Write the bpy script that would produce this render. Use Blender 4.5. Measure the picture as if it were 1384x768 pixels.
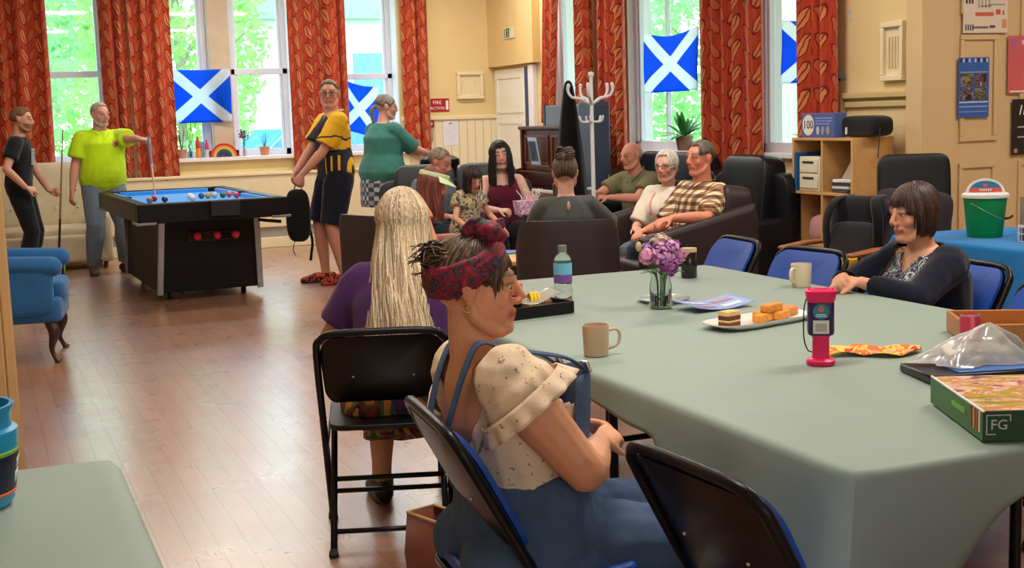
import bpy, bmesh, math, random
import numpy as np
from mathutils import Vector, Matrix, noise as mnoise
PI = math.pi
rad = math.radians
for _o in list(bpy.data.objects):
    bpy.data.objects.remove(_o)
SC = bpy.context.scene
COL = SC.collection

# ------------------------------------------------------------------ camera
YAW, CAMH, FPX = rad(22.2), 1.43, 1750.0
PITCH, ROLL = rad(7.419), rad(1.833)
cam_data = bpy.data.cameras.new('camera')
cam_data.sensor_width = 36.0
cam_data.lens = 36.0 * FPX / 1384.0
cam_data.clip_start, cam_data.clip_end = 0.05, 300
cam = bpy.data.objects.new('camera', cam_data)
COL.objects.link(cam)
fw = Vector((math.sin(YAW) * math.cos(PITCH), math.cos(YAW) * math.cos(PITCH), -math.sin(PITCH)))
r0 = Vector((math.cos(YAW), -math.sin(YAW), 0))
u0 = r0.cross(fw)
rr = r0 * math.cos(ROLL) - u0 * math.sin(ROLL)
uu = r0 * math.sin(ROLL) + u0 * math.cos(ROLL)
cam.matrix_world = Matrix(((rr.x, uu.x, -fw.x, 0), (rr.y, uu.y, -fw.y, 0), (rr.z, uu.z, -fw.z, CAMH), (0, 0, 0, 1)))
SC.camera = cam

# ------------------------------------------------------------------ light
SC.view_settings.view_transform = 'Standard'
SC.view_settings.look = 'None'
SC.view_settings.gamma = 1
SC.view_settings.use_curve_mapping = False
SC.view_settings.exposure = 0.2

world = bpy.data.worlds.new('sky')
SC.world = world
world.use_nodes = True
_n, _l = world.node_tree.nodes, world.node_tree.links
_bg = _n['Background']
_tc = _n.new('ShaderNodeTexCoord')
_sp = _n.new('ShaderNodeSeparateXYZ')
_cr = _n.new('ShaderNodeValToRGB')
_cr.color_ramp.elements[0].position = 0.0
_cr.color_ramp.elements[0].color = (0.80, 0.92, 1.0, 1)
_cr.color_ramp.elements[1].position = 0.6
_cr.color_ramp.elements[1].color = (0.30, 0.62, 1.0, 1)
_l.new(_tc.outputs['Generated'], _sp.inputs[0])
_l.new(_sp.outputs['Z'], _cr.inputs[0])
_l.new(_cr.outputs[0], _bg.inputs['Color'])
_bg.inputs['Strength'].default_value = 6.0


def light(name, kind, loc, energy, color=(1, 1, 1), size=1.0, size_y=None, target=None):
    d = bpy.data.lights.new(name, kind)
    d.energy = energy
    d.color = color
    if kind == 'AREA':
        d.size = size
        if size_y:
            d.shape = 'RECTANGLE'
            d.size_y = size_y
    o = bpy.data.objects.new(name, d)
    COL.objects.link(o)
    o.location = loc
    if target is not None:
        o.rotation_euler = (Vector(target) - Vector(loc)).to_track_quat('-Z', 'Y').to_euler()
    return o


# sun over the roof from behind the photographer's right, lighting the garden beyond the windows
_s = light('sun', 'SUN', (0, 0, 20), 3.0, (1.0, 0.95, 0.85), target=(-4, 9, 8))
_s.data.angle = rad(2)
# portals: tell the renderer where the sky enters the room
for _x0, _x1 in ((-0.3, 1.40), (1.97, 3.42), (3.95, 4.75)):
    _w = light('window_portal', 'AREA', ((_x0 + _x1) / 2, 15.32, 2.05), 1, (1, 1, 1), _x1 - _x0, 2.0, target=((_x0 + _x1) / 2, 5, 2.05))
    _w.data.cycles.is_portal = True
for _y0, _y1 in ((12.45, 13.25), (10.15, 11.5), (8.25, 9.2)):
    _w = light('window_portal', 'AREA', (6.26, (_y0 + _y1) / 2, 2.05), 1, (1, 1, 1), _y1 - _y0, 2.0, target=(0, (_y0 + _y1) / 2, 2.05))
    _w.data.cycles.is_portal = True
# unseen warm ceiling lamps; extra ones added to brighten the right and far walls
for _x, _y in ((1.2, 3.0), (3.8, 3.2), (6.4, 4.8), (1.2, 7.4), (3.9, 7.2), (1.2, 11.4), (4.0, 11.2), (2.6, 13.5), (4.9, 13.4)):
    light('unseen_overhead_light', 'AREA', (_x, _y, 3.36), 52 if _y < 10 else 38, (1.0, 0.92, 0.82), 1.4, 0.35, target=(_x, _y, 0))
# added soft fill from behind the camera; the rear wall has no window
light('rear_fill_light', 'AREA', (0.8, -2.6, 2.1), 45, (0.97, 0.98, 1.0), 4.5, 2.0, target=(2.4, 7, 0.7))

# ------------------------------------------------------------------ materials
_M = {}


def srgb(r, g, b):
    f = lambda c: (c / 255 / 12.92) if c / 255 <= 0.04045 else ((c / 255 + 0.055) / 1.055) ** 2.4
    return (f(r), f(g), f(b))


class NT:
    """small node-tree helper"""
    def __init__(s, name):
        s.m = bpy.data.materials.new(name)
        s.m.use_nodes = True
        s.t = s.m.node_tree
        s.b = s.t.nodes['Principled BSDF']

    def n(s, kind, **kw):
        nd = s.t.nodes.new('ShaderNode' + kind)
        for k, v in kw.items():
            setattr(nd, k, v)
        return nd

    def l(s, a, b):
        s.t.links.new(a, b)

    def math(s, op, a, b=None, clamp=False):
        nd = s.n('Math', operation=op, use_clamp=clamp)
        for i, v in enumerate((a, b)):
            if v is None:
                continue
            if isinstance(v, (int, float)):
                nd.inputs[i].default_value = v
            else:
                s.l(v, nd.inputs[i])
        return nd.outputs[0]

    def mix(s, fac, a, b):
        nd = s.n('Mix', data_type='RGBA')
        for i, v in ((0, fac), (6, a), (7, b)):
            if isinstance(v, (int, float)):
                nd.inputs[i].default_value = v
            elif isinstance(v, tuple):
                nd.inputs[i].default_value = (*v[:3], 1)
            else:
                s.l(v, nd.inputs[i])
        return nd.outputs[2]

    def coord(s, which='Object', scale=(1, 1, 1), rot=(0, 0, 0)):
        tc = s.n('TexCoord')
        mp = s.n('Mapping')
        mp.inputs['Scale'].default_value = scale
        mp.inputs['Rotation'].default_value = rot
        s.l(tc.outputs[which], mp.inputs[0])
        return mp.outputs[0]

    def noise(s, vec, scale, detail=3, rough=0.5, dist=0):
        nd = s.n('TexNoise')
        nd.inputs['Scale'].default_value = scale
        nd.inputs['Detail'].default_value = detail
        nd.inputs['Roughness'].default_value = rough
        nd.inputs['Distortion'].default_value = dist
        s.l(vec, nd.inputs['Vector'])
        return nd.outputs[0]

    def ramp(s, fac, stops, interp='LINEAR'):
        nd = s.n('ValToRGB')
        cr = nd.color_ramp
        cr.interpolation = interp
        while len(cr.elements) < len(stops):
            cr.elements.new(0.5)
        for e, (p, c) in zip(cr.elements, stops):
            e.position = p
            e.color = (*c[:3], 1) if isinstance(c, tuple) else (c, c, c, 1)
        s.l(fac, nd.inputs[0])
        return nd.outputs[0]

    def base(s, out):
        if isinstance(out, tuple):
            s.b.inputs['Base Color'].default_value = (*out[:3], 1)
        else:
            s.l(out, s.b.inputs['Base Color'])

    def bump(s, h, strength=0.2, dist=0.01):
        nd = s.n('Bump')
        nd.inputs['Strength'].default_value = strength
        nd.inputs['Distance'].default_value = dist
        s.l(h, nd.inputs['Height'])
        s.l(nd.outputs[0], s.b.inputs['Normal'])

    def set(s, **kw):
        for k, v in kw.items():
            s.b.inputs[k.replace('_', ' ')].default_value = v
        return s


def M(name, color=None, rough=0.5, metal=0.0, var=0.08, vscale=6.0, bump=0.0, bscale=60, spec=0.5, coat=0.0, alpha=1, trans=0, ior=1.45, emit=0, sheen=0):
    """plain material with a little procedural variation in tone"""
    if name in _M:
        return _M[name]
    t = NT(name)
    c = srgb(*color)
    co = t.coord('Object')
    if var > 0:
        nz = t.noise(co, vscale, 4, 0.6)
        dk = tuple(x * (1 - var) for x in c)
        lt = tuple(min(1, x * (1 + var)) for x in c)
        t.base(t.ramp(nz, [(0.3, dk), (0.7, lt)]))
    else:
        t.base(c)
    if bump > 0:
        t.bump(t.noise(co, bscale, 3, 0.6), bump, 0.004)
    t.set(Roughness=rough, Metallic=metal, IOR=ior)
    t.b.inputs['Specular IOR Level'].default_value = spec
    t.b.inputs['Coat Weight'].default_value = coat
    t.b.inputs['Transmission Weight'].default_value = trans
    t.b.inputs['Sheen Weight'].default_value = sheen
    t.b.inputs['Alpha'].default_value = alpha
    if emit:
        t.b.inputs['Emission Color'].default_value = (*c, 1)
        t.b.inputs['Emission Strength'].default_value = emit
    _M[name] = t.m
    return t.m


# ------------------------------------------------------------------ objects and tags
def tag(o, label=None, cat=None, group=None, kind=None):
    if label:
        o['label'] = label
    if cat:
        o['category'] = cat
    if group:
        o['group'] = group
    if kind:
        o['kind'] = kind
    return o


def thing(name, label, cat, loc=(0, 0, 0), rz=0.0, group=None):
    o = bpy.data.objects.new(name, None)
    COL.objects.link(o)
    o.empty_display_size = 0.1
    o.location = loc
    o.rotation_euler = (0, 0, rz)
    return tag(o, label, cat, group)


def dup(root, loc=None, rz=None, label=None, group=None):
    r = root.copy()
    COL.objects.link(r)
    if loc is not None:
        r.location = loc
    if rz is not None:
        r.rotation_euler = (0, 0, rz)
    if label:
        r['label'] = label
    if group:
        r['group'] = group
    for ch in list(root.children):
        c = ch.copy()
        COL.objects.link(c)
        c.parent = r
        for g in list(ch.children):
            d = g.copy()
            COL.objects.link(d)
            d.parent = c
    return r


def link_mesh(name, verts, faces, mats, parent=None, smooth=None, uv=None, fm=None, bevel=0, seg=2, col=None, loc=None, rz=None):
    me = bpy.data.meshes.new(name)
    me.from_pydata([tuple(v) for v in verts], [], [tuple(f) for f in faces])
    if not isinstance(mats, (list, tuple)):
        mats = [mats]
    for m in mats:
        me.materials.append(m)
    if fm is not None:
        me.polygons.foreach_set('material_index', np.array(fm, dtype=np.int32))
    if uv is not None:
        ul = me.uv_layers.new(name='UVMap')
        li = np.zeros(len(me.loops), dtype=np.int32)
        me.loops.foreach_get('vertex_index', li)
        ul.data.foreach_set('uv', np.asarray(uv, dtype=np.float32)[li].ravel())
    if col is not None:
        ca = me.color_attributes.new('Col', 'FLOAT_COLOR', 'POINT')
        c4 = np.ones((len(verts), 4), dtype=np.float32)
        c4[:, :3] = np.asarray(col, dtype=np.float32)[:, :3]
        ca.data.foreach_set('color', c4.ravel())
    me.validate()
    me.update()
    if smooth is not None:
        me.polygons.foreach_set('use_smooth', [True] * len(me.polygons))
        if smooth < 180:
            me.set_sharp_from_angle(angle=rad(smooth))
    o = bpy.data.objects.new(name, me)
    COL.objects.link(o)
    if parent is not None:
        o.parent = parent
    if loc is not None:
        o.location = loc
    if rz is not None:
        o.rotation_euler = (0, 0, rz)
    if bevel > 0:
        md = o.modifiers.new('bevel', 'BEVEL')
        md.width = bevel
        md.segments = seg
        md.limit_method = 'ANGLE'
        md.angle_limit = rad(40)
        md.harden_normals = False
        if smooth is None:
            me.polygons.foreach_set('use_smooth', [True] * len(me.polygons))
            me.set_sharp_from_angle(angle=rad(60))
    return o


def V(*a):
    return np.array(a, dtype=float)


def nrm(v):
    v = np.asarray(v, dtype=float)
    n = np.linalg.norm(v)
    return v / n if n > 1e-9 else v


def rotz(a):
    c, s = math.cos(a), math.sin(a)
    return np.array([[c, -s, 0], [s, c, 0], [0, 0, 1.0]])


def rotx(a):
    c, s = math.cos(a), math.sin(a)
    return np.array([[1.0, 0, 0], [0, c, -s], [0, s, c]])


def roty(a):
    c, s = math.cos(a), math.sin(a)
    return np.array([[c, 0, s], [0, 1.0, 0], [-s, 0, c]])


def catmull(pts, sub):
    P = [np.asarray(p, dtype=float) for p in pts]
    if len(P) < 3 or sub <= 1:
        if sub <= 1:
            return P
        return [P[0] + (P[1] - P[0]) * i / sub for i in range(sub + 1)]
    out = []
    E = [2 * P[0] - P[1]] + P + [2 * P[-1] - P[-2]]
    for i in range(1, len(E) - 2):
        for k in range(sub):
            t = k / sub
            a, b, c, d = E[i - 1], E[i], E[i + 1], E[i + 2]
            out.append(0.5 * (2 * b + (c - a) * t + (2 * a - 5 * b + 4 * c - d) * t * t + (3 * b - a - 3 * c + d) * t ** 3))
    out.append(P[-1])
    return out


class MB:
    def __init__(s):
        s.v, s.f, s.m, s.uv = [], [], [], []
        s.mat = 0
        s.T = None
        s.cols = []
        s.c = (1, 1, 1)

    def add(s, vs, fs, uv=None):
        o = len(s.v)
        for i, p in enumerate(vs):
            p = np.asarray(p, dtype=float)
            if s.T is not None:
                p = s.T[0] @ p + s.T[1]
            s.v.append(p)
            s.uv.append(uv[i] if uv is not None else (0, 0))
            s.cols.append(s.c)
        for f in fs:
            s.f.append([i + o for i in f])
            s.m.append(s.mat)
        return s

    def box(s, x0, x1, y0, y1, z0, z1):
        vs = [(x, y, z) for z in (z0, z1) for x, y in ((x0, y0), (x1, y0), (x1, y1), (x0, y1))]
        return s.add(vs, [(3, 2, 1, 0), (4, 5, 6, 7), (0, 1, 5, 4), (1, 2, 6, 5), (2, 3, 7, 6), (3, 0, 4, 7)])

    def obox(s, c, size, R=None):
        R = np.eye(3) if R is None else R
        hx, hy, hz = (q / 2 for q in size)
        vs = [np.asarray(c) + R @ V(x, y, z) for z in (-hz, hz) for x, y in ((-hx, -hy), (hx, -hy), (hx, hy), (-hx, hy))]
        return s.add(vs, [(3, 2, 1, 0), (4, 5, 6, 7), (0, 1, 5, 4), (1, 2, 6, 5), (2, 3, 7, 6), (3, 0, 4, 7)])

    def bar(s, p0, p1, w, h, side=(0, 0, 1)):
        """box beam between two points"""
        p0, p1 = np.asarray(p0, float), np.asarray(p1, float)
        d = nrm(p1 - p0)
        a = nrm(np.cross(d, side))
        b = np.cross(a, d)
        return s.obox((p0 + p1) / 2, (w, h, np.linalg.norm(p1 - p0)), np.column_stack([a, b, d]))

    def frustum(s, b0, b1, z0, z1):
        """b0/b1 = (x0,x1,y0,y1) at z0 and z1"""
        vs = []
        for (x0, x1, y0, y1), z in ((b0, z0), (b1, z1)):
            vs += [(x0, y0, z), (x1, y0, z), (x1, y1, z), (x0, y1, z)]
        return s.add(vs, [(3, 2, 1, 0), (4, 5, 6, 7), (0, 1, 5, 4), (1, 2, 6, 5), (2, 3, 7, 6), (3, 0, 4, 7)])

    def tube(s, pts, r, n=8, sub=1, side=(0.3, 0.2, 0.9), closed=False, flat=False, capround=False):
        """r: scalar, list of scalars or list of (a,b); swept with a steady frame"""
        P = [np.asarray(p, float) for p in pts]
        k = len(P)
        if isinstance(r, (int, float)):
            r = [r] * k
        Rr = [np.array((q, q) if isinstance(q, (int, float)) else q, dtype=float) for q in r]
        if sub > 1:
            P = catmull(P, sub)
            Rr = catmull(Rr, sub)
        k = len(P)
        side = nrm(side)
        rings = []
        prev = None
        for i in range(k):
            if closed:
                t = nrm(P[(i + 1) % k] - P[i - 1])
            else:
                t = nrm(P[min(i + 1, k - 1)] - P[max(i - 1, 0)])
            a = prev if prev is not None else side
            a = a - t * (a @ t)
            if np.linalg.norm(a) < 1e-3:
                a = np.cross(t, V(1, 0.13, 0.2))
            a = nrm(a)
            prev = a
            b = np.cross(t, a)
            rings.append((P[i], a, b, Rr[i], t))
        if capround and not closed:
            p, a, b, q, t = rings[0]
            e = min(q)
            pre = [(p - t * e * math.sin(x), a, b, q * math.cos(x), t) for x in (1.35, 0.9, 0.45)]
            p, a, b, q, t = rings[-1]
            e = min(q)
            post = [(p + t * e * math.sin(x), a, b, q * math.cos(x), t) for x in (0.45, 0.9, 1.35)]
            rings = pre + rings + post
        vs = []
        for p, a, b, q, t in rings:
            for j in range(n):
                th = 2 * PI * j / n
                vs.append(p + a * math.cos(th) * q[0] + b * math.sin(th) * q[1])
        fs = []
        kk = len(rings)
        for i in range(kk if closed else kk - 1):
            i2 = (i + 1) % kk
            for j in range(n):
                j2 = (j + 1) % n
                fs.append((i * n + j, i * n + j2, i2 * n + j2, i2 * n + j))
        if not closed:
            fs.append(tuple(reversed(range(n))))
            fs.append(tuple((kk - 1) * n + j for j in range(n)))
        return s.add(vs, fs)

    def cyl(s, p0, p1, r0, r1=None, n=20):
        return s.tube([p0, p1], [r0, r0 if r1 is None else r1], n)

    def lathe(s, prof, c=(0, 0, 0), n=28, caps=True, R=None):
        vs, fs = [], []
        R = np.eye(3) if R is None else R
        for r, z in prof:
            for j in range(n):
                th = 2 * PI * j / n
                vs.append(np.asarray(c) + R @ V(r * math.cos(th), r * math.sin(th), z))
        for i in range(len(prof) - 1):
            for j in range(n):
                j2 = (j + 1) % n
                fs.append((i * n + j, i * n + j2, (i + 1) * n + j2, (i + 1) * n + j))
        if caps:
            fs.append(tuple(reversed(range(n))))
            fs.append(tuple((len(prof) - 1) * n + j for j in range(n)))
        return s.add(vs, fs)

    def ball(s, c, r, n=14, R=None, e=(1, 1)):
        """ellipsoid / superquadric"""
        if isinstance(r, (int, float)):
            r = (r, r, r)
        R = np.eye(3) if R is None else R
        sp = lambda x, p: math.copysign(abs(x) ** p, x)
        vs, fs = [], []
        m = max(4, n // 2 + 1)
        vs.append(np.asarray(c) + R @ V(0, 0, -r[2]))
        for i in range(1, m):
            ph = -PI / 2 + PI * i / m
            for j in range(n):
                th = 2 * PI * j / n
                cp = sp(math.cos(ph), e[0])
                vs.append(np.asarray(c) + R @ V(r[0] * cp * sp(math.cos(th), e[1]), r[1] * cp * sp(math.sin(th), e[1]), r[2] * sp(math.sin(ph), e[0])))
        vs.append(np.asarray(c) + R @ V(0, 0, r[2]))
        for j in range(n):
            fs.append((0, 1 + (j + 1) % n, 1 + j))
        for i in range(m - 2):
            for j in range(n):
                a, b = 1 + i * n, 1 + (i + 1) * n
                fs.append((a + j, a + (j + 1) % n, b + (j + 1) % n, b + j))
        a = 1 + (m - 2) * n
        for j in range(n):
            fs.append((a + j, a + (j + 1) % n, len(vs) - 1))
        return s.add(vs, fs)

    def pillow(s, c, size, R=None, n=28, e=(0.35, 0.3)):
        return s.ball(c, tuple(q / 2 for q in size), n, R, e)

    def grid(s, nu, nv, fn, closed_u=False, uvfn=None):
        vs, uv = [], []
        for j in range(nv):
            for i in range(nu):
                u, v = i / (nu if closed_u else nu - 1), j / (nv - 1)
                vs.append(fn(u, v))
                uv.append(uvfn(u, v) if uvfn else (u, v))
        fs = []
        for j in range(nv - 1):
            for i in range(nu if closed_u else nu - 1):
                i2 = (i + 1) % nu
                fs.append((j * nu + i, j * nu + i2, (j + 1) * nu + i2, (j + 1) * nu + i))
        return s.add(vs, fs, uv)

    def prism(s, poly, h0, h1, fr=None):
        """2D polygon (a,b) extruded along the third axis; fr maps (a,b,h) to a point"""
        fr = fr or (lambda a, b, h: (a, b, h))
        n = len(poly)
        vs = [fr(a, b, h0) for a, b in poly] + [fr(a, b, h1) for a, b in poly]
        fs = [tuple(reversed(range(n))), tuple(range(n, 2 * n))]
        for i in range(n):
            j = (i + 1) % n
            fs.append((i, j, n + j, n + i))
        return s.add(vs, fs)

    def build(s, name, mats, parent=None, smooth=40, bevel=0, seg=2, uv=False, col=False, loc=None, rz=None, solid=0, fix=True):
        o = link_mesh(name, s.v, s.f, mats, parent, smooth, s.uv if uv else None, s.m, bevel, seg, s.cols if col else None, loc, rz)
        if fix:
            bm = bmesh.new()
            bm.from_mesh(o.data)
            bmesh.ops.recalc_face_normals(bm, faces=bm.faces)
            bm.to_mesh(o.data)
            bm.free()
            if smooth is not None and smooth < 180:
                o.data.set_sharp_from_angle(angle=rad(smooth))
        if solid:
            md = o.modifiers.new('solid', 'SOLIDIFY')
            md.thickness = solid
            md.offset = 0
        return o


def one(name, label, cat, mb, mats, loc=(0, 0, 0), rz=0.0, group=None, **kw):
    """a top-level thing made of a single mesh"""
    o = mb.build(name, mats, None, loc=loc, rz=rz, **kw)
    return tag(o, label, cat, group)


def struct(name, mb, mats, parent=None, **kw):
    kw.setdefault('smooth', 30)
    o = mb.build(name, mats, parent, **kw)
    if parent is None:
        o['kind'] = 'structure'
    return o


def remesh(mb, voxel, smooth=3, factor=0.5):
    """union of the closed pieces in mb as one continuous skin"""
    me = bpy.data.meshes.new('tmp')
    me.from_pydata([tuple(v) for v in mb.v], [], [tuple(f) for f in mb.f])
    bm = bmesh.new()
    bm.from_mesh(me)
    bmesh.ops.recalc_face_normals(bm, faces=bm.faces)
    bm.to_mesh(me)
    bm.free()
    o = bpy.data.objects.new('tmp', me)
    COL.objects.link(o)
    md = o.modifiers.new('r', 'REMESH')
    md.mode = 'VOXEL'
    md.voxel_size = voxel
    if smooth:
        sm = o.modifiers.new('s', 'SMOOTH')
        sm.factor = factor
        sm.iterations = smooth
    dg = bpy.context.evaluated_depsgraph_get()
    ev = o.evaluated_get(dg)
    m2 = bpy.data.meshes.new_from_object(ev)
    nv = len(m2.vertices)
    co = np.zeros(nv * 3, dtype=np.float32)
    m2.vertices.foreach_get('co', co)
    fs = [tuple(p.vertices) for p in m2.polygons]
    bpy.data.objects.remove(o)
    bpy.data.meshes.remove(me)
    bpy.data.meshes.remove(m2)
    return co.reshape(-1, 3).astype(float), fs


def vnormals(v, f):
    n = np.zeros_like(v)
    F = np.array([(q[0], q[1], q[2]) for q in f])
    fn = np.cross(v[F[:, 1]] - v[F[:, 0]], v[F[:, 2]] - v[F[:, 0]])
    for k in range(3):
        np.add.at(n, F[:, k], fn)
    l = np.linalg.norm(n, axis=1, keepdims=True)
    return n / np.maximum(l, 1e-9)


def wrinkle(v, f, amp=0.006, scale=(9, 9, 4), seed=0):
    n = vnormals(v, f)
    d = np.array([mnoise.noise(Vector((p[0] * scale[0] + seed * 3.1, p[1] * scale[1], p[2] * scale[2]))) +
                  0.5 * mnoise.noise(Vector((p[0] * scale[0] * 2.3, p[1] * scale[1] * 2.3 + seed, p[2] * scale[2] * 2.1))) for p in v])
    return v + n * (d * amp)[:, None]


def cut_below(v, f, fn):
    """drop the faces whose vertices fail fn"""
    keep = fn(v)
    ff = [q for q in f if all(keep[i] for i in q)]
    used = sorted({i for q in ff for i in q})
    mp = {a: b for b, a in enumerate(used)}
    return v[used], [tuple(mp[i] for i in q) for q in ff]


_fonts = {}


def text_mesh(txt, size, mat, name, parent, loc, R, depth=0.0008, align='CENTER', spacing=1.0):
    """lettering as a mesh: built from Blender's own font, R = 3x3 with columns right, up, out"""
    cu = bpy.data.curves.new('t', 'FONT')
    cu.body = txt
    cu.size = size
    cu.align_x = align
    cu.align_y = 'CENTER'
    cu.extrude = depth
    cu.space_character = spacing
    cu.resolution_u = 2
    o = bpy.data.objects.new('t', cu)
    COL.objects.link(o)
    dg = bpy.context.evaluated_depsgraph_get()
    me = bpy.data.meshes.new_from_object(o.evaluated_get(dg))
    bpy.data.objects.remove(o)
    vs = [np.asarray(loc) + R @ V(*v.co) for v in me.vertices]
    fs = [tuple(p.vertices) for p in me.polygons]
    bpy.data.meshes.remove(me)
    return link_mesh(name, vs, fs, mat, parent)

# ------------------------------------------------------------------ people
def attr_mat(name, rough=0.5, sss=0.0, noise_amt=0.12, nscale=40, spec=0.4, aniso=False):
    if name in _M:
        return _M[name]
    t = NT(name)
    a = t.n('Attribute', attribute_name='Col')
    nz = t.noise(t.coord('Object'), nscale, 3, 0.6)
    f = t.ramp(nz, [(0.25, 1 - noise_amt), (0.75, 1 + noise_amt)])
    mx = t.n('Mix', data_type='RGBA', blend_type='MULTIPLY')
    mx.inputs[0].default_value = 1
    t.l(a.outputs['Color'], mx.inputs[6])
    t.l(f, mx.inputs[7])
    t.base(mx.outputs[2])
    t.set(Roughness=rough)
    t.b.inputs['Specular IOR Level'].default_value = spec
    if sss:
        t.b.inputs['Subsurface Weight'].default_value = sss
        t.b.inputs['Subsurface Radius'].default_value = (1.0, 0.35, 0.2)
        t.b.inputs['Subsurface Scale'].default_value = 0.012
    _M[name] = t.m
    return t.m


def ik(a, b, l1, l2, pole):
    a, b, pole = np.asarray(a, float), np.asarray(b, float), np.asarray(pole, float)
    d = b - a
    L = np.linalg.norm(d)
    u = d / max(L, 1e-6)
    Lc = min(L, (l1 + l2) * 0.998)
    b = a + u * Lc
    x = (l1 * l1 - l2 * l2 + Lc * Lc) / (2 * Lc)
    hgt = math.sqrt(max(l1 * l1 - x * x, 0))
    p = pole - u * (pole @ u)
    p = nrm(p)
    return a + u * x + p * hgt, b


RX, RY, RZ = 0.075, 0.096, 0.090      # cranium in head space
HC = V(0, -0.015, 0.028)


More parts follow.
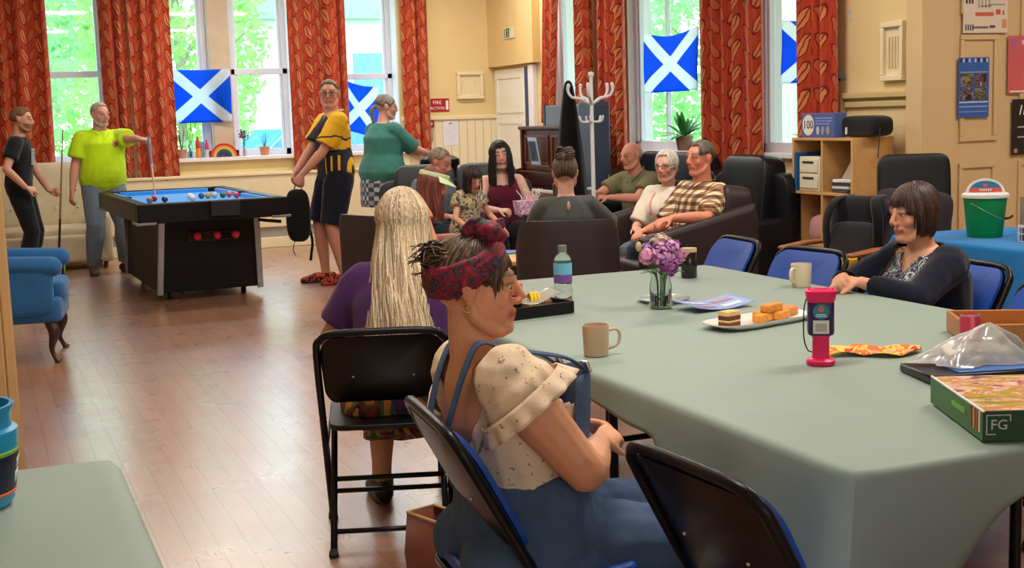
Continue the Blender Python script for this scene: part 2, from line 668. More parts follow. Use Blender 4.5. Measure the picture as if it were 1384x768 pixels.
class Person:
    def __init__(s, label, loc, az, h=1.7, fat=1.0, sex='m', pz=None, sit=False, lean=0.0, side=0.0, twist=0.0,
                 head=(0, 0, 0), skin=(205, 150, 120), arms=None, legs=None, hands=None, belly=0.0, bust=None, sh=1.0, name='person', voxel=0.0075, arm_fat=None):
        s.root = thing(name, label, 'person', loc, -az)
        s.wl, s.az = V(*loc), az
        s.k = k = h / 1.72
        s.sex, s.fat, s.sit, s.vox = sex, fat, sit, voxel
        s.belly = belly
        s.afat = arm_fat or fat
        s.bust = (0.03 if sex == 'f' else 0) if bust is None else bust
        s.skin = srgb(*skin)
        s.pz = pz if pz is not None else (0.55 * k if sit else 0.925 * k)
        s.lean, s.side, s.twist = lean, side, twist
        s.SL = 0.515 * k
        s.pel = V(0, 0, s.pz)
        # spine samples
        s._sp = []
        N = 24
        p = s.pel.copy()
        for i in range(N + 1):
            t = i / N
            s._sp.append((p.copy(), s.F(t)))
            p = p + s.F(t + 0.5 / N)[:, 2] * s.SL / N
        nb = s.P(1.0)
        s.H = rotz(-head[0]) @ rotx(-head[1]) @ roty(head[2])
        upm = nrm(s.F(1.0)[:, 2] * 0.6 + s.H[:, 2] * 0.6)
        s.hs = 0.45 + 0.55 * k
        s.J = nb + upm * 0.092 * k + s.F(1.0)[:, 1] * 0.012
        s.hc = s.J + s.H @ V(0, 0.012, 0.062) * s.hs
        s.sw = (0.170 if sex == 'm' else 0.148) * sh * (0.7 + 0.3 * fat)
        arms, legs, hands = arms or {}, legs or {}, hands or {}
        s.A, s.L, s.hd = {}, {}, hands
        for q, sg in (('R', 1), ('L', -1)):
            S = s.P(0.865) + s.F(0.86) @ V(sg * s.sw * k, 0.0, 0)
            sp = arms.get(q, {})
            w = sp.get('w')
            w = S + s.F(0.3) @ V(sg * (0.07 + 0.10 * (fat - 1)), 0.05, -0.53 * k) if w is None else np.asarray(w, float)
            e, w = ik(S, w, 0.292 * k, 0.255 * k, sp.get('pole', (sg * 0.6, -1, -0.3)))
            s.A[q] = (S, e, w)
            Hp = s.pel + V(sg * 0.092 * k, 0.0, -0.01)
            sp = legs.get(q, {})
            an = sp.get('a')
            if an is None:
                an = V(sg * 0.11, 0.42 * k, 0.085) if sit else V(sg * 0.115, 0.0, 0.085)
            kn, an = ik(Hp, an, 0.435 * k, 0.42 * k, sp.get('pole', (sg * 0.12, 1, 0.25 if sit else 0)))
            s.L[q] = (Hp, kn, an, nrm(sp.get('toe', (sg * 0.25, 1, 0))))

    # world point -> person space
    def lc(s, p):
        return rotz(s.az) @ (np.asarray(p, float) - s.wl)

    def F(s, t):
        t = max(-0.3, min(t, 1.1))
        return rotz(-s.twist * max(t, 0)) @ rotx(-s.lean * (0.5 + t)) @ roty(s.side * t)

    def P(s, t):
        if t < 0:
            return s.pel + s.F(0)[:, 2] * s.SL * t
        x = t * 24
        i = min(int(x), 23)
        return s._sp[i][0] + (s._sp[i + 1][0] - s._sp[i][0]) * (x - i)

    def rad_at(s, t):
        m = s.sex == 'm'
        T = [-0.22, -0.1, 0.05, 0.2, 0.38, 0.55, 0.72, 0.84, 0.93, 1.0]
        W = [0.105, 0.150, 0.170 if m else 0.180, 0.160 if m else 0.168, 0.148 if m else 0.135, 0.156 if m else 0.145, 0.172 if m else 0.155, 0.158 if m else 0.142, 0.105, 0.058]
        D = [0.080, 0.105, 0.118, 0.112, 0.102, 0.108, 0.116, 0.096, 0.074, 0.054]
        O = [0, 0, -0.008, 0.0, 0.006, 0.008, 0.004, -0.004, -0.008, -0.004]
        f = [1, s.fat, s.fat, s.fat, s.fat * 1.02, s.fat, s.fat * .97, 0.5 + 0.5 * s.fat, 0.6 + 0.4 * s.fat, 0.75 + 0.25 * s.fat]
        w = np.interp(t, T, np.array(W) * f) * s.k
        d = np.interp(t, T, np.array(D) * f) * s.k
        o = np.interp(t, T, O) * s.k
        b = s.belly * math.exp(-((t - 0.3) / 0.24) ** 2)
        return w, d + b * 0.5, o + b * 0.5

    def torso(s, mb, t0, t1, off=0.0, n=20, top_off=None, bot_w=0.0):
        ts = np.linspace(t0, t1, 14)
        pts, rs = [], []
        for i, t in enumerate(ts):
            w, d, o = s.rad_at(t)
            f = (t - t0) / (t1 - t0)
            of = off if top_off is None else off + (top_off - off) * f
            x = bot_w * (1 - f) ** 2
            pts.append(s.P(t) + s.F(t)[:, 1] * o)
            rs.append((w + of + x, d + of + x))
        mb.tube(pts, rs, n, 1, side=s.F(t0)[:, 0])
        if s.bust and off > 0 and t0 < 0.6 and t1 > 0.7:
            Fm, c = s.F(0.66), s.P(0.66)
            for sg in (1, -1):
                mb.ball(c + Fm @ V(sg * 0.066 * s.k, (0.072 + s.bust * .4) * s.fat * s.k, -.01), (0.056 + s.bust * .6 + off * .6, 0.036 + s.bust * .9 + off * .9, 0.06 + s.bust * .7 + off * .6), 20, Fm)
        if s.sit and t0 < 0.05:
            for sg in (1, -1):
                mb.ball(s.pel + V(sg * 0.085 * s.k * s.fat, -0.03, -0.015), (0.10 * s.fat * s.k + off, 0.12 * s.fat * s.k + off, 0.095 * s.k + off), 20)

    def arm(s, mb, q, t0=0.0, t1=2.0, off=0.0, off1=None, n=12, inner=True):
        S, e, w = s.A[q]
        sg = 1 if q == 'R' else -1
        k, fa = s.k, 0.55 + 0.45 * s.afat
        g = 1.0 if s.sex == 'm' else 0.92
        T = [0.0, 0.15, 0.5, 0.85, 1.0, 1.15, 1.35, 1.7, 2.0]
        Rr = np.array([0.055, 0.056, 0.048, 0.041, 0.040, 0.0405, 0.041, 0.032, 0.026]) * k * g
        Rr = Rr * np.array([fa, fa, fa, fa, fa, fa, fa, 0.5 + 0.5 * fa, 0.7 + 0.3 * fa])
        pos = lambda t: S + (e - S) * t if t <= 1 else e + (w - e) * (t - 1)
        ts = sorted({t0, t1, *[t for t in (0.0, 0.2, 0.5, 0.8, 1.0, 1.2, 1.5, 1.8, 2.0) if t0 < t < t1]})
        pts, rs = [], []
        if inner and t0 == 0:
            pts.append(s.P(0.86) + s.F(0.86) @ V(sg * 0.075 * k, 0, 0.0))
            rs.append(0.058 * k + off)
        for t in ts:
            f = (t - t0) / max(t1 - t0, 1e-6)
            of = off if off1 is None else off + (off1 - off) * f
            pts.append(pos(t))
            rs.append(float(np.interp(t, T, Rr)) + of)
        mb.tube(pts, rs, n, 2, side=(0.2, 1, 0.1))
        if t0 == 0:
            mb.ball(S, 0.057 * k * fa * g + off, 10)
        if t1 > 1.0:
            mb.ball(e, float(np.interp(1.0, T, Rr)) + off * 0.9, 10)

    def leg(s, mb, q, t1=2.0, off=0.0, off1=None, n=14):
        Hp, kn, an, toe = s.L[q]
        k, fa = s.k, 0.4 + 0.6 * s.fat
        T = [0.0, 0.3, 0.6, 0.92, 1.0, 1.1, 1.3, 1.6, 1.85, 2.0]
        Rr = np.array([0.092, 0.090, 0.076, 0.060, 0.058, 0.055, 0.058, 0.046, 0.037, 0.036]) * k * fa
        pos = lambda t: Hp + (kn - Hp) * t if t <= 1 else kn + (an - kn) * (t - 1)
        ts = [t for t in (0.0, 0.25, 0.5, 0.75, 0.93, 1.0, 1.1, 1.3, 1.6, 1.85, 2.0) if t < t1] + [t1]
        pts = [Hp * 0.7 + s.pel * 0.3 + (Hp - kn) * 0.05]
        rs = [0.085 * k * fa + off]
        for t in ts:
            f = t / t1
            of = off if off1 is None else off + (off1 - off) * f
            pts.append(pos(t))
            rs.append(float(np.interp(t, T, Rr)) + of)
        mb.tube(pts, rs, n, 1, side=(1, 0.1, 0.1))
        if t1 > 1:
            mb.ball(kn, 0.058 * k * fa + off, 10)

    def foot(s, mb, q, off=0.0, sole=0.0):
        Hp, kn, an, toe = s.L[q]
        k = s.k
        sd = np.cross(toe, V(0, 0, 1))
        g = an - V(0, 0, 0.085)
        pts = [g - toe * 0.055 * k + V(0, 0, 0.045), g + V(0, 0, 0.05), g + toe * 0.07 * k + V(0, 0, 0.045), g + toe * 0.135 * k + V(0, 0, 0.03), g + toe * 0.19 * k + V(0, 0, 0.022)]
        mb.tube(pts, [(0.030 + off, 0.034 + off), (0.035 + off, 0.042 + off), (0.042 + off, 0.034 + off), (0.046 + off, 0.026 + off), (0.032 + off, 0.018 + off)], 12, 2, side=sd, capround=True)
        mb.tube([an + (kn - an) * 0.08, an, g + V(0, 0, 0.05)], [0.037 + off, 0.037 + off, 0.036 + off], 10)

    def hand(s, mb, q):
        S, e, w = s.A[q]
        sg = 1 if q == 'R' else -1
        o = s.hd.get(q, {})
        fd = nrm(w - e)
        d = nrm(np.asarray(o['dir'], float)) if 'dir' in o else fd
        n = np.asarray(o.get('n', (sg * 1.0, 0.25, 0.2)), float)
        n = nrm(n - d * (n @ d))
        a = np.cross(d, n) * sg          # towards the thumb for both hands
        curl, k = o.get('curl', 0.35), s.k * o.get('scale', 1.0) * (1.0 if s.sex == 'm' else 0.93)
        spread = o.get('spread', 0.12)
        c0 = w
        mb.tube([w - fd * 0.03, w + d * 0.02 * k, w + d * 0.055 * k, w + d * 0.088 * k], [(0.024 * k, 0.019 * k), (0.030 * k, 0.017 * k), (0.039 * k, 0.0155 * k), (0.037 * k, 0.012 * k)], 12, 2, side=a, capround=True)
        rf = 0.0088 * k
        for i, (off, ln) in enumerate(((0.028, 0.076), (0.0095, 0.086), (-0.0095, 0.080), (-0.0275, 0.062))):
            p = w + d * (0.084 - abs(i - 1.2) * 0.004) * k + a * off * k
            dd = nrm(d + a * spread * (1.3 - i) * 0.7)
            nn = n
            pts, rs = [p - dd * 0.02, p], [rf * 1.0, rf * 1.06]
            cu = curl[i] if isinstance(curl, (list, tuple)) else curl
            for fr, w_ in ((0.45, 0.9), (0.31, 1.25), (0.24, 0.9)):
                ang = cu * w_
                ca, sa = math.cos(ang), math.sin(ang)
                dd, nn = dd * ca - nn * sa, nn * ca + dd * sa
                p = p + dd * ln * k * fr
                pts.append(p)
                rs.append(rf * (0.98 if fr > 0.4 else 0.9 if fr > 0.3 else 0.74))
            mb.tube(pts, rs, 8, 2, side=a, capround=True)
        p = w + d * 0.022 * k + a * 0.024 * k
        tc = o.get('thumb', 0.5)
        dd = nrm(a * (0.85 - 0.45 * tc) + d * 0.75 - n * (0.15 + 0.45 * tc))
        pts, rs = [p - dd * 0.012, p], [0.013 * k, 0.0125 * k]
        for ln in (0.032, 0.028, 0.022):
            p = p + dd * ln * k
            pts.append(p)
            rs.append(0.0105 * k if ln > 0.025 else 0.008 * k)
            dd = nrm(dd + d * 0.22 - a * 0.25 * tc - n * 0.1 * tc)
        mb.tube(pts, rs, 8, 2, side=n, capround=True)
        return w + d * 0.085 * k - n * 0.022 * k     # grip point

    def hp(s, *p):
        return s.hc + s.H @ (V(*p) * s.hs)

    def head(s, mb, jaw=1.0, nose=1.0, cheek=1.0):
        h, H = s.hs, s.H
        B = lambda c, r, n=12: mb.ball(s.hp(*c), tuple(x * h for x in r), n, H)
        Tn = lambda pts, rs, sub=2, n=10, side=V(1, 0, 0): mb.tube([s.hp(*p) for p in pts], [tuple(x * h for x in r) if isinstance(r, tuple) else r * h for r in rs], n, sub, side=H @ side)
        B(HC, (RX, RY, RZ), 24)
        # face wedge from brow to chin
        Tn([(0, 0.026, 0.055), (0, 0.028, 0.02), (0, 0.026, -0.02), (0, 0.032, -0.055), (0, 0.042, -0.085), (0, 0.052, -0.103)],
           [(0.062, 0.054), (0.065, 0.057), (0.064 * cheek, 0.059), (0.055 * jaw, 0.055), (0.042 * jaw, 0.040), (0.026 * jaw, 0.026)], 2, 18)
        for sg in (1, -1):
            Tn([(sg * 0.060, -0.012, -0.035), (sg * 0.054 * jaw, 0.012, -0.073), (sg * 0.03 * jaw, 0.05, -0.098), (0, 0.066, -0.104)], [0.017, 0.019, 0.017, 0.016], 3)
            B((sg * 0.034 * cheek, 0.0555, -0.024), (0.028, 0.0245, 0.027), 16)
            # brow and lids
            Tn([(sg * 0.008, 0.083, 0.026), (sg * 0.03, 0.083, 0.033), (sg * 0.054, 0.066, 0.024)], [0.008, 0.0092, 0.007], 3)
            Tn([(sg * 0.014, 0.080, 0.011), (sg * 0.031, 0.0862, 0.0175), (sg * 0.048, 0.073, 0.0105)], [0.0042, 0.0048, 0.0042], 4, 8)
            Tn([(sg * 0.015, 0.0785, 0.005), (sg * 0.031, 0.0825, -0.0035), (sg * 0.047, 0.072, 0.004)], [0.004, 0.0042, 0.004], 4, 8)
            B((sg * 0.0125, 0.100 + 0.008 * (nose - 1), -0.030), (0.009, 0.012, 0.009))
            # ear
            B((sg * 0.0765, -0.014, -0.002), (0.010, 0.019, 0.031), 12)
            B((sg * 0.081, -0.020, 0.008), (0.008, 0.016, 0.018), 10)
        Tn([(0, 0.082, 0.030), (0, 0.094, 0.010), (0, 0.105 + 0.01 * (nose - 1), -0.012), (0, 0.112 + 0.016 * (nose - 1), -0.026)], [0.0085, 0.0095, 0.0115, 0.0125], 3)
        Tn([(-0.025, 0.077, -0.058), (-0.010, 0.0915, -0.0525), (0, 0.0925, -0.054), (0.010, 0.0915, -0.0525), (0.025, 0.077, -0.058)], [0.005, 0.0072, 0.0068, 0.0072, 0.005], 3, 8)
        Tn([(-0.022, 0.077, -0.062), (0, 0.0905, -0.068), (0.022, 0.077, -0.062)], [0.0055, 0.0085, 0.0055], 4, 8)
        B((0, 0.076, -0.094), (0.022 * jaw, 0.020, 0.018))
        # neck
        nb, Fm = s.P(1.0), s.F(1.0)
        nr = (0.058 if s.sex == 'm' else 0.051) * s.k * (0.62 + 0.38 * s.fat)
        mb.tube([s.P(0.94), nb, s.J, s.hp(0, -0.012, -0.015)], [(nr * 1.35, nr * 1.15), (nr * 1.08, nr * 1.05), (nr, nr), (nr * 0.95, nr)], 16, 3, side=Fm[:, 0])

    def paint(s, v, beard=None, blush=1.0, brow=None, lips=(178, 92, 86), bcut=0.0):
        """colours of the skin: lips, cheeks, brows, beard, knuckles"""
        q = (v - s.hc) @ s.H / s.hs
        c = np.tile(np.array(s.skin), (len(v), 1))
        nz = np.array([mnoise.noise(Vector(p * 14)) for p in v])
        c *= (1 + 0.06 * nz)[:, None]

        def blend(m, col):
            nonlocal c
            m = np.clip(m, 0, 1)[:, None]
            c = c * (1 - m) + np.array(col) * m
        red = np.array(s.skin) * np.array([1.0, 0.66, 0.6])
        hd = (np.abs(q[:, 0]) < 0.1) & (q[:, 2] > -0.13) & (q[:, 2] < 0.13) & (np.abs(q[:, 1]) < 0.13)
        g = lambda x0, y0, z0, r: np.exp(-((np.abs(q[:, 0]) - x0) ** 2 + (q[:, 1] - y0) ** 2 + (q[:, 2] - z0) ** 2) / r ** 2) * hd
        blend(0.55 * blush * g(0.038, 0.08, -0.028, 0.024), red)
        blend(0.55 * blush * g(0.0, 0.115, -0.024, 0.018), red)
        blend(0.45 * blush * g(0.08, -0.015, 0.0, 0.03), red)
        lm = (np.abs(q[:, 0]) < 0.026) & (q[:, 1] > 0.066) & (q[:, 2] < -0.046) & (q[:, 2] > -0.0755) & hd
        lz = np.exp(-((q[:, 2] + 0.0605) / 0.0105) ** 4)
        blend(lm * lz * 0.85, srgb(*lips))
        blend(lm * np.exp(-((q[:, 2] + 0.0603) / 0.0016) ** 2) * 0.8, np.array(srgb(*lips)) * 0.35)
        if brow is not None:
            bz = 0.034 + 0.004 * np.sin(np.clip((np.abs(q[:, 0]) - 0.01) / 0.045, 0, 1) * PI) - 0.06 * np.clip(np.abs(q[:, 0]) - 0.04, 0, 1)
            bm = (np.abs(q[:, 0]) > 0.010) & (np.abs(q[:, 0]) < 0.055) & (q[:, 1] > 0.05) & hd
            blend(bm * np.exp(-((q[:, 2] - bz) / 0.0060) ** 4) * 0.95, np.array(srgb(*brow)) * 0.7)
        # eyelid line
        em = (np.abs(q[:, 0]) > 0.012) & (np.abs(q[:, 0]) < 0.05) & (q[:, 1] > 0.06) & hd
        ar = 0.014 - 0.25 * np.clip(np.abs(np.abs(q[:, 0]) - 0.031) - 0.006, 0, 1)
        blend(em * np.exp(-((q[:, 2] - ar) / 0.0042) ** 2) * 0.8, np.array(s.skin) * 0.16)
        if beard is not None:
            bcol, bs = beard
            jm = hd & (q[:, 1] > -0.012)
            side = np.clip((-0.030 - q[:, 2] + 0.02 * np.clip(0.05 - q[:, 1], 0, 1) / 0.05) / 0.016, 0, 1)
            mo = ((q[:, 2] < -0.036) & (q[:, 1] > 0.06)).astype(float)
            blend(np.maximum(side, mo) * jm * (1 - lm * lz) * bs, srgb(*bcol))
        return c

    def body(s, skin_name='skin', jaw=1.0, nose=1.0, cheek=1.0, voxel=None, label=None, smooth=2, **pk):
        mb = MB()
        s.torso(mb, -0.22, 1.0)
        for q in 'RL':
            s.arm(mb, q)
            s.leg(mb, q)
            s.foot(mb, q)
        s.grip = {q: s.hand(mb, q) for q in 'RL'}
        s.head(mb, jaw, nose, cheek)
        v, f = remesh(mb, voxel or s.vox, smooth, 0.5)
        o = link_mesh('body', v, f, attr_mat('skin', 0.48, 0.12, 0.05, 60, 0.35), s.root, 180, col=s.paint(v, **pk))
        if label:
            o['label'] = label
        return o

    def eyes(s, iris=(90, 70, 50), closed=0.0, look=0.0):
        ew, ei, ep = M('eye_white', (225, 218, 210), 0.25, var=0.02), M('iris_%d_%d_%d' % iris, iris, 0.2, var=0.1), M('pupil', (12, 10, 10), 0.15, var=0)
        for sg in (1, -1):
            mb = MB()
            c = V(sg * 0.031, 0.0712, 0.0065)
            mb.ball(s.hp(*c), 0.0132 * s.hs, 16)
            mb.mat = 1
            d = nrm(V(sg * 0.10 + look, 1, -0.12 - closed))
            mb.ball(s.hp(*(c + d * 0.0080)), 0.0068 * s.hs, 12)
            mb.mat = 2
            mb.ball(s.hp(*(c + d * 0.0124)), 0.0031 * s.hs, 10)
            mb.build('eye', [ew, ei, ep], s.root, 180)

    def garment(s, name, mb, mat, voxel=0.010, smooth=4, amp=0.006, wscale=(9, 9, 5), keep=None, solid=0.004, label=None, seed=0, parent=None):
        v, f = remesh(mb, voxel, smooth, 0.5)
        v = wrinkle(v, f, amp, wscale, seed)
        if keep is not None:
            v, f = cut_below(v, f, keep)
        o = link_mesh(name, v, f, mat, parent or s.root, 180)
        if keep is not None and solid:
            md = o.modifiers.new('solid', 'SOLIDIFY')
            md.thickness = solid
        if label:
            o['label'] = label
        return o

    def shoes(s, mat, sole=None, off=0.009, name='shoe'):
        for q in 'RL':
            mb = MB()
            s.foot(mb, q, off)
            v, f = remesh(mb, 0.008, 2)
            v, f = cut_below(v, f, lambda p: p[:, 2] < 0.088 * 1.0)
            v[:, 2] = np.maximum(v[:, 2], 0.004)
            o = link_mesh(name, v, f, mat, s.root, 180)
            md = o.modifiers.new('solid', 'SOLIDIFY')
            md.thickness = 0.003
            if sole is not None:
                Hp, kn, an, toe = s.L[q]
                sd = np.cross(toe, V(0, 0, 1))
                g = an - V(0, 0, 0.085)
                ms = MB()
                out = []
                for i in range(24):
                    th = 2 * PI * i / 24
                    yy = math.sin(th)
                    out.append(g + toe * (0.068 + 0.148 * yy) * s.k + sd * math.cos(th) * (0.046 + 0.008 * yy) * s.k)
                ms.prism([(p[0], p[1]) for p in out], 0.0, 0.022)
                ms.build('sole', sole, o, 40, 0.004)

    # ---- hair in head space: strands follow the skull from the crown, then hang
    def hair(s, cols, end, length=0.0, n=160, r=0.0065, seed=1, start=(4, 60), flare=0.012, wave=0.0, lift=1.06, part=None, cap=True, capcol=None,
             az=(0, 360), name='hair', parent=None, down=None, tip=0.35, rough=0.42, flatten=0.55, curlin=0.0, capmax=None, crown=0.0, label=None, capmin=0, ears=0.0):
        rng = random.Random(seed)
        fE = end if callable(end) else (lambda a: end)
        fL = length if callable(length) else (lambda a: length)
        down = V(0, 0, -1) if down is None else nrm(down)
        dl = s.H.T @ down
        C = [srgb(*c) for c in cols]
        mb = MB()

        def surf(a, p, m=1.0):
            a, p = rad(a), rad(p)
            ct, st = math.cos(p), math.sin(p)
            q = V(st * math.sin(a) * RX, st * math.cos(a) * RY, ct * RZ) * m
            if ears:       # hair lying over the ears
                q = q * V(1 + ears * max(0, min(1, (math.degrees(p) - 55) / 30)) * math.sin(a) ** 2, 1, 1)
            if crown:      # tilt of the crown pole to the back
                q = rotx(crown) @ q
            return HC + q
        if cap:
            mb.c = srgb(*capcol) if capcol else C[0]
            na = 40

            def fn(u, v):
                a = az[0] + (az[1] - az[0]) * u
                p = capmin + v * (min(fE(a), capmax or 180) - 2 - capmin)
                m = lift - 0.015 - 0.05 * max(0, v - 0.9) / 0.1
                return s.hp(*surf(a, p, m))
            mb.grid(na, 12, fn, closed_u=(az[1] - az[0] == 360))
        for i in range(n):
            a = az[0] + (az[1] - az[0]) * ((i + rng.random()) / n)
            if part is not None and not callable(part):
                pass
            pe = fE(a) + rng.uniform(-4, 4)
            p0 = rng.uniform(start[0], min(start[1], max(start[0] + 1, pe - 18)))
            c = C[rng.randrange(len(C))]
            j = rng.uniform(0.85, 1.12)
            mb.c = tuple(min(1, x * j) for x in c)
            m = lift + rng.uniform(-0.01, 0.03)
            pts = []
            K = 6
            sw = rng.uniform(-6, 6)
            for q in range(K + 1):
                u = q / K
                pts.append(s.hp(*surf(a + sw * u, p0 + (pe - p0) * u, m - 0.02 * (1 - u) * 0)))
            L = fL(a) * rng.uniform(0.88, 1.05)
            if L > 0.004:
                tan = nrm(pts[-1] - pts[-2])
                outw = s.H @ nrm(V(math.sin(rad(a)), math.cos(rad(a)), 0))
                pos = pts[-1].copy()
                segs = max(3, int(L / 0.035))
                ph, wa = rng.uniform(0, 6.28), wave * rng.uniform(0.6, 1.3)
                sd = nrm(np.cross(outw, down))
                base = pos.copy()
                for q in range(1, segs + 1):
                    u = q / segs
                    w = min(1, q * 0.45)
                    dirn = nrm(tan * (1 - w) + down * w + outw * flare * 8 * (1 - u) - outw * curlin * u * u)
                    pos = pos + dirn * L / segs
                    pts.append(pos + (sd * math.sin(ph + q * 0.9) + outw * 0.5 * math.cos(ph + q * 0.8)) * wa * u ** 0.6)
            k = len(pts)
            rs = []
            for q in range(k):
                u = q / (k - 1)
                w = r * s.hs * (0.55 + 0.45 * min(1, u * 5)) * (1 if u < 0.65 else 1 - (1 - tip) * (u - 0.65) / 0.35)
                rs.append((w * flatten, w))
            o0 = nrm(pts[0] - s.hp(*HC))
            mb.tube(pts, rs, 6, 1, side=o0)
        o = mb.build(name, attr_mat('hair', rough, 0, 0.25, 90, 0.35), parent or s.root, 180, col=True)
        if label:
            o['label'] = label
        return o

    def glasses(s, mat, rw=0.024, rh=0.018, r=0.0018, dark=None):
        mb = MB()
        for sg in (1, -1):
            pts = []
            for i in range(20):
                th = 2 * PI * i / 20
                c, d = math.cos(th), math.sin(th)
                x = sg * 0.032 + rw * math.copysign(abs(c) ** 0.75, c)
                pts.append(s.hp(x, 0.101 - 5.0 * max(0, abs(x) - 0.03) ** 2 * 4, 0.006 + rh * math.copysign(abs(d) ** 0.75, d)))
            mb.tube(pts, r, 6, 1, closed=True)
            mb.tube([s.hp(sg * 0.055, 0.092, 0.012), s.hp(sg * 0.078, 0.05, 0.014), s.hp(sg * 0.083, -0.015, 0.012), s.hp(sg * 0.082, -0.03, -0.004)], r * 0.9, 6, 2)
        mb.tube([s.hp(-0.009, 0.102, 0.012), s.hp(0, 0.105, 0.014), s.hp(0.009, 0.102, 0.012)], r, 6, 2)
        g = mb.build('glasses', mat, s.root, 180)
        return g


# ---- patterned cloth materials
def cloth(name, color, rough=0.85, var=0.10, bump=0.25, sheen=0.15, vscale=5):
    return M(name, color, rough, 0, var, vscale, bump, 220, 0.2, sheen=sheen)


def floral(name, ground, spots, scale=14, size=0.35, rough=0.85):
    """small sprigs on a plain ground: spots = list of colours"""
    if name in _M:
        return _M[name]
    t = NT(name)
    co = t.coord('Object')
    out = srgb(*ground)
    for i, c in enumerate(spots):
        vo = t.n('TexVoronoi')
        vo.inputs['Scale'].default_value = scale * (1 + 0.23 * i)
        mp = t.n('Mapping')
        mp.inputs['Location'].default_value = (i * 3.3, i * 1.7, i * 0.9)
        t.l(co, mp.inputs[0])
        nz = t.n('TexNoise')
        nz.inputs['Scale'].default_value = scale * 3
        t.l(mp.outputs[0], nz.inputs['Vector'])
        mx = t.n('Mix', data_type='VECTOR')
        mx.inputs[0].default_value = 0.04
        t.l(mp.outputs[0], mx.inputs[4])
        t.l(nz.outputs['Color'], mx.inputs[5])
        t.l(mx.outputs[1], vo.inputs['Vector'])
        m = t.ramp(vo.outputs['Distance'], [(size - 0.05, 1.0), (size, 0.0)])
        out = t.mix(m, out, srgb(*c))
    t.base(out)
    t.bump(t.noise(co, 200, 2), 0.2, 0.003)
    t.set(Roughness=rough)
    _M[name] = t.m
    return t.m


def patches(name, cols, scale=9, dist=2.5, rough=0.85):
    """bold swirling print of several colours"""
    if name in _M:
        return _M[name]
    t = NT(name)
    nz = t.noise(t.coord('Object'), scale, 1.5, 0.5, dist)
    n = len(cols)
    st = [(0.30 + 0.40 * i / n, srgb(*c)) for i, c in enumerate(cols)]
    t.base(t.ramp(nz, st, 'CONSTANT'))
    t.set(Roughness=rough)
    _M[name] = t.m
    return t.m


def stripes(name, c0, c1, axis=0, freq=30, width=0.5, rough=0.85):
    if name in _M:
        return _M[name]
    t = NT(name)
    sp = t.n('SeparateXYZ')
    t.l(t.coord('Object'), sp.inputs[0])
    x = t.math('MULTIPLY', sp.outputs[axis], freq)
    fr = t.math('FRACT', x)
    m = t.math('LESS_THAN', fr, width)
    t.base(t.mix(m, srgb(*c0), srgb(*c1)))
    t.set(Roughness=rough)
    _M[name] = t.m
    return t.m


def plaid(name, ground, band, line, freq=9, rough=0.85):
    if name in _M:
        return _M[name]
    t = NT(name)
    sp = t.n('SeparateXYZ')
    t.l(t.coord('Object', rot=(0, 0, 0.6)), sp.inputs[0])
    out = srgb(*ground)
    ms = []
    for ax in (0, 2):
        fr = t.math('FRACT', t.math('MULTIPLY', sp.outputs[ax], freq))
        ms.append(t.math('LESS_THAN', fr, 0.5))
    both = t.math('MULTIPLY', t.math('ADD', ms[0], ms[1]), 0.5)
    c = t.ramp(both, [(0.0, srgb(*ground)), (0.25, srgb(*band)), (0.75, srgb(*line))], 'CONSTANT')
    t.base(c)
    t.set(Roughness=rough)
    _M[name] = t.m
    return t.m

# ------------------------------------------------------------------ materials of the room
CREAM = M('cream_wall', (226, 202, 148), 0.75, var=0.035, vscale=2.0)
CREAM2 = M('pale_cream_wood', (232, 218, 180), 0.55, var=0.03, vscale=3)
BEIGE = M('beige_paint', (212, 184, 138), 0.7, var=0.03, vscale=2)
WHITE = M('white_gloss', (236, 234, 236), 0.4, var=0.02)
LILAC = M('white_window_paint', (226, 226, 238), 0.45, var=0.02)
STONE = M('stone_mullion', (206, 186, 160), 0.8, var=0.05, vscale=8)
GREYB = M('grey_band', (176, 174, 166), 0.6, var=0.04)
BLACK = M('black_lacquer', (12, 11, 14), 0.4, var=0.05, spec=0.3)
CHROME = M('chrome', (200, 200, 205), 0.22, 0.9, var=0.02)


def floor_mat():
    t = NT('laminate_floor')
    co = t.coord('Object', rot=(0, 0, PI / 2))
    br = t.n('TexBrick')
    br.offset = 0.37
    br.inputs['Scale'].default_value = 1.0
    br.inputs['Brick Width'].default_value = 1.25
    br.inputs['Row Height'].default_value = 0.095
    br.inputs['Mortar Size'].default_value = 0.0016
    br.inputs['Color1'].default_value = (*srgb(172, 122, 92), 1)
    br.inputs['Color2'].default_value = (*srgb(158, 110, 84), 1)
    br.inputs['Mortar'].default_value = (*srgb(104, 74, 58), 1)
    br.inputs['Bias'].default_value = -0.2
    t.l(co, br.inputs['Vector'])
    g = t.noise(t.coord('Object', scale=(14, 0.9, 1)), 3, 5, 0.65)
    gr = t.ramp(g, [(0.3, (0.84, 0.82, 0.8)), (0.7, (1.08, 1.06, 1.05))])
    mx = t.n('Mix', data_type='RGBA', blend_type='MULTIPLY')
    mx.inputs[0].default_value = 1
    t.l(br.outputs['Color'], mx.inputs[6])
    t.l(gr, mx.inputs[7])
    t.base(mx.outputs[2])
    rz = t.noise(t.coord('Object'), 2.5, 4, 0.6)
    t.l(t.ramp(rz, [(0.3, 0.24), (0.7, 0.36)]), t.b.inputs['Roughness'])
    t.b.inputs['Specular IOR Level'].default_value = 0.65
    t.b.inputs['Coat Weight'].default_value = 1.0
    t.b.inputs['Coat Roughness'].default_value = 0.27
    t.b.inputs['Coat IOR'].default_value = 2.0
    t.bump(br.outputs['Fac'], 0.12, 0.002)
    return t.m


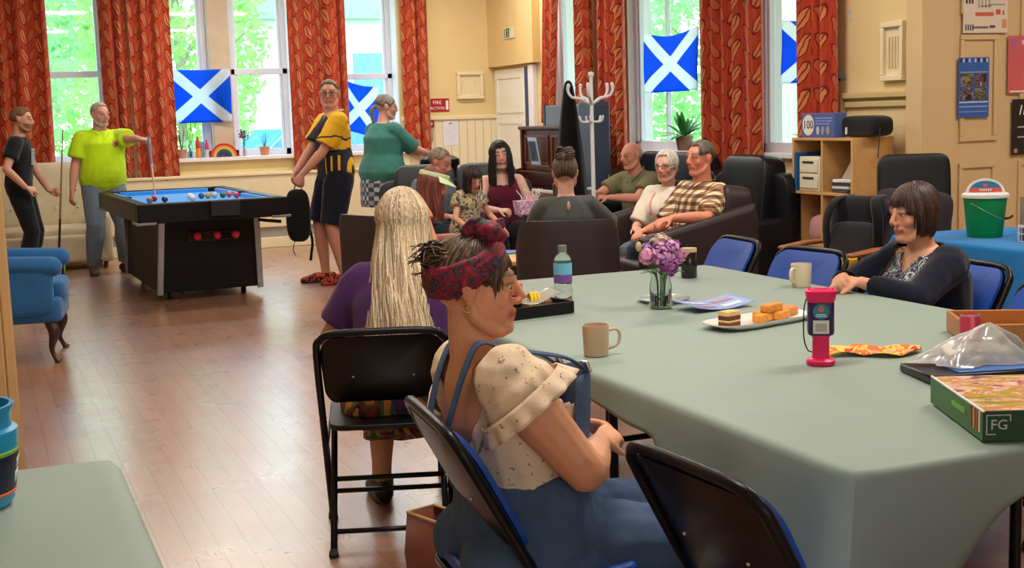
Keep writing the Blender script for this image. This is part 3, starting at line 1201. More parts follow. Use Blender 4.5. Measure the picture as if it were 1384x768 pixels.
def boards_mat(name, col, freq=9.0, axis=0):
    """tongue-and-groove boards"""
    t = NT(name)
    sp = t.n('SeparateXYZ')
    t.l(t.coord('Object'), sp.inputs[0])
    fr = t.math('FRACT', t.math('MULTIPLY', sp.outputs[axis], freq))
    g = t.math('LESS_THAN', fr, 0.10)
    c = srgb(*col)
    t.base(t.mix(g, c, tuple(x * 0.66 for x in c)))
    t.bump(g, -0.5, 0.004)
    t.set(Roughness=0.5)
    return t.m


def curtain_mat():
    """orange-red curtain cloth with upright columns of pale leaves; UV in metres of cloth"""
    t = NT('leaf_curtain')
    tc = t.n('TexCoord')
    nz = t.n('TexNoise')
    nz.inputs['Scale'].default_value = 9
    nz.inputs['Detail'].default_value = 2
    t.l(tc.outputs['UV'], nz.inputs['Vector'])
    dm = t.n('Mix', data_type='VECTOR')
    dm.inputs[0].default_value = 0.055
    t.l(tc.outputs['UV'], dm.inputs[4])
    t.l(nz.outputs['Color'], dm.inputs[5])
    sp = t.n('SeparateXYZ')
    t.l(dm.outputs[1], sp.inputs[0])
    u, v = sp.outputs[0], sp.outputs[1]

    def leaf(cw, ch, ox, oy, ang, ra, rb, stag):
        uu = t.math('ADD', t.math('DIVIDE', u, cw), ox)
        col = t.math('FLOOR', uu)
        vv = t.math('ADD', t.math('ADD', t.math('DIVIDE', v, ch), oy), t.math('MULTIPLY', col, stag))
        x = t.math('MULTIPLY', t.math('SUBTRACT', t.math('FRACT', uu), 0.5), cw)
        y = t.math('MULTIPLY', t.math('SUBTRACT', t.math('FRACT', vv), 0.5), ch)
        c, s = math.cos(ang), math.sin(ang)
        xr = t.math('ADD', t.math('MULTIPLY', x, c), t.math('MULTIPLY', y, s))
        yr = t.math('SUBTRACT', t.math('MULTIPLY', y, c), t.math('MULTIPLY', x, s))
        d = t.math('ADD', t.math('POWER', t.math('ABSOLUTE', t.math('DIVIDE', xr, ra)), 2.0), t.math('POWER', t.math('ABSOLUTE', t.math('DIVIDE', yr, rb)), 2.0))
        return d, xr
    base = t.ramp(t.noise(t.coord('UV', scale=(16, 1.2, 1)), 2.2, 3, 0.6), [(0.25, srgb(150, 36, 10)), (0.5, srgb(198, 62, 20)), (0.78, srgb(222, 96, 40))])
    out = base
    d, xr = leaf(0.25, 0.19, 0.0, 0.0, 0.55, 0.035, 0.085, 0.5)
    out = t.mix(t.math('LESS_THAN', d, 1.0), out, srgb(226, 140, 84))
    out = t.mix(t.math('MULTIPLY', t.math('LESS_THAN', d, 1.0), t.math('LESS_THAN', t.math('ABSOLUTE', xr), 0.006)), out, srgb(150, 44, 18))
    out = t.mix(t.math('MULTIPLY', t.math('LESS_THAN', d, 1.5), t.math('GREATER_THAN', d, 1.0)), out, srgb(128, 22, 8))
    d, xr = leaf(0.25, 0.19, 0.5, 0.4, -0.5, 0.028, 0.07, 0.5)
    out = t.mix(t.math('LESS_THAN', d, 1.0), out, srgb(206, 104, 54))
    out = t.mix(t.math('MULTIPLY', t.math('LESS_THAN', d, 1.45), t.math('GREATER_THAN', d, 1.0)), out, srgb(140, 26, 10))
    t.base(out)
    t.set(Roughness=0.75)
    t.b.inputs['Sheen Weight'].default_value = 0.2
    # woven cloth lets a little daylight through
    t.b.inputs['Transmission Weight'].default_value = 0.0
    tr = t.n('BsdfTranslucent')
    t.l(out, tr.inputs[0])
    mx = t.n('MixShader')
    mx.inputs[0].default_value = 0.22
    t.l(t.b.outputs[0], mx.inputs[1])
    t.l(tr.outputs[0], mx.inputs[2])
    t.l(mx.outputs[0], t.t.nodes['Material Output'].inputs['Surface'])
    return t.m


def glass_mat():
    t = NT('window_pane')
    tp, gl, mx = t.n('BsdfTransparent'), t.n('BsdfGlossy'), t.n('MixShader')
    tp.inputs[0].default_value = (0.96, 0.98, 0.98, 1)
    gl.inputs['Roughness'].default_value = 0.03
    mx.inputs[0].default_value = 0.05
    t.l(tp.outputs[0], mx.inputs[1])
    t.l(gl.outputs[0], mx.inputs[2])
    t.l(mx.outputs[0], t.t.nodes['Material Output'].inputs['Surface'])
    return t.m


FLOOR, CURT, PANE = floor_mat(), curtain_mat(), glass_mat()
BOARDS = boards_mat('matchboard_dado', (236, 224, 190), 9.5, 0)
BOARDS_Y = boards_mat('matchboard_dado_side', (236, 224, 190), 9.5, 1)

# ------------------------------------------------------------------ room shell
BY, RX_, CH = 15.0, 6.0, 3.45      # back wall, right wall, ceiling height
WT = 0.42
mb = MB(); mb.box(-3.2, 9.2, -3.0, BY + WT, -0.12, 0.0)
struct('floor', mb, FLOOR)
mb = MB(); mb.box(-3.2, 9.2, -3.0, BY + WT, CH, CH + 0.12)
struct('ceiling', mb, M('ceiling_white', (232, 226, 212), 0.9, var=0.02))

# back wall with three window openings
SILL = 1.06
OPB = [(-0.35, 1.42), (1.95, 3.46), (3.93, 4.74)]
mb = MB()
xs = -3.2
for a, b in OPB:
    mb.box(xs, a, BY, BY + WT, 0, CH)
    mb.box(a, b, BY, BY + WT, 0, SILL)
    mb.box(a, b, BY, BY + WT, 3.15, CH)
    xs = b
mb.box(xs, RX_ + WT, BY, BY + WT, 0, CH)
struct('wall_back', mb, CREAM)
# right wall with three window openings and the door
OPR = [(8.22, 9.25), (10.1, 11.5), (12.45, 13.3)]
mb = MB()
ys = 7.25
for a, b in OPR:
    mb.box(RX_, RX_ + 0.24, ys, a, 0, CH)
    mb.box(RX_, RX_ + 0.24, a, b, 0, SILL)
    mb.box(RX_, RX_ + 0.24, a, b, 3.15, CH)
    ys = b
mb.box(RX_, RX_ + 0.24, ys, BY, 0, CH)
struct('wall_right', mb, CREAM)
# pier and panelled wall on the near right, facing the camera
mb = MB(); mb.box(5.92, 6.20, 7.10, 7.26, 0, CH)
struct('wall_pier', mb, BEIGE, bevel=0.006)
mb = MB()
mb.box(6.20, 9.2, 7.16, 7.30, 0, CH)
mb.box(6.20, 6.235, 7.145, 7.16, 0, CH)
for (x0, x1, z0, z1) in ((6.29, 6.62, 1.15, 1.88), (6.29, 6.62, 2.02, 2.9), (6.82, 7.3, 1.15, 2.9), (6.29, 6.62, 0.2, 1.0), (6.82, 7.3, 0.2, 1.0)):
    for a0, a1, c0, c1 in ((x0, x1, z1 - 0.035, z1), (x0, x1, z0, z0 + 0.035), (x0, x0 + 0.035, z0 + .035, z1 - .035), (x1 - 0.035, x1, z0 + .035, z1 - .035)):
        mb.box(a0, a1, 7.140, 7.16, c0, c1)
struct('wall_near_right', mb, BEIGE, bevel=0.004)
mb = MB(); mb.box(9.0, 9.2, -3.0, 7.16, 0, CH)
struct('wall_far_right', mb, CREAM)
mb = MB(); mb.box(-3.2, 9.2, -3.2, -3.0, 0, CH)
struct('wall_front', mb, CREAM)
mb = MB(); mb.box(-3.2, -3.0, -3.0, BY, 0, CH)
struct('wall_left', mb, CREAM)
# partition and timber jamb at the left edge of the view
mb = MB(); mb.box(-3.0, -0.14, 4.02, 4.20, 0, CH)
struct('wall_partition', mb, CREAM)
mb = MB()
mb.box(-0.14, 0.030, 3.99, 4.23, 0, CH)
mb.box(0.030, 0.062, 4.06, 4.20, 0, CH)
struct('trim_1', mb, M('varnished_jamb', (198, 160, 108), 0.5, var=0.06, vscale=4), bevel=0.006)

# dado on the back wall: boards from the curtain to the corner, chair rail
mb = MB(); mb.box(4.75, RX_, BY - 0.022, BY, 0, 1.40)
struct('trim_2', mb, BOARDS)
mb = MB(); mb.box(4.75, RX_, BY - 0.045, BY, 1.40, 1.45)
struct('trim_3', mb, CREAM2, bevel=0.008)
# heating casing below the back windows, grey band and skirting
mb = MB(); mb.box(-3.0, 4.72, BY - 0.16, BY, 0.24, 0.84); mb.box(-3.0, 4.72, BY - 0.18, BY, 0.84, 0.875)
struct('trim_4', mb, M('casing_cream', (230, 214, 176), 0.6, var=0.03), bevel=0.008)
mb = MB(); mb.box(-3.0, 4.72, BY - 0.10, BY, 0.12, 0.24)
struct('trim_5', mb, GREYB)
mb = MB(); mb.box(-3.0, 6.0, BY - 0.14, BY, 0, 0.12)
struct('baseboard_back', mb, CREAM2, bevel=0.008)
mb = MB(); mb.box(RX_ - 0.03, RX_, 7.28, 12.2, 0, 0.14)
struct('baseboard_right', mb, CREAM2, bevel=0.008)
# ledge and boards under the right-hand windows
mb = MB(); mb.box(RX_ - 0.10, RX_, 8.1, 11.75, 0.12, 0.80)
struct('trim_6', mb, M('casing_yellow', (228, 204, 142), 0.6, var=0.03), bevel=0.008)
# bulkhead over the door in the far corner, and the door standing in the right wall
mb = MB(); mb.box(RX_ - 0.10, RX_, 13.62, BY, 2.02, CH)
struct('trim_7', mb, M('bulkhead_cream', (222, 192, 132), 0.75, var=0.03))
mb = MB()
mb.box(RX_ - 0.035, RX_, 14.02, 14.96, 0, 1.98)
for z0, z1 in ((0.15, 1.36), (1.46, 1.9)):
    for a0, a1, c0, c1 in ((14.1, 14.88, z1 - .03, z1), (14.1, 14.88, z0, z0 + .03), (14.1, 14.13, z0 + .03, z1 - .03), (14.85, 14.88, z0 + .03, z1 - .03)):
        mb.box(RX_ - 0.045, RX_ - 0.035, a0, a1, c0, c1)
dr = struct('door_1', mb, M('door_white', (238, 236, 222), 0.5, var=0.02))
mb = MB(); mb.box(RX_ - 0.05, RX_, 13.88, 14.0, 0, 1.98)
struct('door_frame', mb, M('dark_blue_gap', (52, 66, 96), 0.5), parent=dr)
mb = MB(); mb.box(RX_ - 0.06, RX_, 13.74, 13.88, 0, 2.0)
struct('door_trim', mb, WHITE, parent=dr, bevel=0.006)
# recess moulding on the right wall beside the pier
mb = MB()
mb.box(RX_ - 0.05, RX_, 7.27, 8.02, 1.47, 1.515)
mb.box(RX_ - 0.03, RX_, 7.27, 8.02, 1.405, 1.45)
mb.box(RX_ - 0.05, RX_, 8.02, 8.07, 0.9, 1.515)
struct('trim_8', mb, M('moulding_olive', (200, 178, 124), 0.6, var=0.03), bevel=0.008)


# ------------------------------------------------------------------ windows
def sash_window(k, fr, w, z0, z1, mull=None, rail=2.0, bars=(), dp=0.22):
    """fr(u, d, z): u across the opening, d depth into the wall"""
    def bx(m, u0, u1, d0, d1, c0, c1):
        vs = [fr(u, d, z) for z in (c0, c1) for u, d in ((u0, d0), (u1, d0), (u1, d1), (u0, d1))]
        m.add(vs, [(3, 2, 1, 0), (4, 5, 6, 7), (0, 1, 5, 4), (1, 2, 6, 5), (2, 3, 7, 6), (3, 0, 4, 7)])
    m = MB()
    bx(m, -0.06, w + 0.06, -0.07, dp + 0.1, z0 - 0.04, z0 + 0.002)      # sill board
    rt = struct('window_%d' % k, m, WHITE, bevel=0.006)
    spans = [(0, w)] if mull is None else [(0, mull[0]), (mull[1], w)]
    if mull is not None:
        m = MB(); bx(m, mull[0], mull[1], 0.08, 0.38, z0, z1)
        struct('mullion', m, STONE, parent=rt, bevel=0.01)
    for a, b in spans:
        m = MB()
        for u0, u1, c0, c1, d in ((a, a + 0.07, z0, z1, 0.0), (b - 0.07, b, z0, z1, 0.0), (a, b, z0, z0 + 0.08, 0.0), (a, b, z1 - 0.08, z1, 0), (a, b, rail - 0.035, rail + 0.035, 0.0)):
            bx(m, u0, u1, dp + d, dp + 0.06 + d, c0, c1)
        # slim inner sash lines
        for u0, u1 in ((a + 0.07, a + 0.10), (b - 0.10, b - 0.07)):
            bx(m, u0, u1, dp + 0.02, dp + 0.08, z0 + 0.08, z1 - 0.08)
        for x in bars:
            bx(m, x - 0.012, x + 0.012, dp + .02, dp + .07, z0 + 0.08, z1 - 0.08)
        struct('sash_frame', m, LILAC, parent=rt, bevel=0.006)
        m = MB(); bx(m, a + 0.08, b - 0.08, dp + 0.042, dp + 0.046, z0 + 0.06, z1 - 0.06)
        struct('pane', m, PANE, parent=rt)
    m = MB()
    bx(m, 0.001, 0.013, -0.004, dp + 0.2, z0, z1); bx(m, w - 0.013, w - 0.001, -0.004, dp + .2, z0, z1); bx(m, 0.013, w - 0.013, -0.004, dp + .2, z1 - 0.013, z1 - .001)
    struct('reveal', m, WHITE, parent=rt)
    return rt


for i, ((a, b), mu) in enumerate(zip(OPB, ((0.78, 1.03), (0.58, 0.82), None))):
    sash_window(i + 1, lambda u, d, z, a=a: (a + u, BY + d, z), b - a, SILL, 3.15, mu, 2.03 if i < 2 else 1.95)
for i, (a, b) in enumerate(OPR):
    sash_window(i + 4, lambda u, d, z, b=b: (RX_ + d, b - u, z), b - a, SILL, 3.15, None, 3.0, (0.62,) if i == 1 else (), dp=0.06)

# ------------------------------------------------------------------ curtains
def curtain(fr, u0, u1, z0, z1, folds, label, seed, amp=0.045, gather=0.0, lean=0.0):
    rng = random.Random(seed)
    ph = [rng.uniform(0, 6.28) for _ in range(4)]
    width = u1 - u0
    nu, nv = max(40, int(folds * 14)), 26

    def fn(u, v):
        z = z0 + (z1 - z0) * v
        sw = 0.035 * math.sin(v * 2.2 + ph[2]) * width
        k = 1 - gather * (1 - v)
        uu = u0 + lean * (1 - v) + width * (0.5 + (u - 0.5) * k) + 0.012 * math.sin(2 * PI * folds * u * 0.5 + ph[1] + v * 1.1) + sw * (1 - v) * 0.5
        w = 2 * PI * folds * u + 0.9 * math.sin(2 * PI * u * 1.3 + ph[3]) + 0.25 * math.sin(v * 3 + ph[0])
        d = amp * (math.sin(w) + 0.28 * math.sin(2 * w + ph[0])) * (1.0 - 0.25 * v)
        return fr(uu, d, z + 0.012 * math.sin(w + 1) * (1 - v) ** 4)
    mb = MB()
    mb.grid(nu, nv, fn, uvfn=lambda u, v: (u * width * 2.0 + seed * 0.37, (z1 - z0) * v + seed * 0.21))
    o = mb.build('curtain', CURT, None, 180, uv=True, solid=0.004, fix=False)
    return tag(o, label, 'curtain', None)


fb = lambda u, d, z: (u, BY - 0.11 + d, z)
fr_ = lambda u, d, z: (RX_ - 0.12 + d, u, z)
curtain(fb, -0.62, 0.80, 0.55, 3.2, 7, 'leafy orange curtain at the far left, behind the man in the black T-shirt', 1)
curtain(fb, 1.33, 1.61, 0.86, 3.2, 2.2, 'narrow orange leaf curtain right of the lime-shirted man, left one of its close pair', 2)
curtain(fb, 1.65, 2.10, 0.84, 3.2, 2.6, 'orange leaf curtain touching the left edge of the saltire over the rainbow', 3)
curtain(fb, 3.40, 3.78, 0.90, 3.2, 2.6, 'orange curtain just right of the rainbow window, left one of its close pair', 4)
curtain(fb, 3.80, 4.10, 0.90, 3.2, 2.0, 'orange curtain directly behind the head of the man in the yellow and black jersey', 5)
curtain(fb, 4.78, 5.10, 1.00, 3.2, 2.2, 'orange curtain beside the red fire sign, behind the teal-shirted woman', 6)
curtain(fr_, 12.78, 13.22, 1.35, 3.2, 2.5, 'narrow gathered orange curtain left of the grey screen behind the piano', 7, 0.03, 0.35, 0.18)
curtain(fr_, 12.04, 12.42, 0.90, 3.2, 2.2, 'orange curtain partly hidden behind the hooks of the white hat stand', 8)
curtain(fr_, 11.34, 11.94, 0.88, 3.2, 3.4, 'orange leaf curtain left of the large saltire in the side window', 9)
curtain(fr_, 9.0, 9.95, 0.92, 3.2, 5.2, 'wide orange leaf curtain behind the man in the plaid shirt', 10)
curtain(fr_, 7.98, 8.42, 1.10, 3.2, 3.0, 'rightmost orange leaf curtain, above the blue picture box on the cube shelf', 11)

# ------------------------------------------------------------------ flags (white diagonal cross on blue)
FBLUE, FWHITE = M('flag_blue', (0, 112, 214), 0.7, var=0.05), M('flag_white', (214, 232, 246), 0.7, var=0.03)


def flag_mat():
    t = NT('saltire_cloth')
    sp = t.n('SeparateXYZ')
    t.l(t.n('TexCoord').outputs['UV'], sp.inputs[0])
    x, y = sp.outputs[0], sp.outputs[1]
    d1 = t.math('ABSOLUTE', t.math('SUBTRACT', x, y))
    d2 = t.math('ABSOLUTE', t.math('SUBTRACT', t.math('ADD', x, y), 1.0))
    m = t.math('LESS_THAN', t.math('MINIMUM', d1, d2), 0.13)
    c = t.mix(m, srgb(0, 132, 250), srgb(240, 246, 252))
    t.base(c)
    t.set(Roughness=0.7)
    tr = t.n('BsdfTranslucent')
    t.l(c, tr.inputs[0])
    mx = t.n('MixShader')
    mx.inputs[0].default_value = 0.75
    t.l(t.b.outputs[0], mx.inputs[1])
    t.l(tr.outputs[0], mx.inputs[2])
    t.l(mx.outputs[0], t.t.nodes['Material Output'].inputs['Surface'])
    return t.m


FLAG = flag_mat()


def flag(fr, w, h, label, sag=0.05, seed=0):
    mb = MB()

    def fn(u, v):
        top = -sag * math.sin(PI * u) * v
        return fr(w * u, 0.018 * math.sin(u * 9 + seed + v * 2) + 0.012 * math.sin(v * 5 + seed), h * v + top)
    mb.grid(30, 18, fn)
    o = mb.build('flag', FLAG, None, 180, uv=True, fix=False, solid=0.0015)
    return tag(o, label, 'flag')


flag(lambda u, d, z: (2.06 + u, BY + 0.02 + d, 1.46 + z), 0.68, 0.60, 'saltire flag hung in the back window above the rainbow ornament', 0.01, 1)
flag(lambda u, d, z: (4.02 + u * 0.92, BY + 0.10 + d + u * 0.1, 1.34 + z - u * 0.25), 0.56, 0.62, 'saltire flag drooping in the back window beside the teal-shirted woman', 0.04, 2)
flag(lambda u, d, z: (RX_ + 0.0 + d * .4, 11.16 - u, 1.60 + z), 1.0, 0.57, 'large saltire flag in the side window above the leafy pot plant', 0.06, 3)
flag(lambda u, d, z: (RX_ + 0.0 + d * .4, 8.86 - u, 1.61 + z), 0.90, 0.50, 'saltire flag half hidden behind the rightmost curtain', 0.03, 5)

# ------------------------------------------------------------------ outside the windows
mb = MB(); mb.box(-30, 45, BY + WT + .02, 70, -0.5, -0.4); mb.box(6.45, 45, -10, BY + WT + .02, -0.5, -0.4)
o = mb.build('lawn', M('grass', (150, 190, 90), 0.9, var=0.15, vscale=3), None, 30)
tag(o, None, None, kind='structure')


def leaf_mat(name, c0, c1):
    t = NT(name)
    t.base(t.ramp(t.noise(t.coord('Object'), 1.6, 4, 0.7), [(0.3, srgb(*c0)), (0.7, srgb(*c1))]))
    t.set(Roughness=0.8)
    tr = t.n('BsdfTranslucent')
    tr.inputs[0].default_value = (*srgb(*c1), 1)
    mx = t.n('MixShader')
    mx.inputs[0].default_value = 0.4
    t.l(t.b.outputs[0], mx.inputs[1])
    t.l(tr.outputs[0], mx.inputs[2])
    t.l(mx.outputs[0], t.t.nodes['Material Output'].inputs['Surface'])
    return t.m


LEAF = [leaf_mat('leaf_pale', (130, 178, 104), (188, 220, 156)), leaf_mat('leaf_lime', (148, 190, 98), (200, 226, 146)), leaf_mat('leaf_fresh', (122, 172, 110), (180, 216, 160))]
BARK = M('bark', (160, 150, 130), 0.9, var=0.2)


def tree(x, y, h, r, k, seed, label):
    rng = random.Random(seed)
    t = thing('garden_tree', label, 'tree', (x, y, -0.4), 0, 'trees outside the windows')
    mb = MB()
    mb.tube([(0, 0, 0), (0.05, 0, h * 0.35), (-0.05, 0.05, h * 0.75)], [0.16, 0.12, 0.05], 10, 3)
    for i in range(6):
        a = rng.uniform(0, 6.28)
        z = h * rng.uniform(0.25, 0.6)
        mb.tube([(0, 0, z), (math.cos(a) * r * 0.4, math.sin(a) * r * 0.4, z + h * 0.12), (math.cos(a) * r * 0.8, math.sin(a) * r * 0.8, z + h * 0.2)], [0.06, 0.04, 0.015], 6, 3)
    mb.build('trunk', BARK, t, 60)
    mb = MB()
    for i in range(4200):
        while True:
            p = V(rng.uniform(-1, 1), rng.uniform(-1, 1), rng.uniform(-1, 1))
            l = np.linalg.norm(p)
            if 0.45 < l < 1 and mnoise.noise(Vector(p * 2.6 + seed)) > -0.22:
                break
        c = p * V(r, r, h * 0.48) + V(0, 0, h * 0.53)
        s_ = rng.uniform(0.07, 0.17)
        a = nrm(V(rng.gauss(0, 1), rng.gauss(0, 1), rng.gauss(0, 1)))
        b = nrm(np.cross(a, V(0.3, 0.5, 0.8)))
        n_ = np.cross(a, b)
        mb.add([c - a * s_, c + b * s_ * 0.5 + n_ * .02, c + a * s_, c - b * s_ * 0.5 + n_ * .02], [(0, 1, 2, 3)])
    mb.build('foliage', LEAF[k], t, 180, fix=False)


for i, (x, y, h, r, k) in enumerate(((-4.3, 26, 7, 2.2, 0), (0.1, 26, 7.5, 1.95, 2), (4.0, 27.5, 7.5, 1.9, 1), (1.6, 33.5, 8.5, 2.0, 1), (3.8, 37, 8, 1.9, 0), (-2.6, 31, 8, 1.9, 1), (17.5, 29, 6, 2.2, 0))):
    tree(x, y, h, r, k, i + 3, 'pale green leafy tree in the garden, seen blurred through the windows')
# a blue parked car below the window with the rainbow, a pale house beyond, a brick house at the side
cr = thing('parked_car', 'bright blue car parked outside the window above the rainbow ornament', 'car', (4.9, 20.6, -0.15), 0.12)
CARB = M('car_blue', (40, 130, 210), 0.25, coat=0.6)
mb = MB()
prof = [(-2.0, 0.35), (-2.05, 0.75), (-1.75, 0.98), (-1.1, 1.05), (-0.6, 1.48), (0.6, 1.52), (1.15, 1.08), (1.95, 0.95), (2.1, 0.7), (2.05, 0.35)]
mb.prism(prof, -0.82, 0.82, lambda a, b, h_: (a, h_ * (1 - 0.16 * max(0, b - 0.95) / 0.55), b))
mb.build('car_body', CARB, cr, 30, bevel=0.06, seg=3)
for sg in (-1, 1):
    mb = MB()
    mb.prism([(-0.98, 1.08), (-0.58, 1.42), (0.56, 1.45), (1.0, 1.1)], 0.0, 0.012, lambda a, b, h_, sg=sg: (a, sg * (0.83 - 0.18 * max(0, b - 0.95) / 0.5 + h_), b))
    mb.build('side_window', M('car_glass', (60, 80, 96), 0.1), cr, 30)
for wx in (-1.3, 1.3):
    for wy in (-0.78, 0.78):
        mb = MB(); mb.tube([(wx, wy - 0.09, 0.32), (wx, wy + 0.09, 0.32)], 0.32, 24); mb.mat = 1
        mb.tube([(wx, wy - 0.1, 0.32), (wx, wy + 0.1, 0.32)], 0.19, 20)
        mb.build('wheel', [M('tyre', (24, 24, 26), 0.8), CHROME], cr, 40)
hs = thing('pale_house', 'white house with slate roof seen through the window by the teal-shirted woman', 'house', (8.6, 34, -0.4))
mb = MB(); mb.box(-2.0, 2.6, 0, 5, 0, 4.6)
mb.build('wall', M('render_white', (226, 228, 230), 0.9), hs, 30)
mb = MB(); mb.prism([(-2.3, 4.5), (2.9, 4.5), (0.3, 6.6)], -0.2, 5.2, lambda a, b, h_: (a, h_, b))
mb.build('roof', M('slate', (150, 156, 170), 0.8), hs, 30)
mb = MB(); mb.box(-1.2, -0.7, 1, 1.5, 5.2, 7.4)
mb.build('chimney', M('render_white', (226, 228, 230)), hs, 30)
for x in (-1.1, 0.9):
    mb = MB(); mb.box(x, x + 0.8, -0.03, 0.02, 2.4, 3.6)
    mb.build('house_window', M('house_glass', (120, 150, 170), 0.2), hs, 30)
bh = thing('brick_house', 'pinkish brick house seen through the side windows', 'house', (12.0, 12.6, -0.4))
brk = NT('pink_brick')
_b = brk.n('TexBrick')
_b.inputs['Scale'].default_value = 4.0
_b.inputs['Color1'].default_value = (*srgb(226, 190, 170), 1)
_b.inputs['Color2'].default_value = (*srgb(214, 176, 158), 1)
_b.inputs['Mortar'].default_value = (*srgb(226, 214, 204), 1)
brk.l(brk.coord('Object', rot=(0, PI / 2, PI / 2)), _b.inputs['Vector'])
brk.base(_b.outputs[0])
brk.set(Roughness=0.9)
mb = MB(); mb.box(0, 5, 1.6, 7.5, 0, 5.5)
mb.build('wall', brk.m, bh, 30)
mb = MB(); mb.prism([(1.3, 5.4), (7.8, 5.4), (4.5, 7.8)], -0.3, 5.3, lambda a, b, h_: (h_, a, b))
mb.build('roof', M('slate', (150, 156, 170)), bh, 30)
for y in (2.4, 5.2):
    mb = MB(); mb.box(-0.03, 0.02, y, y + 1.0, 1.2, 2.6)
    mb.build('house_window', M('house_glass', (120, 150, 170)), bh, 30)
tree(10.5, 24.2, 6, 2.0, 2, 31, 'fresh green tree beside the brick house, seen through the side windows')

# ------------------------------------------------------------------ materials of the furniture
SAGE = M('sage_paper_cloth', (140, 157, 146), 0.55, var=0.03, vscale=3)
BLUEPAD = M('royal_blue_vinyl', (24, 74, 168), 0.5, var=0.06, bump=0.1)
BLACKV = M('black_vinyl', (14, 13, 15), 0.36, var=0.06, spec=0.35)
DKBROWN = M('dark_brown_leather', (44, 30, 32), 0.5, var=0.10, bump=0.2, bscale=120)
BLKLEATH = M('black_leather', (17, 19, 24), 0.36, var=0.08, bump=0.15, bscale=90, spec=0.4)
GREYLEATH = M('charcoal_leather', (60, 62, 66), 0.45, var=0.08, bump=0.15, bscale=90)
BLUEFAB = cloth('armchair_blue', (42, 98, 152))
CREAMFAB = cloth('cream_upholstery', (206, 192, 162))
WOODL = M('beech', (206, 160, 100), 0.45, var=0.10, vscale=9)
WOODD = M('mahogany', (74, 34, 24), 0.3, var=0.16, vscale=7)
BLKMETAL = M('black_tube', (22, 22, 25), 0.35, 0.5, var=0.04)
GREYMETAL = M('steel_tube', (150, 152, 156), 0.3, 0.8, var=0.04)
RUBBER = M('rubber', (20, 20, 20), 0.8)

# ------------------------------------------------------------------ the long table
TZ = 0.73
TX0, TX1, TY0, TY1 = 1.50, 3.03, 1.98, 5.08


def trestle(x0, x1, y0, y1, label):
    t = thing('folding_table', label, 'table', ((x0 + x1) / 2, (y0 + y1) / 2, 0), 0, 'folding tables under the green cloth')
    hx, hy = (x1 - x0) / 2, (y1 - y0) / 2
    mb = MB(); mb.box(-hx, hx, -hy, hy, TZ - 0.045, TZ - 0.008)
    mb.build('tabletop', M('table_laminate', (196, 186, 168), 0.5), t, 30, 0.008)
    for sy in (-1, 1):
        for sx in (-1, 1):
            mb = MB(); mb.tube([(sx * (hx - 0.12), sy * (hy - 0.22), 0), (sx * (hx - 0.12), sy * (hy - 0.22), TZ - 0.05)], 0.014, 10)
            mb.build('leg', BLKMETAL, t)
        mb = MB(); mb.tube([(-(hx - 0.12), sy * (hy - 0.22), 0.35), (hx - 0.12, sy * (hy - 0.22), 0.35)], 0.010, 8)
        mb.build('crossbar', BLKMETAL, t)


for a, b in ((TX0 + 0.02, 2.25), (2.28, TX1 - 0.02)):
    for c, d in ((TY0 + 0.02, 3.5), (3.54, TY1 - 0.02)):
        trestle(a, b, c, d, 'folding table with black tube legs under the sage green cloth')


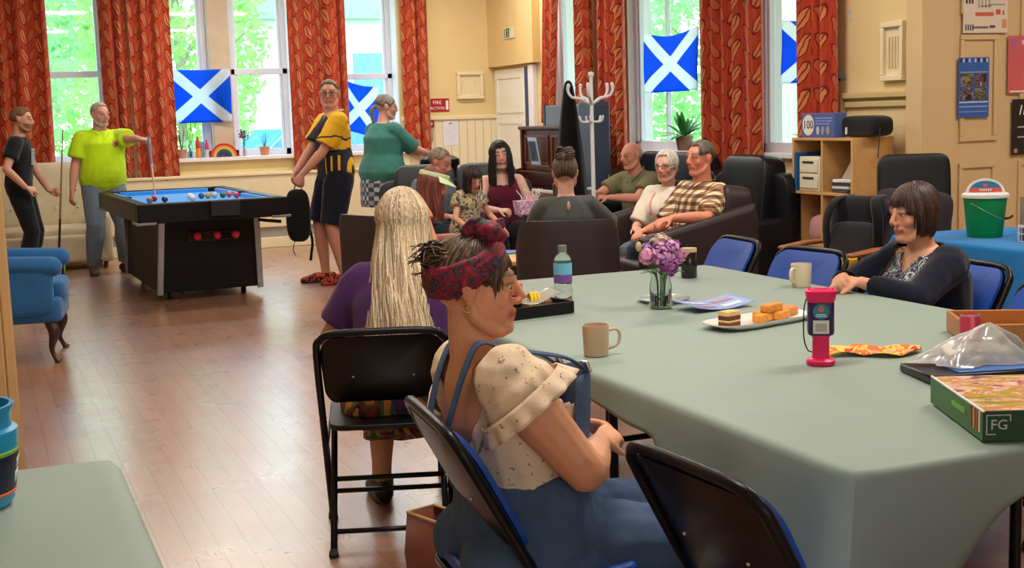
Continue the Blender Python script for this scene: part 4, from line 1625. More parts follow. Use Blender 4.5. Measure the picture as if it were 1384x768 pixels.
def draped_cloth(x0, x1, y0, y1, z, drop, name, label, rr=0.02, wob=0.012, n=320, seed=0, corner=0.05, cat='tablecloth'):
    """cloth lying on a table top; drop(side, s) gives the hang, sides 0..3 = front, right, back, left"""
    per = [(x0, y0), (x1, y0), (x1, y1), (x0, y1)]
    L = [x1 - x0, y1 - y0, x1 - x0, y1 - y0]
    tot = sum(L)
    mb = MB()
    cx, cy = (x0 + x1) / 2, (y0 + y1) / 2
    rows = []
    K = 9
    pts = []
    for i in range(n):
        s = tot * i / n
        k = 0
        while s > L[k]:
            s -= L[k]
            k += 1
        a, b = per[k], per[(k + 1) % 4]
        u = s / L[k]
        p = V(a[0] + (b[0] - a[0]) * u, a[1] + (b[1] - a[1]) * u, 0)
        nn = [V(0, -1, 0), V(1, 0, 0), V(0, 1, 0), V(-1, 0, 0)][k]
        e = min(s, L[k] - s)
        near_next = (L[k] - s) < s
        w = math.exp(-(e / 0.045) ** 2)
        n2 = [V(0, -1, 0), V(1, 0, 0), V(0, 1, 0), V(-1, 0, 0)][(k + (1 if near_next else -1)) % 4]
        nv = nrm(nn + n2 * w * 0.98)
        # rounded plan corner
        p = p - (nn + n2) * 0.012 * w
        pts.append((p, nv, k, u, w, drop(k, u)))
    vs, fs = [], []
    for i, (p, nv, k, u, w, d) in enumerate(pts):
        vs.append(p + V(0, 0, z) - nv * rr)
    for j in range(1, K + 1):
        for i, (p, nv, k, u, w, d) in enumerate(pts):
            t = j / K
            if j <= 3:
                a = PI / 2 * j / 3
                q = p - nv * rr + nv * rr * math.sin(a) + V(0, 0, z - rr + rr * math.cos(a))
            else:
                f = (j - 3) / (K - 3)
                dd = max(d - rr, 0.005)
                s = tot * i / n
                wv = wob * (math.sin(s * 9 + seed) + 0.6 * math.sin(s * 21 + seed * 2)) * f * min(1, dd / 0.25)
                fl = (0.03 + corner * w * 3.2) * f * min(1, dd / 0.3)
                q = p + nv * (wv + fl) + V(0, 0, z - rr - dd * f)
            vs.append(q)
    m = n
    for j in range(K):
        for i in range(n):
            i2 = (i + 1) % n
            fs.append((j * m + i, (j + 1) * m + i, (j + 1) * m + i2, j * m + i2))
    mb.add(vs, fs)
    # top: concentric rings towards the middle with gentle creases
    base = [vs[i] for i in range(n)]
    R = 14
    tv, tf = [], []
    for r in range(R):
        f = 1 - r / R
        for q in base:
            x, y = cx + (q[0] - cx) * f, cy + (q[1] - cy) * f
            zz = z + (0.0025 * mnoise.noise(Vector((x * 3.1 + seed, y * 2.3, 0))) + 0.0015 * abs(math.sin(y * 2.05 + x * 0.4 + seed)) ** 8) * min(1, r / 2)
            tv.append(V(x, y, zz))
    tv.append(V(cx, cy, z))
    for r in range(R - 1):
        for i in range(n):
            i2 = (i + 1) % n
            tf.append((r * n + i, r * n + i2, (r + 1) * n + i2, (r + 1) * n + i))
    for i in range(n):
        tf.append(((R - 1) * n + i, (R - 1) * n + (i + 1) % n, R * n))
    mb.add(tv, tf)
    o = link_mesh(name, mb.v, mb.f, SAGE, None, 60)
    bm = bmesh.new()
    bm.from_mesh(o.data)
    bmesh.ops.remove_doubles(bm, verts=bm.verts, dist=0.0004)
    bmesh.ops.recalc_face_normals(bm, faces=bm.faces)
    bm.to_mesh(o.data)
    bm.free()
    md = o.modifiers.new('solid', 'SOLIDIFY')
    md.thickness = 0.0015
    md.offset = 1
    return tag(o, label, cat)


def main_drop(k, u):
    if k == 0:      # near short end: long at the left corner, lifting to the right
        return 0.075 + 0.34 * math.exp(-(u / 0.17) ** 2)
    if k == 1:
        return 0.16
    if k == 2:
        return 0.16
    y = TY1 + (TY0 - TY1) * u      # left side, u runs from the back to the near corner
    f = 1 / (1 + math.exp((y - 2.72) * 60))
    return 0.075 + 0.02 * math.sin(y * 5) + f * (0.12 + 0.22 * max(0, (2.72 - y) / 0.74))


draped_cloth(TX0, TX1, TY0, TY1, TZ, main_drop, 'tablecloth', 'sage green paper cloth spread over the long table of cups and cakes', seed=1)

# small cloth-covered table at the bottom left corner of the view
t = thing('side_table', 'small table covered by green cloth in the near left corner', 'table', (-0.18, 2.35, 0))
mb = MB(); mb.box(-0.40, 0.40, -0.45, 0.42, 0.68, 0.718)
mb.build('tabletop', M('table_laminate', (196, 186, 168)), t, 30, 0.006)
for sx in (-1, 1):
    for y in (-0.38, 0.36):
        mb = MB(); mb.tube([(sx * 0.33, y, 0), (sx * 0.33, y, 0.69)], 0.016, 10)
        mb.build('leg', BLKMETAL, t)
draped_cloth(-0.60, 0.23, 1.88, 2.84, TZ, lambda k, u: 0.34 + 0.03 * math.sin(u * 9 + k), 'tablecloth', 'sage green cloth over the small table in the near left corner', seed=4, corner=0.03, n=240)


# ------------------------------------------------------------------ folding chairs
def folding_chair(label, loc, az, pad, group=None, zt=0.80):
    t = thing('folding_chair', label, 'chair', loc, -az, group)
    fm = BLKMETAL if pad is None else BLKMETAL
    x = 0.215
    P0 = lambda f: V(0, 0.20 - 0.43 * f, zt * f)      # along the leaning front frame
    pts = [V(-x, *P0(0)[1:]), V(-x, *P0(0.5)[1:]), V(-x, *P0(0.90)[1:]), V(-x * 0.93, *P0(0.965)[1:]), V(-x * 0.72, *P0(0.995)[1:]), V(0, *P0(1.0)[1:]),
           V(x * 0.72, *P0(0.995)[1:]), V(x * 0.93, *P0(0.965)[1:]), V(x, *P0(0.90)[1:]), V(x, *P0(0.5)[1:]), V(x, *P0(0)[1:])]
    mb = MB(); mb.tube(pts, 0.0125, 10, 3, side=(0, 1, 0.3))
    mb.build('frame', fm, t, 180)
    for sg in (-1, 1):
        mb = MB(); mb.tube([(sg * 0.188, 0.15, 0.425), (sg * 0.188, -0.02, 0.22), (sg * 0.188, -0.235, 0.0)], 0.0115, 10, 1)
        lg = mb.build('leg', fm, t, 180)
        mb = MB(); mb.cyl((sg * 0.188, -0.225, 0.0), (sg * 0.188, -0.238, 0.02), 0.017, 0.015, 12)
        mb.build('foot_cap', RUBBER, lg, 40)
        mb = MB(); mb.cyl((sg * x, 0.201, 0.0), (sg * x, 0.19, 0.022), 0.018, 0.016, 12)
        mb.build('foot_cap', RUBBER, t, 40)
        mb = MB(); mb.obox((sg * 0.202, 0.02, 0.36), (0.006, 0.30, 0.025), rotx(0.25))
        mb.build('hinge_bar', fm, t, 40, 0.002)
    mb = MB(); mb.tube([V(-x, *P0(0.16)[1:]), V(x, *P0(0.16)[1:])], 0.009, 8)
    mb.build('crossbar', fm, t, 180)
    for f in (0.16, 0.50):
        y, z = -0.235 + 0.385 * f, 0.425 * f
        mb = MB(); mb.tube([(-0.188, y, z), (0.188, y, z)], 0.009, 8)
        mb.build('crossbar', fm, t, 180)
    # seat: rounded trapezoid board
    def slab(w0, w1, y0, y1, r, h0, h1, fr, name, m, par, bev):
        out = []
        for (cx, cy, a0) in ((w1 - r, y1 - r, 0), (-w1 + r, y1 - r, 90), (-w0 + r, y0 + r, 180), (w0 - r, y0 + r, 270)):
            for i in range(7):
                a = rad(a0 + 15 * i)
                out.append((cx + r * math.cos(a), cy + r * math.sin(a)))
        mb = MB(); mb.prism(out, h0, h1, fr)
        return mb.build(name, m, par, 40, bev, 3)
    fs = lambda a, b, h: (a, b, 0.425 + h + 0.03 * b)
    st = slab(0.19, 0.20, -0.19, 0.20, 0.06, -0.006, 0.012, fs, 'seat', BLACKV, t, 0.004)
    if pad is not None:
        slab(0.185, 0.195, -0.18, 0.195, 0.06, 0.0125, 0.040, fs, 'seat_pad', pad, st, 0.012)
    d = nrm(P0(1) - P0(0))
    nf = V(0, d[2], -d[1])      # forward normal
    def fbk(a, b, h):
        p = P0(b) + nf * (h - 0.035 * (1 - (a / 0.22) ** 2) + 0.012)
        return (a, p[1], p[2])
    out = []
    H0, H1 = 0.655, 0.985
    for (cx, cy, a0) in ((0.135, H1 - 0.10, 0), (-0.135, H1 - 0.10, 90), (-0.165, H0 + 0.07, 180), (0.165, H0 + 0.07, 270)):
        rx = 0.07 if a0 < 180 else 0.035
        ry = 0.10 if a0 < 180 else 0.07
        for i in range(7):
            a = rad(a0 + 15 * i)
            out.append((cx + rx * math.cos(a), cy + ry * math.sin(a)))
    # grid so the board can curve round the sitter's back
    def board(h0, h1, k, name, m, par):
        N = 40
        C = V(0, (H0 + H1) / 2)
        ring = []
        o2 = [V(*q) for q in out]
        vs, f_ = [], []
        R = 5
        for hh in (h0, h1):
            for r in range(R):
                f = 1 - r / R
                g = k if r == 0 else 1
                for q in o2:
                    e = C + (q - C) * f * k
                    hk = hh if r > 0 else (h0 + h1) / 2 + (hh - (h0 + h1) / 2) * 0.5
                    vs.append(fbk(e[0], e[1], hk))
            vs.append(fbk(C[0], C[1], hh))
        n_ = len(o2)
        off = R * n_ + 1
        for s_ in range(2):
            b0 = s_ * off
            for r in range(R - 1):
                for i in range(n_):
                    i2 = (i + 1) % n_
                    f_.append((b0 + r * n_ + i, b0 + r * n_ + i2, b0 + (r + 1) * n_ + i2, b0 + (r + 1) * n_ + i))
            for i in range(n_):
                f_.append((b0 + (R - 1) * n_ + i, b0 + (R - 1) * n_ + (i + 1) % n_, b0 + R * n_))
        for i in range(n_):
            f_.append((i, (i + 1) % n_, off + (i + 1) % n_, off + i))
        mb = MB(); mb.add(vs, f_)
        return mb.build(name, m, par, 50)
    bk = board(-0.004, 0.006, 1.0, 'backrest', BLACKV, t)
    if pad is not None:
        board(0.0065, 0.030, 0.985, 'back_pad', pad, bk)
    for sg in (-1, 1):
        mb = MB()
        c = V(*fbk(sg * 0.10, 0.80, -0.005))
        mb.ball(c, 0.005, 8)
        mb.build('rivet', CHROME, bk, 180)
    return t


folding_chair('black folding chair carrying the long-haired blonde woman in purple', (1.24, 4.22, 0), rad(18), None, None, 0.75)
folding_chair('blue padded folding chair carrying the woman in denim dungarees', (1.08, 2.58, 0), rad(95), BLUEPAD)
folding_chair('empty blue folding chair nearest the camera, pushed to the near left table corner', (1.36, 2.00, 0), rad(86), BLUEPAD)
folding_chair('dark folding chair at the near end of the table, cut by the bottom right edge', (1.66, 1.52, 0), rad(-16), BLUEPAD)
folding_chair('blue folding chair at the far right table corner, before the brown sofa', (3.18, 5.40, 0), rad(275), BLUEPAD)
folding_chair('empty blue folding chair behind the cream mug, left of the dark-haired woman', (3.16, 4.72, 0), rad(262), BLUEPAD)
folding_chair('blue folding chair carrying the dark-haired woman in the navy cardigan', (3.36, 3.98, 0), rad(272), BLUEPAD)
folding_chair('empty blue folding chair cut by the right edge, nearer than the dark-haired woman', (3.18, 3.30, 0), rad(268), BLUEPAD)

# ------------------------------------------------------------------ pool table
pt = thing('pool_table', 'black pool table with bright blue cloth on a tapered pedestal', 'pool table', (1.69, 11.72, 0), rad(2))
PW, PL, PH = 0.60, 1.22, 0.83
CLOTHB = M('pool_cloth_blue', (50, 150, 232), 0.85, var=0.02, sheen=0.2)
mb = MB(); mb.box(-PW + 0.10, PW - 0.10, -PL + 0.10, PL - 0.10, PH - 0.07, PH - 0.045)
mb.build('playing_bed', CLOTHB, pt, 30)
for (x0, x1, y0, y1) in ((-PW, PW, -PL, -PL + 0.10), (-PW, PW, PL - 0.10, PL), (-PW, -PW + 0.10, -PL + 0.1, PL - 0.1), (PW - 0.10, PW, -PL + 0.1, PL - 0.1)):
    mb = MB(); mb.box(x0, x1, y0, y1, PH - 0.16, PH)
    mb.build('rail', BLACK, pt, 30, 0.012, 3)
for (p0, p1, ax) in (((-PW + 0.10, -PL + 0.18), (-PW + 0.10, -0.08), 0), ((-PW + 0.10, 0.08), (-PW + 0.10, PL - 0.18), 0), ((PW - 0.10, -PL + 0.18), (PW - 0.10, -0.08), 1), ((PW - 0.10, 0.08), (PW - 0.10, PL - 0.18), 1),
                     ((-PW + 0.18, -PL + 0.10), (PW - 0.18, -PL + 0.10), 2), ((-PW + 0.18, PL - 0.10), (PW - 0.18, PL - 0.10), 3)):
    nv = [V(1, 0), V(-1, 0), V(0, 1), V(0, -1)][ax]
    a, b = V(*p0), V(*p1)
    d = nrm(b - a)
    q = [a, a + d * 0.03 + nv * 0.04, b - d * 0.03 + nv * 0.04, b]
    mb = MB(); mb.prism([(k[0], k[1]) for k in q], PH - 0.05, PH - 0.008)
    mb.build('cushion', CLOTHB, pt, 30, 0.006)
for sx, sy in ((-1, -1), (1, -1), (-1, 1), (1, 1), (-1, 0), (1, 0)):
    mb = MB()
    mb.cyl((sx * (PW - 0.085), sy * (PL - 0.085), PH - 0.06), (sx * (PW - 0.085), sy * (PL - 0.085), PH + 0.001), 0.05, 0.05, 20)
    mb.build('pocket', M('pocket_black', (8, 8, 9), 0.7), pt)
for sx in (-1, 1):
    for sy in (-1, 1):
        mb = MB()
        mb.obox((sx * (PW - 0.06), sy * (PL + 0.003), PH - 0.157), (0.16, 0.02, 0.02))
        mb.obox((sx * (PW + 0.003), sy * (PL - 0.12), PH - 0.157), (0.02, 0.28, 0.02))
        mb.build('corner_trim', GREYMETAL, pt, 30, 0.004)
# tapered pedestal: wide end panels leaning outwards at the foot
mb = MB()
mb.frustum((-0.42, 0.42, -0.86, 0.92), (-0.36, 0.40, -0.98, 1.00), 0.07, PH - 0.16)
mb.build('pedestal', M('pool_black', (12, 10, 13), 0.5, spec=0.25), pt, 30, 0.01)
for sx in (-1, 1):
    for sy, y0, y1 in ((-1, -0.875, -0.995), (1, 0.935, 1.012)):
        mb = MB(); mb.bar((sx * 0.415, y0, 0.06), (sx * (0.385), y1, PH - 0.165), 0.05, 0.03, (0, 1, 0))
        mb.build('corner_strip', GREYMETAL, pt, 30, 0.005)
for x, y in ((-0.32, -0.7), (0.30, -0.74), (-0.3, 0.8), (0.3, 0.8)):
    mb = MB(); mb.tube([(x - 0.016, y, 0.035), (x + 0.016, y, 0.035)], 0.035, 16)
    mb.obox((x, y, 0.065), (0.05, 0.05, 0.015))
    mb.build('castor', BLACK, pt, 40)
mb = MB(); mb.box(-0.04, 0.20, -PL - 0.05, -PL - 0.001, PH - 0.125, PH + 0.004)
mb.build('coin_box', M('coin_box_black', (28, 28, 32), 0.4), pt, 30, 0.012, 3)
mb = MB(); mb.tube([(0.40, -1.01, PH - 0.19), (0.46, -1.03, PH - 0.2), (0.58, -1.05, PH - 0.215)], 0.014, 8)
mb.build('lever', BLACK, pt)
# ball return window in the end panel with red balls behind it
mb = MB(); mb.box(-0.18, 0.24, -0.975, -0.962, 0.49, 0.575)
mb.build('return_window', M('return_window', (36, 8, 12), 0.15, coat=0.5), pt, 30, 0.008)


def pballs(spec, z):
    for i, (x, y, col, lab) in enumerate(spec):
        mb = MB(); mb.ball((0, 0, 0), 0.0275, 20)
        one('pool_ball', lab, 'ball', mb, M('ball_%d_%d_%d' % col, col, 0.12, coat=0.6, var=0.01), (x, y, z), group=None, smooth=180)


RED, GRN, WHT, MAR, YEL, NVY = (200, 40, 60), (10, 110, 90), (236, 226, 200), (150, 16, 36), (196, 160, 60), (30, 30, 70)
BZ = PH - 0.045 + 0.0285
pballs([(1.395, 11.55, MAR, 'maroon ball at the tip of the cue on the blue pool cloth'),
        (1.335, 11.36, (120, 110, 90), 'grey-brown ball left of the cue tip on the pool table'),
        (1.46, 11.36, NVY, 'navy ball right of the cue tip on the pool table'),
        (1.70, 11.42, WHT, 'cream ball standing nearest in the middle of the pool cloth'),
        (1.72, 11.68, (210, 220, 225), 'white ball just behind the cream one on the pool cloth'),
        (1.81, 11.62, (20, 90, 130), 'blue-green striped ball in the middle row of the pool cloth'),
        (1.87, 11.63, YEL, 'yellow-brown ball in the middle row of the pool cloth'),
        (1.93, 11.65, (190, 200, 200), 'pale grey ball between yellow-brown and dark green balls'),
        (1.99, 11.58, GRN, 'dark green ball at the right end of the middle row'),
        (2.06, 11.66, (214, 90, 96), 'pink-red ball behind the rose one on the pool cloth'),
        (2.085, 11.44, (206, 70, 90), 'rose red ball nearest on the right half of the pool cloth'),
        (2.22, 11.60, (140, 44, 40), 'brown-red ball alone at the right on the pool cloth')], BZ)
for x, lab in ((1.62, 'left red ball behind the return window of the pool table'), (1.78, 'middle red ball behind the return window of the pool table'), (1.93, 'right red ball behind the return window of the pool table')):
    mb = MB(); mb.ball((0, 0, 0), 0.034, 20)
    one('pool_ball', lab, 'ball', mb, M('ball_200_30_40', (200, 24, 44), 0.12, coat=0.6), (x, 10.725, 0.532), smooth=180)


# ------------------------------------------------------------------ soft seats
def sofa(name, label, cat, loc, az, w, d, mat, seat_h=0.42, back_h=0.85, arm_h=0.6, seats=2, arm_w=0.16, back_t=0.2, legmat=None, arm_front=None, soft=0.3):
    t = thing(name, label, cat, loc, -az)
    hw = w / 2
    mb = MB(); mb.pillow((0, 0.02, seat_h * 0.5 + 0.02), (w - 0.02, d - 0.06, seat_h - 0.12), e=(0.15, 0.12))
    mb.build('base', mat, t, 180)
    iw = (w - 2 * arm_w) / seats
    for i in range(seats):
        x = -hw + arm_w + iw * (i + 0.5)
        mb = MB(); mb.pillow((x, 0.06, seat_h - 0.04), (iw - 0.01, d - back_t - 0.05, 0.17), e=(soft, 0.2))
        mb.build('seat_cushion', mat, t, 180)
        mb = MB(); mb.pillow((x, -d / 2 + back_t * 0.62, (seat_h + back_h) / 2 + 0.04), (iw - 0.005, back_t * 1.15, back_h - seat_h + 0.10), R=rotx(0.13), e=(soft, 0.22))
        mb.build('back_cushion', mat, t, 180)
    mb = MB(); mb.pillow((0, -d / 2 + 0.07, back_h * 0.5), (w - 0.04, 0.14, back_h - 0.08), e=(0.2, 0.1))
    mb.build('back_panel', mat, t, 180)
    for sg in (-1, 1):
        mb = MB()
        if arm_front is None:
            mb.pillow((sg * (hw - arm_w / 2), 0.0, arm_h * 0.5 + 0.03), (arm_w, d - 0.02, arm_h - 0.05), e=(0.25, 0.25))
        else:
            # arm that slopes from the back down to the front
            def fa(u, v, sg=sg):
                th = 2 * PI * u
                sp_ = lambda q, p: math.copysign(abs(q) ** p, q)
                y = -d / 2 + 0.02 + (d - 0.04) * (0.5 + 0.5 * sp_(math.cos(th), 0.25))
                x = sg * (hw - arm_w / 2) + arm_w / 2 * sp_(math.sin(th), 0.45)
                f = (y + d / 2) / d
                zt = back_h * (1 - f) + arm_front * f - 0.02
                e = [0, 0.02, 0.94, 0.985, 1.0][min(4, int(round(v * 4)))]
                sh = [0.96, 1, 1, 0.93, 0.6][min(4, int(round(v * 4)))]
                return (sg * (hw - arm_w / 2) + (x - sg * (hw - arm_w / 2)) * sh, y, 0.06 + (zt - 0.06) * e)
            mb.grid(36, 5, fa, closed_u=True)
            top = [36 * 4 + i for i in range(36)]
            mb.f.append(top); mb.m.append(0)
            mb.f.append(list(reversed(range(36)))); mb.m.append(0)
        mb.build('arm', mat, t, 180 if arm_front is None else 60)
    for sx in (-1, 1):
        for sy in (-1, 1):
            mb = MB(); mb.cyl((sx * (hw - 0.09), sy * (d / 2 - 0.09), 0), (sx * (hw - 0.08), sy * (d / 2 - 0.08), 0.09), 0.02, 0.028, 12)
            mb.build('leg', legmat or WOODD, t, 60)
    return t


sofa('leather_sofa', 'charcoal leather sofa beneath the grey-haired sitter and the woman in maroon', 'sofa', (3.84, 10.60, 0), rad(198), 1.42, 0.86, GREYLEATH, back_h=0.93, arm_h=0.64, seats=2, soft=0.35)
sofa('tub_sofa', 'dark brown two-seat tub sofa with sloping arm, under the plaid-shirted man', 'sofa', (4.30, 7.82, 0), rad(276), 1.36, 0.84, DKBROWN, back_h=0.84, arm_h=0.6, seats=2, arm_w=0.12, back_t=0.18, arm_front=0.64)
sofa('leather_sofa', 'black leather sofa under the side windows, beneath the bald man', 'sofa', (5.32, 9.98, 0), rad(272), 1.5, 0.9, BLKLEATH, back_h=0.98, arm_h=0.62, seats=2, soft=0.35)
sofa('leather_armchair', 'black leather armchair between the plaid-shirted man and the cube shelf', 'armchair', (5.18, 8.56, 0), rad(268), 1.0, 0.92, BLKLEATH, back_h=0.98, arm_h=0.60, seats=1, arm_w=0.2, soft=0.35)
cs = sofa('button_sofa', 'cream button-back sofa by the far left window', 'sofa', (0.62, 14.28, 0), rad(180), 1.25, 0.80, CREAMFAB, seat_h=0.40, back_h=1.0, arm_h=0.58, seats=1, arm_w=0.12, soft=0.4)
for i in range(4):
    for j in range(2):
        mb = MB(); mb.ball((-0.33 + 0.22 * i, -0.115 - 0.015 * j, 0.62 + 0.18 * j), (0.016, 0.012, 0.016), 10)
        mb.build('button', CREAMFAB, cs, 180)


def tub_chair(label, loc, az, w=0.60, d=0.64, h=0.81, ah=0.60, mat=DKBROWN):
    """curved wrap-round back falling to low arms"""
    t = thing('tub_chair', label, 'armchair', loc, -az)
    def shell(u, v):
        # u goes round the horseshoe (front left -> back -> front right), v up the outside and down the inside
        s = u * 2 - 1
        a = s * rad(128)
        ex = 0.55
        sx = math.copysign(abs(math.sin(a)) ** ex, math.sin(a))
        cx = math.copysign(abs(math.cos(a)) ** ex, math.cos(a))
        top = ah + (h - ah) * (1 / (1 + math.exp((abs(s) - 0.60) * 16)))
        k = min(5, int(round(v * 5)))
        z = [0.07, top - 0.06, top - 0.012, top - 0.012, top - 0.06, 0.22][k]
        r = [0.97, 1.0, 0.965, 0.84, 0.79, 0.79][k]
        return V(w / 2 * sx * r, -d / 2 * cx * r * 1.0 - 0.0, z)
    mb = MB(); mb.grid(60, 6, shell)
    n = 60
    for e in (0, n - 1):
        mb.f.append([e + n * k for k in range(6)]); mb.m.append(0)
    mb.build('back_shell', mat, t, 50)
    mb = MB(); mb.pillow((0, 0.03, 0.36), (w * 0.8, d * 0.82, 0.17), e=(0.3, 0.3))
    mb.build('seat_cushion', mat, t, 180)
    mb = MB(); mb.pillow((0, 0.02, 0.20), (w * 0.86, d * 0.86, 0.24), e=(0.15, 0.25))
    mb.build('base', mat, t, 180)
    for sx in (-1, 1):
        for sy in (-1, 1):
            mb = MB(); mb.cyl((sx * w * 0.36, sy * d * 0.34, 0), (sx * w * 0.35, sy * d * 0.33, 0.09), 0.016, 0.022, 10)
            mb.build('leg', WOODD, t, 60)
    return t


tub_chair('dark brown tub chair with its back to us, behind the table bottle', (3.34, 7.26, 0), rad(23), 0.64, 0.62)
tub_chair('brown tub chair mostly hidden behind the blonde woman, under the auburn-haired sitter', (2.60, 8.52, 0), rad(70), 0.62, 0.62)

# blue armchair with cabriole legs at the left
ac = thing('wing_armchair', 'blue upholstered armchair with dark cabriole legs beside the left jamb', 'armchair', (0.12, 8.72, 0), -rad(98))
mb = MB(); mb.pillow((0, 0.02, 0.33), (0.66, 0.64, 0.16), e=(0.2, 0.15)); mb.build('base', BLUEFAB, ac, 180)
mb = MB(); mb.pillow((0, 0.06, 0.44), (0.46, 0.60, 0.13), e=(0.35, 0.22)); mb.build('seat_cushion', BLUEFAB, ac, 180)
mb = MB(); mb.pillow((0, -0.30, 0.72), (0.60, 0.15, 0.80), R=rotx(0.14), e=(0.3, 0.2)); mb.build('backrest', BLUEFAB, ac, 180)
for sg in (-1, 1):
    mb = MB(); mb.pillow((sg * 0.30, 0.0, 0.47), (0.12, 0.60, 0.34), e=(0.3, 0.25)); mb.tube([(sg * 0.305, 0.30, 0.60), (sg * 0.305, 0.0, 0.615), (sg * 0.305, -0.28, 0.63)], 0.062, 16, 3, capround=True)
    mb.build('arm', BLUEFAB, ac, 180)
    mb = MB(); mb.pillow((sg * 0.28, -0.22, 0.86), (0.09, 0.24, 0.46), R=rotx(0.14), e=(0.4, 0.4)); mb.build('wing', BLUEFAB, ac, 180)
    mb = MB(); mb.tube([(sg * 0.27, 0.26, 0.27), (sg * 0.30, 0.285, 0.19), (sg * 0.275, 0.262, 0.09), (sg * 0.285, 0.28, 0.03), (sg * 0.29, 0.30, 0.0)], [0.038, 0.034, 0.017, 0.014, 0.026], 12, 4)
    mb.build('leg', M('dark_walnut', (56, 30, 24), 0.35), ac, 180)
    mb = MB(); mb.tube([(sg * 0.27, -0.26, 0.27), (sg * 0.28, -0.30, 0.12), (sg * 0.285, -0.36, 0.0)], [0.026, 0.02, 0.016], 10, 3)
    mb.build('leg', M('dark_walnut', (56, 30, 24)), ac, 180)

# high-backed leather chair at the right, behind the dark-haired woman
oc = thing('leather_chair', 'high black leather chair against the beige pier, behind the dark-haired woman', 'chair', (5.52, 6.60, 0), -rad(208))
mb = MB(); mb.pillow((0, -0.26, 0.80), (0.46, 0.09, 0.60), R=rotx(0.10), e=(0.25, 0.14)); mb.build('backrest', BLKLEATH, oc, 180)
mb = MB(); mb.pillow((0, 0.0, 0.47), (0.47, 0.50, 0.11), e=(0.25, 0.18)); mb.build('seat', BLKLEATH, oc, 180)
for sx in (-1, 1):
    for y0, y1, z1 in ((0.20, 0.20, 0.43), (-0.30, -0.22, 0.60)):
        mb = MB(); mb.bar((sx * 0.19, y0, 0), (sx * 0.19, y1, z1), 0.035, 0.035, (0, 1, 0)); mb.build('leg', WOODD, oc, 30, 0.004)

# wooden-armed easy chair with the backpack on it
wc = thing('wooden_armchair', 'wooden-armed easy chair holding the backpack, in front of the cube shelf', 'armchair', (4.80, 6.20, 0), -rad(266))
for sg in (-1, 1):
    mb = MB(); mb.tube([(sg * 0.30, 0.40, 0.60), (sg * 0.30, 0.12, 0.62), (sg * 0.30, -0.28, 0.58)], [(0.035, 0.014), (0.038, 0.015), (0.03, 0.014)], 12, 3, side=(1, 0, 0), capround=True)
    mb.build('arm', M('teak', (150, 92, 52), 0.4, var=0.1), wc, 180)
    for y in (0.30, -0.26):
        mb = MB(); mb.bar((sg * 0.30, y, 0), (sg * 0.30, y, 0.6), 0.036, 0.036, (0, 1, 0)); mb.build('leg', M('teak', (150, 92, 52)), wc, 30, 0.006)
mb = MB(); mb.pillow((0, 0.03, 0.42), (0.56, 0.60, 0.13), e=(0.3, 0.2)); mb.build('seat_cushion', M('seat_dark', (40, 36, 44), 0.8), wc, 180)
mb = MB(); mb.pillow((0, -0.30, 0.66), (0.56, 0.13, 0.52), R=rotx(0.2), e=(0.3, 0.2)); mb.build('back_cushion', M('seat_dark', (40, 36, 44)), wc, 180)

bp = thing('backpack', 'black backpack propped on the wooden-armed chair before the cube shelf', 'backpack', (4.72, 6.16, 0.483), -rad(240))
mb = MB(); mb.pillow((0, 0, 0.21), (0.34, 0.22, 0.42), R=rotx(0.18), e=(0.45, 0.35)); v, f = mb.v, mb.f
mb.build('pack_body', cloth('pack_black', (26, 26, 32)), bp, 180)
mb = MB(); mb.pillow((0, 0.11, 0.16), (0.28, 0.10, 0.24), R=rotx(0.18), e=(0.5, 0.35)); mb.build('front_pocket', cloth('pack_grey', (44, 44, 50)), bp, 180)
for sg in (-1, 1):
    mb = MB(); mb.tube([(sg * 0.09, -0.06, 0.42), (sg * 0.12, 0.10, 0.40), (sg * 0.155, 0.15, 0.28), (sg * 0.15, 0.13, 0.05)], [(0.03, 0.008)] * 4, 8, 4, side=(1, 0, 0))
    mb.build('strap', cloth('pack_strap', (20, 20, 24)), bp, 180)
mb = MB(); mb.tube([(-0.15, -0.02, 0.34), (-0.26, 0.10, 0.30), (-0.34, 0.16, 0.14), (-0.36, 0.16, 0.06)], [(0.03, 0.008)] * 4, 8, 5, side=(0, 1, 0))
mb.build('strap', cloth('pack_strap', (20, 20, 24)), bp, 180)
mb = MB(); mb.lathe([(0.0, 0), (0.045, 0.0), (0.05, 0.08), (0.046, 0.085)], n=24)
one('yellow_tub', 'small yellow tub on the wooden-armed chair beside the backpack', 'tub', mb, M('tub_yellow', (228, 176, 40), 0.4), (4.52, 6.02, 0.484))

# ------------------------------------------------------------------ round coffee table
ct = thing('coffee_table', 'round light-wood coffee table with a blue booklet, left of the tub chair', 'table', (3.34, 8.18, 0))
mb = MB(); mb.lathe([(0, 0.44), (0.33, 0.44), (0.345, 0.452), (0.345, 0.47), (0.33, 0.48), (0, 0.48)], n=48, caps=False); mb.build('tabletop', M('honey_wood', (218, 160, 92), 0.35, var=0.08), ct, 40)
for i in range(4):
    a = PI / 4 + i * PI / 2
    mb = MB(); mb.cyl((0.27 * math.cos(a), 0.27 * math.sin(a), 0), (0.22 * math.cos(a), 0.22 * math.sin(a), 0.44), 0.014, 0.022, 12); mb.build('leg', M('honey_wood', (218, 160, 92)), ct)
mb = MB(); mb.box(-0.11, 0.11, -0.08, 0.08, 0, 0.012)
one('booklet', 'blue booklet lying on the round coffee table', 'booklet', mb, M('booklet_blue', (70, 140, 200), 0.4), (3.33, 8.30, 0.481), 0.5, bevel=0.002)

# ------------------------------------------------------------------ piano, screen, stand
pn = thing('upright_piano', 'dark mahogany upright piano against the right wall', 'piano', (5.25, 11.70, 0), PI / 2)
